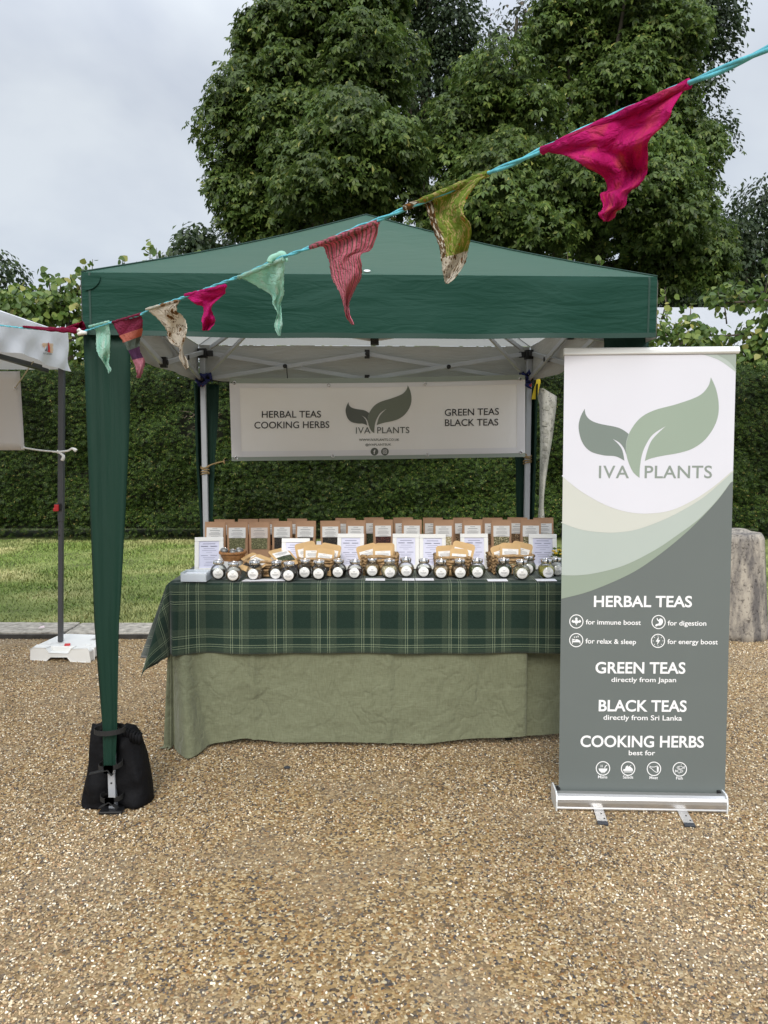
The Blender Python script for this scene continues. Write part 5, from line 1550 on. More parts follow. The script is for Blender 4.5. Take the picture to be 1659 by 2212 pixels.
slips = [(515, 545, 1262, "leftmost paper slip at the table edge below the third jar"), (538, 583, 1261.6, "paper slip overlapping its left neighbour at the left end of the table edge"), (576, 612, 1260.8, "third paper slip from the left at the table edge, below the fourth jar"),
 (789, 832, 1254.2, "paper slip at the table edge between the tan-herb and cream-flower jars"), (869, 896, 1254.5, "left one of two touching paper slips at the table edge"), (897.5, 938, 1254.6, "right one of two touching paper slips at the table edge"), (1054.5, 1099, 1256.5, "paper slip at the table edge left of the mixed-herb jar"), (1161.6, 1206, 1257.3, "rightmost paper slip at the table edge below the yellow-flower jar")]
for k, (x0, x1, yb_, lab) in enumerate(slips):
    g = G((x0 + x1) / 2, yb_, ZTOP); w = (x1 - x0) * g.y / F; g.y = max(g.y, YT - .004)
    q = MB(); sk = rs.uniform(-.004, .004)
    q.prism([g + Vector((-w / 2, sk, .0006 * (k % 3))), g + Vector((w / 2, -sk, .0006 * (k % 3))), g + Vector((w / 2 + .006 * (x0 < 620), .05 - sk, .001 + .0006 * (k % 3))), g + Vector((-w / 2 + .010 * (x0 < 620), .05 + sk, .001 + .0006 * (k % 3)))], (0, 0, .0008))
    tag(mk("paper_slip", q, m_slip), lab, "paper slip", "paper slips along the table edge")
g = P(688, 1176, 3.70)
q = MB(); q.prism([(g.x - .011, 3.70, ZTOP), (g.x + .011, 3.70, ZTOP), (g.x + .011, 3.72, g.z + .012), (g.x - .011, 3.72, g.z + .012)], (0, .012, 0))
tag(mk("leaning_card", q, m_slip), "small pale card standing in the gap between the paper bags", "card")
g = G(1209, 1236, ZTOP)
pl = thing("flower_posy", "small green posy with yellow flowers half hidden behind the roll-up banner", "flowers", (g.x, g.y + .04, ZTOP))
q = MB(); q.lathe([(.022, 0), (.026, .03), (.028, .045), (.026, .045), (.024, .03)], 20, (g.x, g.y + .04, ZTOP)); mk("flower_pot", q, m_wsh, pl, smooth=True)
rg = np.random.default_rng(5); k = 90
pos = np.array([g.x, g.y + .04, ZTOP + .065]) + rg.normal(size=(k, 3)) * [.020, .020, .016]
V, Q = place(*OVL, pos, rg.normal(size=(k, 3)) + [0, 0, .6], rg.normal(size=(k, 3)) + [0, -.4, .6], .022 * rg.uniform(.6, 1.2, k))
mesh_np("foliage", V, Q, m_lime, pl, kind='stuff')
m_yel = M("yellow_petal", (.75, .52, .04), .6)
for k in range(6):
    c = Vector((g.x + rs.uniform(-.03, .03), g.y + .02 + rs.uniform(-.015, .02), ZTOP + .085 + rs.uniform(-.015, .02)))
    q = MB(); q.lathe([(.002, -.003), (.009, 0), (.010, .004), (.002, .005)], 9, c); mk("blossom", q, m_yel, pl)

# ------------------------------------------------------------------ flat print helpers
def text_mesh(s, bold=0.0, spacing=1.0):
    cu = bpy.data.curves.new("lettering", 'FONT'); cu.body = s; cu.size = 1.0; cu.offset = bold; cu.resolution_u = 4
    cu.space_character = spacing
    o = bpy.data.objects.new("lettering_tmp", cu); C.objects.link(o)
    dg = bpy.context.evaluated_depsgraph_get(); dg.update()
    me = bpy.data.meshes.new_from_object(o.evaluated_get(dg))
    vs = [v.co.copy() for v in me.vertices]; fs = [tuple(p.vertices) for p in me.polygons]
    bpy.data.meshes.remove(me); bpy.data.objects.remove(o); bpy.data.curves.remove(cu)
    return vs, fs
_hv, _ = text_mesh("H"); CAPH = max(v.y for v in _hv)
def letter(s, L, Rr, capvec, mat, parent, bold=0.0, spacing=1.0, name="lettering"):
    """s set between points L and R on its baseline, capitals as tall as capvec"""
    vs, fs = text_mesh(s, bold, spacing)
    x0 = min(v.x for v in vs); x1 = max(v.x for v in vs); w = x1 - x0
    V = [L + (Rr - L) * ((v.x - x0) / w) + capvec * (v.y / CAPH) for v in vs]
    o = mk(name, (V, fs), mat, parent)
    o['kind'] = 'stuff'
    return o
def crop5(p): return (1123.3 + .3229 * p[0], 691.3 + .3229 * p[1])
def crop6(p): return (1123.3 + .3229 * p[0], 1253.0 + .3229 * p[1])
def crop4(p): return (414.8 + .4896 * p[0], 674.0 + .4896 * p[1])

LEAF_S = spline([(433, 593), (440, 632), (470, 668), (530, 693), (640, 715), (690, 735), (727, 762)], 5) + spline([(727, 762), (713, 808), (708, 855), (711, 900)], 4)[1:] + \
         spline([(711, 900), (695, 858), (665, 820), (620, 795)], 4)[1:] + spline([(620, 795), (658, 830), (685, 872), (699, 941)], 4)[1:] + \
         spline([(699, 941), (640, 912), (560, 905), (470, 878), (415, 815), (392, 722), (404, 650), (433, 593)], 5)[1:-1]
LEAF_B = spline([(1277, 383), (1258, 445), (1195, 508), (1050, 562), (900, 603), (805, 655), (740, 738), (713, 815), (710, 885), (725, 950), (757, 1018), (800, 1056)], 5) + \
         spline([(800, 1056), (802, 990), (815, 905), (842, 835), (890, 765), (976, 709)], 4)[1:] + spline([(976, 709), (915, 765), (875, 815), (850, 880), (835, 943)], 4)[1:] + \
         spline([(835, 943), (880, 925), (960, 907), (1060, 890), (1150, 862), (1230, 808), (1290, 730), (1324, 645), (1329, 555), (1311, 460), (1277, 383)], 5)[1:-1]

# ------------------------------------------------------------------ roll-up banner
b0_, b1_ = G(1201, 1752), G(1571, 1759)
ux = (b1_ - b0_).normalized(); nf = Vector((ux.y, -ux.x, 0))      # nf points to the camera
base_c = (b0_ + b1_) / 2 - nf * .05
up = (Vector((0, 0, 1)) - nf * .027).normalized()
pn = ux.cross(up).normalized()
if pn.y > 0: pn = -pn
RU = thing("roll_up_banner", "tall roll-up banner with leaf logo on an aluminium base right of the table", "banner stand", (base_c.x, base_c.y, 0))
PL = Plane(base_c + Vector((0, 0, .06)), pn)
def vinyl(name, col, rough=.42):
    return M(name, col, rough, var=.02, vscale=3, bump=.05, bscale=5, bdist=.01, spec=.3)
m_vw = vinyl("banner_white", (.62, .62, .67)); m_vg = vinyl("banner_grey", (.130, .148, .142)); m_sage = vinyl("banner_sage", (.26, .31, .25)); m_mint = vinyl("banner_mint", (.40, .45, .415)); m_beig = vinyl("banner_beige", (.53, .54, .49))
m_lg = vinyl("logo_dark", (.175, .21, .188)); m_lb = vinyl("logo_light", (.275, .335, .27)); m_cnr = vinyl("banner_corner", (.30, .345, .30)); m_lt = vinyl("lettering_white", (.82, .82, .82)); m_lsg = vinyl("lettering_sage", (.23, .265, .235))
tl, tr_, bl_, br = (1219, 767), (1590.5, 764), (1206.5, 1721), (1565.5, 1727)
q = MB()
A_, B_, C_, D_ = [PL.hit(*p) for p in (bl_, br, tr_, tl)]
nrow = 18
for s_ in (0, -.0012):
    pass
q.grid(lambda u, v: lerp(lerp(A_, B_, u), lerp(D_, C_, u), v) , 10, nrow)
sheet_o = mk("banner_sheet", q, m_vg, RU, solid=.0006)
def edge_l(y): return lerp(tl[0], bl_[0], (y - tl[1]) / (bl_[1] - tl[1]))
def edge_r(y): return lerp(tr_[0], br[0], (y - tr_[1]) / (br[1] - tr_[1]))
def print_poly(pts, mat, off, name="printed_band"):
    v, f = tess([PL.hit(x, y, off) for x, y in pts])
    return mk(name, (v, f), mat, sheet_o)
def curve5(pts): return [crop5(p) for p in spline([(a, b, 0) for a, b in pts], 8)]
def area(curve):
    """everything of the sheet above a curve that runs from the left edge to the right edge"""
    cu = [(p[0], p[1]) for p in curve]
    cu[0] = (edge_l(cu[0][1]) + .3, cu[0][1]); cu[-1] = (edge_r(cu[-1][1]) - .3, cu[-1][1])
    return [(tl[0] + .3, tl[1] + .5), *[(edge_l(y_) + .3, y_) for y_ in (900,) if cu[0][1] > 900], *cu, (tr_[0] - .3, tr_[1] + .5)]
c4 = curve5([(262, 1868), (450, 1820), (650, 1740), (800, 1662), (950, 1556), (1080, 1450), (1200, 1337), (1320, 1208), (1415, 1080)])
c3 = curve5([(262, 1703), (350, 1709), (500, 1694), (700, 1640), (900, 1540), (1050, 1440), (1200, 1328), (1320, 1203), (1415, 1078)])
c2 = curve5([(262, 1350), (400, 1400), (540, 1420), (660, 1420), (800, 1396), (1000, 1318), (1200, 1205), (1330, 1100), (1420, 1018)])
c1 = curve5([(270, 1035), (400, 1140), (560, 1232), (700, 1280), (840, 1295), (1000, 1276), (1150, 1210), (1290, 1118), (1420, 1008)])
print_poly(area(c4), m_sage, .0010); print_poly(area(c3), m_mint, .0014); print_poly(area(c2), m_beig, .0018); print_poly(area(c1), m_vw, .0022)
k1 = [crop5(p) for p in spline([(1200, 222, 0), (1330, 268, 0), (1447, 350, 0)], 8)]
print_poly([(x, max(y, 766)) for x, y in k1] + [(edge_r(800) - .4, 800), (edge_r(766) - .4, 765.5)], m_mint, .0026)
k2 = [crop5(p) for p in spline([(1300, 222, 0), (1390, 272, 0), (1449, 336, 0)], 8)]
print_poly([(x, max(y, 766)) for x, y in k2] + [(edge_r(798) - .4, 796), (edge_r(766) - .4, 765.5)], m_cnr, .0030)
print_poly([crop5(p) for p in LEAF_S], m_lg, .0026, "leaf_logo"); print_poly([crop5(p) for p in LEAF_B], m_lb, .0026, "leaf_logo")
def rtext(s, cf, x0, x1, yb0, yb1, cap, mat, bold=.0, spacing=1.0, off=.0026):
    L = PL.hit(*cf((x0, yb0)), off); Rr = PL.hit(*cf((x1, yb1)), off)
    capv = up * (PL.hit(*cf((x0, yb0 - cap)), off) - L).length
    return letter(s, L, Rr, capv, mat, sheet_o, bold, spacing)
rtext("IVA", crop5, 527, 729, 1057, 1057, 81, m_lsg, .012, 1.12); rtext("PLANTS", crop5, 833, 1284, 1057, 1057, 81, m_lsg, .012, 1.04)
o_ = .0012
rtext("HERBAL TEAS", crop6, 494, 1150, 178, 180, 71, m_lt, .02, off=o_)
rtext("GREEN TEAS", crop6, 504, 1106, 622, 625, 72, m_lt, .02, off=o_)
rtext("BLACK TEAS", crop6, 526, 1114, 876, 880, 72, m_lt, .02, off=o_)
rtext("COOKING HERBS", crop6, 404, 1229, 1115, 1119, 73, m_lt, .02, off=o_)
rtext("for immune boost", crop6, 440, 808, 296, 300, 31, m_lt, .012, off=o_); rtext("for digestion", crop6, 988, 1246, 303, 305, 31, m_lt, .012, off=o_)
rtext("for relax & sleep", crop6, 438, 776, 423, 429, 31, m_lt, .012, off=o_); rtext("for energy boost", crop6, 986, 1323, 427, 430, 31, m_lt, .012, off=o_)
rtext("directly from Japan", crop6, 611, 1044, 681, 683, 30, m_lt, .012, off=o_); rtext("directly from Sri Lanka", crop6, 558, 1083, 934, 940, 32, m_lt, .012, off=o_)
rtext("best for", crop6, 727, 904, 1171, 1172, 31, m_lt, .012, off=o_)
for s_, x0, x1, y0 in (("Mains", 522, 584, 1326), ("Salads", 688, 757, 1327), ("Meat", 866, 922, 1331), ("Fish", 1044, 1089, 1334)):
    rtext(s_, crop6, x0, x1, y0, y0 + 1, 19, m_lt, .012, off=o_)
def icon(cx, cy, r, strokes=(), fills=(), name="round_icon"):
    q = MB()
    def pt(x, y): return PL.hit(*crop6((cx + x * r, cy + y * r)), .0013)
    n = 40
    for k in range(n):
        a0, a1 = 2 * math.pi * k / n, 2 * math.pi * (k + 1) / n
        q.poly([pt(math.cos(a0), math.sin(a0)), pt(math.cos(a1), math.sin(a1)), pt(.88 * math.cos(a1), .88 * math.sin(a1)), pt(.88 * math.cos(a0), .88 * math.sin(a0))])
    for w, *ps in strokes:
        for (xa, ya), (xb, yb) in zip(ps, ps[1:]):
            d = Vector((xb - xa, yb - ya, 0)); d.normalize(); nx, ny = -d.y * w / 2, d.x * w / 2
            q.poly([pt(xa + nx, ya + ny), pt(xb + nx, yb + ny), pt(xb - nx, yb - ny), pt(xa - nx, ya - ny)])
    for ps in fills:
        v, f = tess([pt(x, y) for x, y in ps]); q.add(v, f)
    return mk(name, q, m_lt, sheet_o, kind='stuff')
def ell(cx, cy, rx, ry, n=14, a0=0, a1=360): return [(cx + rx * math.cos(R(a0 + (a1 - a0) * k / n)), cy + ry * math.sin(R(a0 + (a1 - a0) * k / n))) for k in range(n + (a1 - a0 < 360))]
icon(377, 277, 47, fills=[ell(0, -.36, .17, .2), [(-.68, .02), (-.58, -.22), (-.4, -.2), (-.42, -.05), (-.15, -.16), (.15, -.16), (.42, -.05), (.4, -.2), (.58, -.22), (.68, .02), (.5, .18), (.22, .16), (.14, .3), (-.14, .3), (-.22, .16), (-.5, .18)], [(-.09, .36), (.09, .36), (0, .56)]])
icon(927, 281, 47, fills=[spline([(-.16, -.58, 0), (-.02, -.28, 0), (.22, -.52, 0), (.56, -.36, 0), (.6, .1, 0), (.3, .46, 0), (-.1, .5, 0), (-.36, .64, 0), (-.48, .5, 0), (-.34, .3, 0), (-.02, .22, 0), (.06, -.02, 0), (-.14, -.2, 0), (-.3, -.54, 0)], 3)] if False else [[(p.x, p.y) for p in spline([(-.16, -.58, 0), (-.02, -.28, 0), (.22, -.52, 0), (.56, -.36, 0), (.6, .1, 0), (.3, .46, 0), (-.1, .5, 0), (-.36, .64, 0), (-.48, .5, 0), (-.34, .3, 0), (-.02, .22, 0), (.06, -.02, 0), (-.14, -.2, 0), (-.3, -.54, 0)], 3)]])
icon(376, 402, 47, strokes=[(.09, (-.55, -.22), (-.55, .5)), (.07, (-.32, -.48), (-.2, -.48), (-.32, -.34), (-.2, -.34)), (.07, (-.05, -.52), (.08, -.52), (-.05, -.38), (.08, -.38)), (.07, (.2, -.6), (.34, -.6), (.2, -.44), (.34, -.44))], fills=[ell(-.34, -.06, .12, .12), [(-.55, .12), (-.12, .1), (-.12, -.12), (.2, -.12), (.58, .1), (.6, .5), (.5, .5), (.48, .3), (-.55, .3)]])
icon(923, 407, 47, strokes=[(.07, (.62 * math.cos(R(a)), .62 * math.sin(R(a))), (.78 * math.cos(R(a)), .78 * math.sin(R(a)))) for a in range(0, 360, 45)], fills=[[(.12, -.62), (-.32, .1), (-.04, .1), (-.14, .6), (.32, -.12), (.04, -.12)]])
icon(555, 1260, 48, strokes=[(.06, (-.28, -.5), (-.28, -.15)), (.06, (-.1, -.5), (-.1, -.15)), (.1, (.22, -.02), (.38, -.36), (.6, -.46))], fills=[[(-.62, .02), (.62, .02), (.5, .36), (.28, .5), (-.28, .5), (-.5, .36)], [(-.3, .56), (.3, .56), (.3, .64), (-.3, .64)]])
icon(723, 1261, 48, strokes=[(.05, (-.2, -.1), (-.05, -.4), (.1, -.15)), (.05, (.2, -.3), (.45, -.5))], fills=[[(-.7, .32), (-.62, .06), (-.42, .1), (-.3, -.3), (-.1, -.42), (.02, -.2), (.2, -.36), (.46, -.12), (.62, .02), (.7, .32)], [(-.6, .42), (.6, .42), (.6, .52), (-.6, .52)]])
icon(896, 1263, 48, strokes=[(.08, (-.62, -.42), (-.4, -.26), (.05, -.26), (.5, -.4), (.66, -.1), (.6, .42), (.36, .5), (0, .3), (-.3, 0), (-.5, -.14), (-.66, -.26))], fills=[[(.4, -.3), (.6, -.2), (.56, .36), (.42, .4)]])
icon(1069, 1266, 48, strokes=[(.06, *[(p[0], p[1]) for p in ell(.02, -.24, .42, .19, 16)], (.44, -.24)), (.06, *[(p[0], p[1]) for p in ell(.02, .24, .42, .19, 16)], (.44, .24)), (.06, (.44, -.24), (.66, -.4), (.62, -.08), (.44, -.24)), (.06, (-.4, .24), (-.64, .08), (-.6, .42), (-.4, .24)), (.05, (-.1, -.38), (-.1, -.1)), (.05, (.1, .1), (.1, .38))], fills=[ell(-.2, -.26, .05, .05), ell(.24, .22, .05, .05), ell(.2, -.62, .05, .05), ell(-.1, .62, .05, .05)])
# top rail, cassette, feet, pole
m_sil = M("brushed_aluminium", (.60, .59, .58), .32, metal=.85, var=.05, vscale=3, stretch=(1, 40, 40))
m_silw = M("silver_rail", (.78, .80, .80), .35, metal=.2)
m_dgrey = M("dark_grey_plastic", (.035, .04, .05), .5)
q = MB(); A_, B_ = PL.hit(1217.5, 767.5), PL.hit(1595.5, 764)
tv = up * (PL.hit(1217.5, 752.5) - A_).length
q.prism([A_ + pn * .008, B_ + pn * .008, B_ + pn * .011 + tv * .3, B_ + pn * .010 + tv, A_ + pn * .010 + tv, A_ + pn * .011 + tv * .3], -pn * .02)
mk("top_rail", q, m_silw, RU, bev=.002)
hz = (PL.hit(1205, 1722).z)
half = (b1_ - b0_).length / 2 - .004
cc = base_c
def cas(x, d, z): return cc + ux * x + nf * d + Vector((0, 0, z))
prof = [(.050, .006), (.052, .012), (.050, .017), (.0525, .02), (.0535, .034), (.052, .046), (.047, .056), (.036, .062), (.016, .063), (.014, .045), (-.012, .045), (-.014, .064), (-.034, .062), (-.05, .045), (-.05, .006)]
q = MB(); q.prism([cas(-half, d, z) for d, z in prof], ux * (2 * half)); mk("base_cassette", q, m_sil, RU)
for s_ in (-1, 1):
    q = MB(); q.prism([cas(s_ * half, d * 1.04, z * 1.06 if z > .03 else z - .003) for d, z in ((.051, .004), (.054, .02), (.054, .036), (.048, .058), (.036, .066), (-.036, .066), (-.05, .047), (-.05, .004))], ux * (s_ * .005)); mk("end_cap", q, m_silw, RU)
    q = MB(); q.box(cas(s_ * (half - .012), 0, .0585), (.012, .022, .02), Matrix.Rotation(math.atan2(ux.y, ux.x), 3, 'Z')); mk("end_plug", q, m_blk, RU)
for (xa, ya, xb, yb) in ((1294, 1752, 1303, 1781), (1476, 1757, 1491, 1785)):
    a_ = G(xa, ya, .006); b_ = G(xb, yb, .006); d_ = (b_ - a_).normalized()
    q = MB(); q.bar(a_ - d_ * .06, b_ - d_ * .018, .036, .006); ft = mk("foot", q, m_sil, RU, bev=.001)
    q = MB(); q.bar(b_ - d_ * .019, b_, .038, .009); mk("foot_cap", q, m_dgrey, ft, bev=.002)
    for t_ in (.25, .62):
        q = MB(); c = lerp(a_, b_, t_) + Vector((.004 if t_ < .5 else .010, 0, .0035)); q.lathe([(.0035, 0), (.003, .0008), (.001, .001)], 10, c); mk("screw", q, m_blk, ft)
q = MB(); q.tube([cas(0, -.03, .05), PL.hit(1406, 770) - pn * .03], .009, 10); mk("support_pole", q, m_sil, RU, smooth=True)

# ------------------------------------------------------------------ hanging banner at the back of the gazebo
HB = thing("hanging_banner", "white hanging banner with leaf logo tied between the gazebo's rear legs", "banner", P(815, 905, FL.y + GD - .10))
o0 = gz(.0, GD - .075, 1.6); nb = -W_
PB = Plane(o0, nb)
TLb, TRb, BLb, BRb = (495.5, 823), (1134.5, 815), (500.5, 996), (1134.5, 987)
def hb_uv(u, v):
    """u to the right, v downwards"""
    x = lerp(lerp(TLb[0], TRb[0], u), lerp(BLb[0], BRb[0], u), v)
    y = lerp(lerp(TLb[1], TRb[1], u), lerp(BLb[1], BRb[1], u), v)
    y += 3.0 * math.sin(math.pi * u) * (1 - .8 * v)
    return x, y
def hb_off(u, v):
    return .018 * math.sin(math.pi * u) * math.sin(math.pi * (.15 + .7 * v)) + .007 * math.sin(u * 9 + 1) * (1 - v) + .004 * math.sin(u * 23 + v * 4) + .012 * math.exp(-((u - .5) / .22) ** 2 - ((v - .1) / .3) ** 2)
def hb_pt(u, v, off=0): return PB.hit(*hb_uv(u, v), hb_off(u, v) + off)
m_bw = M("banner_pvc", (.86, .84, .82), .45, var=.02, vscale=3); m_bw2 = M("banner_pvc_hem", (.78, .77, .79), .4, trans=.06); m_bg = M("banner_green_edge", (.30, .345, .305), .5)
q = MB(); q.grid(lambda u, v: hb_pt(u, v), 60, 20); hb_o = mk("banner_sheet", q, m_bw, HB, smooth=True)
def strip(u0, u1, v0, v1, off, mat, nm, nu=40, nv=3):
    q = MB(); q.grid(lambda u, v: hb_pt(lerp(u0, u1, u), lerp(v0, v1, v), off), nu, nv); return mk(nm, q, mat, hb_o, smooth=True)
strip(0, .034, .03, .95, .002, m_bw2, "hem", 3, 20); strip(.972, 1, .03, .95, .002, m_bw2, "hem", 3, 20); strip(.0345, .9715, .03, .085, .002, m_bw2, "hem"); strip(.0345, .9715, .88, .95, .002, m_bw2, "hem")
strip(0, 1, .952, 1.0, .003, m_bg, "green_edge"); strip(0, 1, -.035, .028, .003, m_bg, "green_edge")
def inv_uv(px, py):
    u = (px - TLb[0]) / (TRb[0] - TLb[0]); v = .5
    for _ in range(6):
        l = lerp(TLb[0], BLb[0], v); r = lerp(TRb[0], BRb[0], v); u = (px - l) / (r - l)
        t_ = lerp(TLb[1], TRb[1], u) + 3 * math.sin(math.pi * u); b_ = lerp(BLb[1], BRb[1], u) + .6 * math.sin(math.pi * u)
        v = (py - t_) / (b_ - t_)
    return u, v
def on_hb(px, py, off):
    return PB.hit(px, py, hb_off(*inv_uv(px, py)) + off)
def hb_print(pts, mat, nm, off=.003):
    flat = [(p[0], p[1]) for p in pts]
    v, f = tess([(x, y, 0) for x, y in flat]); return mk(nm, ([on_hb(x, y, off) for x, y in flat], f), mat, hb_o)
# logo: banner-stand artwork rescaled (crop5 x 393..1329, y 383..1056 -> crop4 678..968, 327..533)
def lg(p): return crop4((678 + (p[0] - 393) * 290 / 936, 328 + (p[1] - 383) * 206 / 673 - (p[0] - 861) * .012))
m_bl1 = M("logo_dark_green", (.105, .115, .10), .5); m_bl2 = M("logo_mid_green", (.165, .185, .145), .5); m_bt = M("banner_ink", (.022, .02, .022), .5); m_bt2 = M("banner_soft_ink", (.10, .11, .10), .5)
hb_print([lg(p) for p in LEAF_S], m_bl1, "leaf_logo"); hb_print([lg(p) for p in LEAF_B], m_bl2, "leaf_logo")
def btext(s, x0, x1, y0, y1, cap, mat, bold=.006, spacing=1.0):
    vs, fs = text_mesh(s, bold, spacing); a0 = min(v.x for v in vs); w = max(v.x for v in vs) - a0
    V = []
    for v in vs:
        t_ = (v.x - a0) / w; cx, cy = crop4((lerp(x0, x1, t_), lerp(y0, y1, t_) - cap * v.y / CAPH)); V.append(on_hb(cx, cy, .003))
    o = mk("lettering", (V, fs), mat, hb_o, kind='stuff'); return o
btext("HERBAL TEAS", 308, 569, 466, 465, 29, m_bt); btext("COOKING HERBS", 275, 606, 514, 511, 29, m_bt)
btext("GREEN TEAS", 1115, 1354, 458, 453, 29, m_bt); btext("BLACK TEAS", 1116, 1351, 503, 500, 29, m_bt)
btext("IVA", 723, 787, 536, 535, 27, m_bt2, .006, 1.12); btext("PLANTS", 817, 959, 535, 534, 27, m_bt2, .006, 1.04)
btext("WWW.IVAPLANTS.CO.UK", 737, 915, 569, 568, 10, m_bt2, .012); btext("@IVAPLANTSUK", 765, 879, 590, 589, 9, m_bt2, .012)
for cx in (805, 851):
    hb_print([crop4((cx + 17 * math.cos(k * .2244), 616 + 17 * math.sin(k * .2244))) for k in range(28)], m_bl1, "social_icon")
m_f = m_bw2
vs, fs = text_mesh("f", .03); a0 = min(v.x for v in vs); w_ = max(v.x for v in vs) - a0
mk("lettering", ([on_hb(*crop4((800.5 + 9 * (v.x - a0) / w_, 626 - 20 * v.y / .76)), .0045) for v in vs], fs), m_f, hb_o)
q = MB()
def rring(cx, cy, r, w, n, pw):
    for k in range(n):
        qs = []
        for a, rr in ((k, r), (k + 1, r), (k + 1, r - w), (k, r - w)):
            an = 2 * math.pi * a / n; c_, s_ = math.cos(an), math.sin(an)
            qs.append(on_hb(*crop4((cx + rr * math.copysign(abs(c_) ** pw, c_), cy + rr * math.copysign(abs(s_) ** pw, s_))), .0045))
        q.poly(qs)
rring(851, 616, 9, 2, 24, .45); rring(851, 616, 4.6, 1.8, 16, 1)
mk("camera_glyph", q, m_f, hb_o, kind='stuff')
# grommets and ties
def torus(q, c, r, rt, nrm, n=16):
    nrm = Vector(nrm).normalized(); a = nrm.cross(Vector((0, 0, 1))); a = a.normalized() if a.length > .1 else Vector((1, 0, 0)); b = nrm.cross(a)
    q.tube([c + a * (r * math.cos(2 * math.pi * k / n)) + b * (r * math.sin(2 * math.pi * k / n)) for k in range(n + 1)], rt, 6, cap=False)
GR = [(187, 313), (1449, 295), (195, 643), (1451, 620), (603, 323), (1028, 316), (622, 635), (1038, 630)]
gp = []
for p in GR:
    c = on_hb(*crop4(p), .004); gp.append(c)
    q = MB(); torus(q, c, .0085, .003, nb); mk("grommet", q, m_chrome, HB, smooth=True)
m_rope = M("jute_rope", (.30, .21, .10), .9, var=.3, vscale=90, bump=.5, bscale=300)
m_cord = M("black_cord", (.012, .012, .012), .6)
lt = gz(0, GD - .03, 0); rt_ = gz(GW, GD - .03, 0)
def tie(pts, r, mat, nm):
    q = MB(); q.tube(spline(pts, 5), r, 6); return mk(nm, q, mat, HB, smooth=True)
def atz(b, z): return Vector((b.x, b.y, z))
tie([gp[0], lerp(gp[0], atz(lt, ZS), .5) - Vector((0, 0, .004)), atz(lt, ZS)], .0035, m_cord, "cord"); tie([gp[1], lerp(gp[1], atz(rt_, ZS), .5), atz(rt_, ZS)], .0035, m_cord, "cord")
tie([gp[1], lerp(gp[1], atz(rt_, ZS), .4) - Vector((0, 0, .018)), atz(rt_, ZS - .02)], .003, m_cord, "cord")
for g_, l_, s_ in ((gp[2], lt, 1), (gp[3], rt_, -1)):
    zl_ = g_.z - .055 if s_ == 1 else g_.z - .02
    m_ = lerp(g_, atz(l_, zl_), .38)
    tie([g_, lerp(g_, m_, .5) - Vector((0, 0, .002)), m_], .003, m_cord, "cord")
    tie([m_, lerp(m_, atz(l_, zl_), .5) + Vector((0, .002, .002)), atz(l_, zl_) + Vector((s_ * .018, -.012, 0))], .0042, m_rope, "rope")
    q = MB()
    for z in (0, -.012, -.034, -.044):
        c = atz(gz(0 if s_ == 1 else GW, GD, 0), zl_ + z)
        q.tube([c + Vector((.024 * math.cos(a) * 1.0, .024 * math.sin(a), .006 * math.sin(a + z * 90))) for a in [2 * math.pi * k / 16 for k in range(17)]], .004, 6, cap=False)
    mk("rope_wrap", q, m_rope, HB, smooth=True, kind='stuff')
    q = MB(); q.tube([m_ + Vector((0, 0, .012)), m_, m_ + Vector((.004, 0, -.018))], [.002, .007, .003], 6); mk("knot", q, m_rope, HB, smooth=True)
jl = gz(GW / 4, GD, (ZT - .02 + ZS) / 2)
q = MB(); q.tube([jl + Vector((.012, -.03, 0)), jl + Vector((.016, -.03, -.075))], .0028, 6); mk("dangling_cord", q, m_cord, tent, smooth=True)

# ------------------------------------------------------------------ white canopy at the left
Yw = 4.87
wc = P(133, 1380, Yw)
ztw, zbw = P(140, 718, Yw).z, P(141, 802, Yw).z
wt = thing("white_canopy", "white pop-up canopy at the left edge with a sailboat logo and a grey leg", "gazebo", (wc.x, Yw, 0))
xw = P(141, 760, Yw).x; yw0 = 2.1; xl = xw - 2.77
m_wfab = M("white_canopy_fabric", (.74, .75, .78), .6, bump=.35, bscale=3, bdist=.025, trans=.2, stretch=(1, 1.4, 2.5))
def wrinkle(y, z): return .012 * math.sin(y * 9 + z * 22) * .6 + .008 * math.sin(y * 23 - z * 31)
q = MB()
def right_side(u, v):
    y = lerp(Yw + .02, yw0, u)
    z = lerp(ztw, zbw, v)
    lift = .035 * math.exp(-((y - 4.25) / .28) ** 2) + .02 * math.exp(-((y - 3.7) / .2) ** 2)       # bottom edge rucked up over the frame bar
    z += (lift * v ** 2) - .025 * (1 - v) * math.sin(math.pi * min(1, u * 2.2)) * .4
    o = .014 + .02 * v * math.exp(-((y - 4.3) / .3) ** 2) + wrinkle(y, z) * (.3 + v)
    return (xw + o, y, z)
q.grid(right_side, 60, 12); sv = mk("valance", q, m_wfab, wt, smooth=True)
q = MB()
q.grid(lambda u, v: (lerp(xw, xl, u), Yw + .012 + .006 * math.sin(u * 40 + v * 4), lerp(ztw - .01, zbw + .012, v)), 40, 8); mk("valance", q, m_wfab, wt, smooth=True)
q = MB(); pk = Vector((lerp(xw, xl, .5), lerp(Yw, yw0, .5), ztw + .62))
cw = [Vector((xw, Yw + .015, ztw)), Vector((xw, yw0, ztw)), Vector((xl, yw0, ztw)), Vector((xl, Yw + .015, ztw))]
for s_ in range(4):
    a_, b_ = cw[s_], cw[(s_ + 1) % 4]; n = 12; bb = len(q.v)
    for j in range(n + 1):
        for i in range(n + 1):
            p = lerp(lerp(a_, b_, i / n), pk, j / n); sg = .05 * math.sin(math.pi * j / n) + .03 * math.sin(math.pi * i / n) * (1 - j / n); q.v.append(p - Vector((0, 0, sg)))
    for j in range(n):
        for i in range(n):
            k = bb + j * (n + 1) + i; q.f.append((k, k + 1, k + n + 2, k + n + 1))
mk("canopy_roof", q, m_wfab, wt, smooth=True)
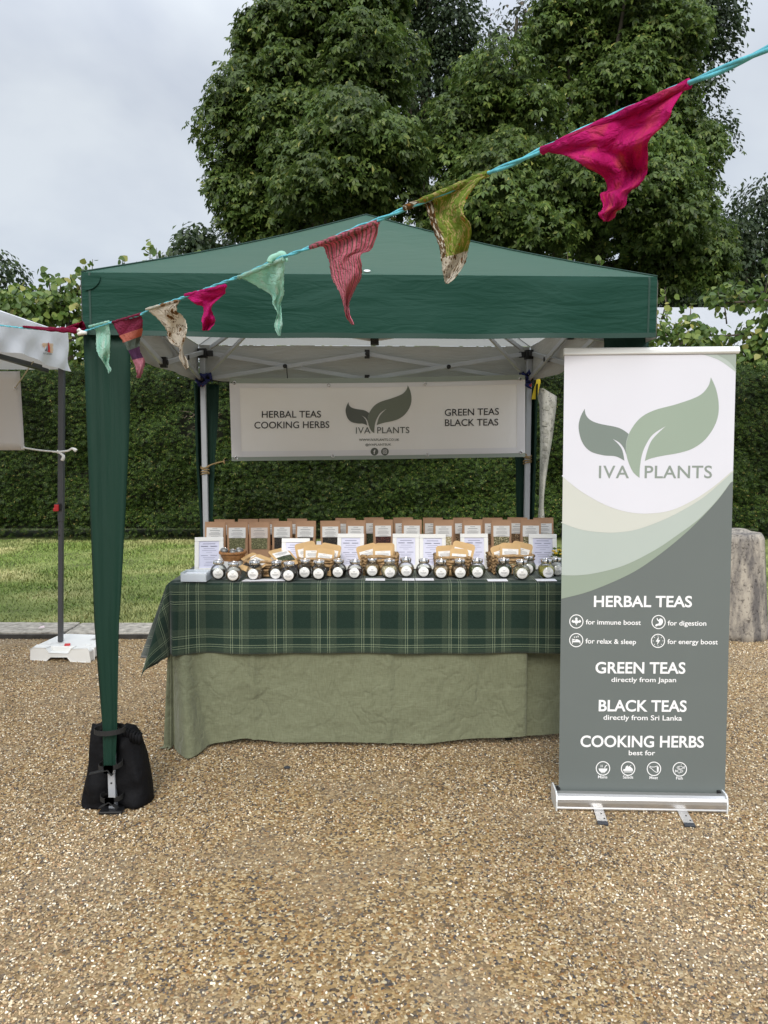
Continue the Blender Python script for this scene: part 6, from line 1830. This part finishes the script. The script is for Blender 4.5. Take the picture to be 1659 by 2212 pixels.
m_gleg = M("grey_steel", (.075, .078, .085), .45, metal=.2)
lx = wc.x; ly = Yw - .03
lb_, lt2_ = P(131, 1380, ly), P(133.5, 806, ly)
def lxz(z): return lerp(lb_.x, lt2_.x, (z - lb_.z) / (lt2_.z - lb_.z))
q = MB(); q.bar((lxz(.86), ly, .86), (lxz(zbw + .06), ly, zbw + .06), .034, .034, up=(0, 1, 0)); gl_ = mk("leg", q, m_gleg, wt, bev=.003)
zclip = P(132, 1095, ly).z
lx = lxz(.7); q = MB(); q.bar((lxz(.085), ly, .085), (lxz(.9), ly, .9), .028, .028, up=(0, 1, 0)); mk("lower_tube", q, m_gleg, gl_, bev=.003)
q = MB(); q.box((lx, ly - .002, zclip), (.042, .046, .045)); mk("clamp", q, m_blk, gl_, bev=.003)
q = MB(); q.box((lx - .006, ly - .030, zclip + .004), (.026, .016, .026)); q.box((lx - .008, ly - .034, zclip - .014), (.03, .024, .02)); mk("release_button", q, m_red, gl_, bev=.003)
q = MB()
for z in (P(132, 1122, ly).z, P(132, 1156, ly).z): q.tube([(lx - .002, ly - .0142, z), (lx - .002, ly - .0152, z)], .005, 10)
mk("pin_hole", q, m_blk, gl_, kind='stuff')
for (x_, y_) in ((xw - 2.7, ly), (xw - .06, yw0 + .1), (xw - 2.7, yw0 + .1)):
    q = MB(); q.bar((x_, y_, 0), (x_, y_, ztw - .04), .034, .034, up=(0, 1, 0)); mk("leg", q, m_gleg, wt, bev=.003)
q = MB(); a_ = P(72, 779, 4.45); b_ = P(-60, 742, 3.9); q.bar(a_ + Vector((-.05, .3, -.03)), Vector((xw - .045, 3.2, a_.z + .02)), .014, .024); mk("scissor_bar", q, m_gleg, wt)
q = MB(); q.bar((xw - .045, 4.62, a_.z - .02), (xw - .045, 2.9, a_.z + .012), .014, .026); mk("scissor_bar", q, m_gleg, wt)
# logo on the valance
def cropL(p): return (.1146 * p[0], 639.4 + .1146 * p[1])
PV = Plane((xw + .03, 4.5, ztw), (1, 0, 0))
def vhit(p, off=0): return PV.hit(*cropL(p), off)
m_or = M("orange_print", (.75, .42, .16), .6); m_rd = M("red_print", (.62, .03, .03), .6); m_nv = M("dark_print", (.03, .025, .035), .6)
q = MB()
for k in range(13):
    y = 885 + 14 * k; x0 = 800 - 10 * math.sin(k * .7) + (k * 3); x1 = 1000 + 5 * math.sin(k)
    if k > 8: x0 = 830 + (k - 8) * 25
    q.poly([vhit((x0, y)), vhit((x1, y + 14)), vhit((x1, y + 22)), vhit((x0, y + 8))])
mk("sunset_print", q, m_or, sv, kind='stuff')
q = MB(); q.poly([vhit(p, .002) for p in ((918, 862), (890, 1050), (948, 1070), (942, 960))]); mk("sail_print", q, m_rd, sv)
q = MB()
for x_, y0, y1 in ((905, 880, 1050), (882, 950, 1045), (868, 985, 1040), (855, 1010, 1035)): q.poly([vhit((x_, y0), .003), vhit((x_ + 5, y0), .003), vhit((x_ + 2, y1), .003), vhit((x_ - 10, y1), .003)])
mk("mast_print", q, m_nv, sv, kind='stuff')
L_, R_ = vhit((815, 1092), .002), vhit((985, 1118), .002)
letter("ALTCANOPY", L_, R_, Vector((0, 0, 1)) * (vhit((815, 1062), .002) - L_).length, m_nv, sv, .01)
# hanging white sheet and ropes
PW = Plane((0, Yw - .06, 0), (0, -1, 0))
m_wpvc2 = M("white_sheet_pvc", (.66, .64, .63), .5, var=.02, vscale=2, trans=.1)
ws = thing("white_sign_sheet", "plain white banner sheet hanging from the white canopy at the left edge", "banner", PW.hit(20, 890))
q = MB()
q.grid(lambda u, v: PW.hit(lerp(-330, lerp(43, 53, v), u), lerp(802, 972.5, v), .010 * math.sin(u * 16 + v * 2) * (1 - .3 * v) + .003), 30, 10); mk("sheet", q, m_wpvc2, ws, smooth=True, solid=.0008)
g1, g2 = PW.hit(33, 838, .012), PW.hit(54 - 4, 967, .014)
for g_ in (g1, g2):
    q = MB(); torus(q, g_, .009, .003, (0, -1, 0)); mk("grommet", q, m_chrome, ws, smooth=True)
m_wrope = M("white_rope", (.72, .71, .68), .9, bump=.6, bscale=200)
m_tanrope = M("pale_rope", (.50, .44, .32), .9)
q = MB(); q.tube([g1, PV.hit(72, 781, -.04)], .0035, 6); mk("rope", q, m_tanrope, ws, smooth=True)
kn = Vector((lx + .012, ly - .024, P(136, 976, ly).z))
q = MB(); q.tube(spline([g2, lerp(g2, kn, .5) - Vector((0, 0, .004)), kn], 5), .005, 8); mk("rope", q, m_wrope, ws, smooth=True)
q = MB(); q.tube(spline([kn, P(146, 974, ly - .03), P(156, 969, ly - .04), P(165, 974, ly - .04)], 4), [.006] * 8 + [.007, .009, .011, .012, .011], 8); mk("frayed_end", q, m_wrope, ws, smooth=True)
q = MB(); q.tube(spline([kn, P(137, 985, ly - .03), P(134, 995, ly - .03)], 4), [.006, .006, .007, .008, .010, .010, .011, .011, .009], 8); mk("frayed_end", q, m_wrope, ws, smooth=True)
q = MB(); torus(q, Vector((lx, ly, kn.z)), .026, .006, (0, 0, 1)); q.lathe([(.002, -.012), (.012, 0), (.002, .012)], 10, kn); mk("knot", q, m_wrope, ws, smooth=True)

# water weight under the grey leg
wa, wb_ = G(66.8, 1426), G(194.5, 1431)
uxw = (wb_ - wa).normalized(); vyw = Vector((-uxw.y, uxw.x, 0)); Lw = (wb_ - wa).length
bk = G(218, 1411); dpt = .36
hw_ = P(66.8, 1398, wa.y).z
ww = thing("canopy_water_weight", "white plastic water weight with a moulded handle under the grey canopy leg", "canopy weight", ((wa + wb_) / 2 + vyw * dpt / 2))
m_wpl = M("white_plastic", (.74, .74, .72), .45, var=.06, vscale=5, bump=.1, bscale=6, bdist=.01)
def wpt(x, y, z): return wa + uxw * x + vyw * y + Vector((0, 0, z))
# front beam: elevation with handle notch above and foot notch below
el_ = [(0, .004), (0.02, 0), (.27 * Lw, 0), (.33 * Lw, .028), (.62 * Lw, .028), (.68 * Lw, 0), (Lw - .02, 0), (Lw, .004), (Lw, hw_ - .012), (Lw - .015, hw_), (.70 * Lw, hw_), (.64 * Lw, hw_ - .030), (.32 * Lw, hw_ - .030), (.26 * Lw, hw_), (.015, hw_), (0, hw_ - .012)]
q = MB(); v_, f_ = tess([wpt(x, 0, z) for x, z in el_]); n = len(v_); q.add(v_, f_); q.add([wpt(x, .05, z) for x, z in el_], [t[::-1] for t in f_])
for i in range(n): q.f.append((i, (i + 1) % n, n + (i + 1) % n, n + i))
mk("front_beam", q, m_wpl, ww, bev=.006, bseg=3)
xs, wsl = .69 * Lw, .030
lxw = (Vector((lx, ly, 0)) - wa).dot(uxw); lyw = (Vector((lx, ly, 0)) - wa).dot(vyw)
outl = [(.002, .048), (Lw - .002, .048), (Lw - .002, dpt - .03), (Lw - .03, dpt), (xs + wsl, dpt), (xs + wsl, dpt * .62), (xs, dpt * .62), (xs, dpt), (.03, dpt), (.002, dpt - .03)]
q = MB(); v_, f_ = tess([wpt(x, y, hw_ - .002) for x, y in outl]); n = len(v_); q.add(v_, [t[::-1] if False else t for t in f_]); q.add([wpt(x, y, .012) for x, y in outl], [t[::-1] for t in f_])
for i in range(n): q.f.append((n + i, n + (i + 1) % n, (i + 1) % n, i))
mk("tank", q, m_wpl, ww, bev=.008, bseg=3)
q = MB(); c = wpt(.52 * Lw, .075, hw_ + .002); q.box(c, (.034, .022, .016), Matrix.Rotation(R(12), 3, 'Z')); mk("red_plug", q, m_red, ww, bev=.003)
for x_ in (.16, .84):
    q = MB(); q.lathe([(.022, 0), (.021, .002), (.016, .0025), (.015, .001)], 18, wpt(x_ * Lw, .10, hw_ - .001)); mk("filler_cap", q, m_wpl, ww)

# ------------------------------------------------------------------ bunting
bt = thing("bunting", "string of rag bunting on a turquoise cord stretched across the gazebo front", "bunting", P(190, 713, 2.58))
KD = (1 / 2.58, 1 / .62)
def bY(px): 
    if px <= 190: return 2.58 + (190 - px) * .0022
    t_ = (px - 190) / (1659 - 190); return 1 / lerp(KD[0], KD[1], t_)
path = [(-60, 700), (0, 703), (55, 709), (120, 713.5), (175, 715.5), (190, 713), (245, 695), (300, 681), (330, 665), (400, 641), (480, 611), (520, 596), (560, 578), (610, 556), (690, 527), (770, 492), (830, 470), (880, 449), (960, 416), (1060, 372), (1120, 348), (1180, 319), (1300, 262), (1400, 218), (1480, 183), (1560, 150), (1659, 105), (1760, 55), (1900, -20)]
sp = spline([(x, y, 0) for x, y in path], 6)
m_cordt = M("turquoise_cord", (.10, .42, .50), .75, var=.25, vscale=70, bump=.6, bscale=160, stretch=(1, 1, 1))
ctr = [P(p.x, p.y, bY(p.x)) for p in sp]
for ph in (0, math.pi):
    pts = []
    L = 0
    for i, c in enumerate(ctr):
        if i: L += (c - ctr[i - 1]).length
        a = L * 60 + ph; pts.append((c, a))
    # resample finely for the twist
    fine = []
    for (c0, a0), (c1, a1) in zip(pts, pts[1:]):
        k = max(2, int(abs(a1 - a0) / .5))
        for j in range(k): fine.append((lerp(c0, c1, j / k), lerp(a0, a1, j / k)))
    q = MB(); q.tube([c + Vector((.3 * math.cos(a), math.cos(a) * .5, math.sin(a))) * .0014 for c, a in fine], .0020, 6)
    mk("cord_strand", q, m_cordt, bt, smooth=True)

def cloth_mat(name, kind, *cols):
    m, t, b = newmat(name); uv = N(t, 'ShaderNodeUVMap'); col = None
    tcn = N(t, 'ShaderNodeTexCoord')
    def ramp(src, st, interp='LINEAR'):
        cr = N(t, 'ShaderNodeValToRGB'); cr.color_ramp.interpolation = interp; el = cr.color_ramp.elements
        el[0].position = st[0][0]; el[0].color = (*st[0][1], 1); el[1].position = st[-1][0]; el[1].color = (*st[-1][1], 1)
        for p_, c_ in st[1:-1]:
            e = el.new(p_); e.color = (*c_, 1)
        t.links.new(src, cr.inputs[0]); return cr.outputs[0]
    sx = N(t, 'ShaderNodeSeparateXYZ'); t.links.new(uv.outputs[0], sx.inputs[0])
    def noise(sc, de=3, src=uv.outputs[0]):
        n_ = N(t, 'ShaderNodeTexNoise'); n_.inputs['Scale'].default_value = sc; n_.inputs['Detail'].default_value = de; t.links.new(src, n_.inputs['Vector']); return n_.outputs['Fac']
    def mixc(f, a, b_):
        x = N(t, 'ShaderNodeMix', data_type='RGBA'); t.links.new(f, x.inputs['Factor']); t.links.new(a, x.inputs['A']); t.links.new(b_, x.inputs['B']); return x.outputs['Result']
    if kind == 'noise':
        col = ramp(noise(4), [(.3, cols[0]), (.5, cols[1]), (.7, cols[2])])
    elif kind == 'bands':
        col = ramp(sx.outputs[1], [(i / len(cols), c) for i, c in enumerate(cols)] if len(cols) > 2 else [(0, cols[0]), (1, cols[1])], 'CONSTANT')
    elif kind == 'stripes':
        m1 = N(t, 'ShaderNodeMath', operation='MULTIPLY'); m1.inputs[1].default_value = 6; t.links.new(sx.outputs[0], m1.inputs[0])
        n_ = noise(3); a1 = N(t, 'ShaderNodeMath', operation='MULTIPLY_ADD'); a1.inputs[1].default_value = 1.2; t.links.new(n_, a1.inputs[0]); t.links.new(m1.outputs[0], a1.inputs[2])
        f_ = N(t, 'ShaderNodeMath', operation='FRACT'); t.links.new(a1.outputs[0], f_.inputs[0])
        col = ramp(f_.outputs[0], [(0, cols[0]), (.28, cols[1]), (.42, cols[2]), (.5, cols[0]), (.62, cols[2]), (.7, cols[0]), (.85, cols[1])], 'CONSTANT')
    elif kind == 'paisley':
        mp = N(t, 'ShaderNodeMapping'); mp.inputs['Scale'].default_value = (1, 1.7, 1); t.links.new(uv.outputs[0], mp.inputs[0])
        vo = N(t, 'ShaderNodeTexVoronoi'); vo.inputs['Scale'].default_value = cols[3]; t.links.new(mp.outputs[0], vo.inputs['Vector'])
        nn = noise(cols[3] * 2.5, 3, mp.outputs[0]); a1 = N(t, 'ShaderNodeMath', operation='MULTIPLY_ADD'); a1.inputs[1].default_value = .8; t.links.new(nn, a1.inputs[0]); t.links.new(vo.outputs['Distance'], a1.inputs[2])
        c_ = ramp(a1.outputs[0], [(0, cols[1]), (.58, cols[2]), (.66, cols[0]), (.84, cols[1]), (.90, cols[0])], 'CONSTANT'); col = c_
    elif kind == 'scarf':
        g1_ = ramp(noise(9, 4), [(0, cols[0]), (.44, cols[0]), (.5, cols[1]), (.56, cols[0]), (.66, cols[2]), (.72, cols[1])], 'CONSTANT')
        nn = noise(14, 3); w1 = ramp(nn, [(0, cols[3]), (.52, cols[3]), (.56, cols[4]), (.70, cols[2])], 'CONSTANT')
        f_ = ramp(sx.outputs[1], [(0, (0, 0, 0)), (.66, (1, 1, 1)), (1, (1, 1, 1))], 'CONSTANT')
        e_ = ramp(sx.outputs[0], [(0, (1, 1, 1)), (.18, (0, 0, 0)), (1, (0, 0, 0))], 'CONSTANT')
        w2 = ramp(noise(18, 3), [(0, cols[3]), (.45, cols[4]), (.62, cols[2])], 'CONSTANT')
        col = mixc(f_, mixc(e_, g1_, w2), w1)
    t.links.new(col, b.inputs['Base Color']); b.inputs['Roughness'].default_value = .85; setspec(b, .15)
    nb_ = N(t, 'ShaderNodeTexNoise'); nb_.inputs['Scale'].default_value = 9; nb_.inputs['Detail'].default_value = 4; nb_.inputs['Distortion'].default_value = 1.0
    mp = N(t, 'ShaderNodeMapping'); mp.inputs['Scale'].default_value = (.9, 1.5, 1); t.links.new(uv.outputs[0], mp.inputs[0]); t.links.new(mp.outputs[0], nb_.inputs['Vector'])
    bp = N(t, 'ShaderNodeBump'); bp.inputs['Strength'].default_value = .8; bp.inputs['Distance'].default_value = .012; t.links.new(nb_.outputs['Fac'], bp.inputs['Height']); t.links.new(bp.outputs[0], b.inputs['Normal'])
    o = t.nodes['Material Output']; tr = N(t, 'ShaderNodeBsdfTranslucent'); ms = N(t, 'ShaderNodeMixShader'); ms.inputs[0].default_value = .42
    t.links.new(col, tr.inputs[0]); t.links.new(b.outputs[0], ms.inputs[1]); t.links.new(tr.outputs[0], ms.inputs[2]); t.links.new(ms.outputs[0], o.inputs[0])
    return m
MINT = cloth_mat("mint_rag", 'noise', (.30, .62, .50), (.44, .72, .60), (.60, .74, .66))
PATCH = cloth_mat("patchwork_rag", 'bands', (.26, .03, .075), (.26, .03, .075), (.55, .18, .13), (.12, .15, .125), (.09, .035, .085), (.50, .20, .25), (.46, .18, .22))
PAIS = cloth_mat("paisley_rag", 'paisley', (.70, .64, .54), (.16, .09, .035), (.28, .15, .06), 3.6)
MAG = cloth_mat("magenta_rag", 'noise', (.46, .005, .13), (.60, .012, .19), (.55, .03, .14))
BIGM = cloth_mat("magenta_orange_rag", 'noise', (.40, .006, .10), (.60, .014, .18), (.62, .085, .09))
STRP = cloth_mat("striped_rag", 'stripes', (.66, .20, .26), (.20, .145, .11), (.46, .09, .15))
SCRF = cloth_mat("green_scarf_rag", 'scarf', (.22, .30, .045), (.50, .40, .16), (.42, .16, .04), (.72, .66, .55), (.16, .10, .045))
CRIM = cloth_mat("crimson_rag", 'noise', (.20, .008, .04), (.30, .012, .06), (.36, .03, .10))
def flag(rows, cf, mat, label, seed, amp=.10, frx=0):
    """rows: left and right cloth edge from the cord to the tip; real folds run down the cloth"""
    rr = random.Random(seed); ph = [rr.uniform(0, 6.28) for _ in range(8)]
    Rw = [(*cf((a, b)), *cf((c, d))) for a, b, c, d in rows]
    Lp = spline([(r[0], r[1], 0) for r in Rw], 6); Rp = spline([(r[2], r[3], 0) for r in Rw], 6); n = len(Lp)
    Yc = bY((Rw[0][0] + Rw[0][2]) / 2)
    q = MB(); nu = 22
    for j in range(n):
        t_ = j / (n - 1)
        wpx = abs(Rp[j].x - Lp[j].x)
        for i in range(nu + 1):
            u = i / nu; x = lerp(Lp[j].x, Rp[j].x, u); y = lerp(Lp[j].y, Rp[j].y, u)
            yb_ = bY(lerp(Rw[0][0], Rw[0][2], u)); 
            Yd = lerp(yb_, Yc, min(1, t_ * 1.5))
            w_m = wpx * Yc / F
            f = min(1, t_ * 3 + .25)
            d = f * (.20 * w_m * math.sin(u * 5 + ph[0] + 3.5 * math.sin(t_ * 4 + ph[4])) + .07 * w_m * math.sin(u * 9 + ph[1] + 3 * math.sin(t_ * 6 + ph[5]) - t_ * 7) + .012 * math.sin(t_ * 11 + ph[2] + u * 3) + .004 * math.sin(u * 10 + t_ * 19 + ph[3]))
            # ragged hem
            yy = y + (rr.uniform(-.8, .8) if i in (0, nu) else 0); xx = x + (rr.uniform(-.9, .9) if i in (0, nu) and j > 0 else 0)
            q.v.append(P(xx, yy, Yd + d)); q.uv.append((u, t_))
    for j in range(n - 1):
        for i in range(nu):
            a = j * (nu + 1) + i; q.f.append((a, a + 1, a + nu + 2, a + nu + 1))
    o = mk("flag", q, mat, bt, smooth=True, solid=.0012, label=label)
    # sleeve of cloth rolled round the cord
    top = [P(lerp(Rw[0][0], Rw[0][2], k / 12), lerp(Rw[0][1], Rw[0][3], k / 12), bY(lerp(Rw[0][0], Rw[0][2], k / 12))) for k in range(13)]
    q = MB(); q.tube(top, [.0030 + .0016 * abs(math.sin(k * 1.3 + seed)) for k in range(13)], 8)
    q.uv = [(i / len(q.v), .08 + .1 * abs((i % 8) / 4 - 1)) for i in range(len(q.v))]
    mk("sleeve", q, mat, o, smooth=True)
    return o
cB = lambda p: (155.5 + .2292 * p[0], 622.2 + .2292 * p[1])
cC = lambda p: (449.3 + .25 * p[0], 466.6 + .25 * p[1])
cD = lambda p: (829.5 + .5 * p[0], .5 * p[1])
cE = lambda p: (1209.7 + .2708 * p[0], 69.1 + .2708 * p[1])
flag([(165, 362, 345, 318), (225, 400, 352, 390), (228, 470, 360, 460), (228, 550, 356, 590), (250, 630, 350, 670), (290, 690, 348, 715), (325, 750, 368, 770), (344, 806, 350, 804)], cB, MINT, "small pale mint flag by the gazebo's left corner", 1)
flag([(385, 322, 648, 245), (405, 370, 662, 300), (435, 430, 664, 355), (470, 490, 665, 420), (505, 550, 640, 492), (545, 620, 640, 590), (580, 700, 685, 680), (608, 780, 672, 770), (612, 850, 645, 848)], cB, PATCH, "patchwork flag striped wine, coral, grey-green, purple and pink", 2)
flag([(700, 202, 1008, 118), (780, 262, 985, 210), (845, 330, 1040, 262), (895, 400, 1080, 340), (905, 480, 1078, 420), (955, 535, 1065, 490), (1015, 572, 1045, 548), (1010, 645, 1055, 625), (1040, 715, 1092, 700), (1074, 770, 1095, 752)], cB, PAIS, "white and brown paisley flag", 3)
flag([(1070, 68, 1445, -20), (1120, 118, 1443, 45), (1180, 155, 1400, 85), (1232, 175, 1330, 150), (1245, 225, 1315, 205), (1225, 290, 1345, 290), (1228, 345, 1340, 335), (1230, 402, 1290, 398)], cB, MAG, "small magenta flag knotted in the middle", 4)
flag([(268, 530, 655, 372), (350, 565, 660, 440), (430, 610, 655, 520), (520, 665, 650, 600), (556, 700, 655, 670), (560, 760, 632, 740), (600, 840, 630, 830), (577, 920, 640, 930), (580, 975, 635, 965), (608, 1035, 626, 1038)], cC, MINT, "pale mint flag with a twisted tail in front of the green roof", 5)
flag([(885, 270, 1468, 52), (990, 262, 1465, 130), (1025, 330, 1412, 285), (1050, 400, 1318, 330), (1060, 470, 1328, 430), (1075, 540, 1325, 520), (1120, 630, 1275, 620), (1160, 720, 1225, 730), (1180, 800, 1218, 800), (1195, 870, 1230, 870), (1245, 940, 1262, 938)], cC, STRP, "pink and brown striped flag in front of the green roof", 6)
flag([(90, 898, 452, 748), (165, 880, 395, 800), (190, 920, 345, 885), (205, 975, 345, 930), (225, 1025, 375, 975), (240, 1070, 375, 1035), (248, 1120, 362, 1085), (252, 1160, 348, 1140), (258, 1195, 310, 1195), (268, 1225, 276, 1225)], cD, SCRF, "green, gold and white scarf flag", 7)
flag([(-140, 945, 1030, 412), (-60, 965, 900, 590), (40, 985, 860, 700), (120, 1020, 720, 850), (200, 1070, 698, 930), (290, 1120, 695, 1050), (355, 1170, 690, 1120), (378, 1265, 640, 1210), (322, 1295, 550, 1280), (345, 1380, 520, 1385), (330, 1430, 455, 1425), (308, 1455, 430, 1480), (352, 1510, 385, 1508)], cE, BIGM, "large magenta and orange flag nearest the camera", 8)
cA = lambda p: (.1146 * p[0], 639.4 + .1146 * p[1])
q = MB(); pts = [P(*cA(p), bY(cA(p)[0]) - .006) for p in ((440, 578), (600, 592), (760, 610), (920, 626), (1080, 634), (1240, 642), (1380, 646), (1480, 655))]
q.tube(spline(pts, 4), [.004 + .0062 * min(1, k / 24) * (1 + .3 * math.sin(k * 1.1)) for k in range(29)], 8); q.uv = [(i % 8 / 8, i / len(q.v)) for i in range(len(q.v))]
mk("flag", q, CRIM, bt, smooth=True, label="crimson flag rolled tight round the cord at the far left")
flag([(1250, 610, 1480, 520), (1330, 640, 1560, 475), (1420, 670, 1610, 560), (1480, 690, 1620, 625)], cA, CRIM, "flapping end of the rolled crimson flag", 9)
q = MB()
for (a_, b_, r_) in (((1475, 720), (1640, 700), .0075), ((1470, 655), (1530, 660), .006)):
    p0, p1 = P(*cA(a_), 2.57), P(*cA(b_), 2.57); q.tube([p0, (p0 + p1) / 2 + Vector((0, -.004, .003)), p1], [r_ * .8, r_, r_ * .6], 8)
mk("white_knot", q, m_wrope, bt, smooth=True, kind='stuff')
q = MB(); pts = [P(*cC(p), bY(595) - .004) for p in ((530, 400), (545, 365), (590, 345), (640, 330), (655, 350), (640, 375), (690, 380))]
q.tube(spline(pts, 4), [.005] * 10 + [.006] * 10 + [.003] * 5, 8); q.uv = [(.5, .2)] * len(q.v); mk("knotted_loop", q, MINT, bt, smooth=True, label="mint loop knotted over the cord")

# ------------------------------------------------------------------ small things on the ground
g = G(620, 1661); q = MB(); q.prism([g + Vector((-.014, -.004, .004)), g + Vector((.006, -.007, .003)), g + Vector((.015, .0, .004)), g + Vector((.004, .007, .005)), g + Vector((-.010, .006, .004))], (0, 0, .006))
tag(mk("dark_fragment", q, m_dgrey, bev=.001), "small dark fragment lying on the gravel in front of the linen cloth", "litter")
g = G(90, 1357, .05); q = MB(); q.prism([g + Vector((-.02, -.006, 0)), g + Vector((0, -.014, .006)), g + Vector((.022, .0, .004)), g + Vector((.008, .02, .012)), g + Vector((-.014, .014, .008))], (0, 0, .002))
tag(mk("fallen_petal", q, M("pink_petal", (.75, .60, .62), .6)), "pale pink petal lying on the lawn near the left kerb", "petal")
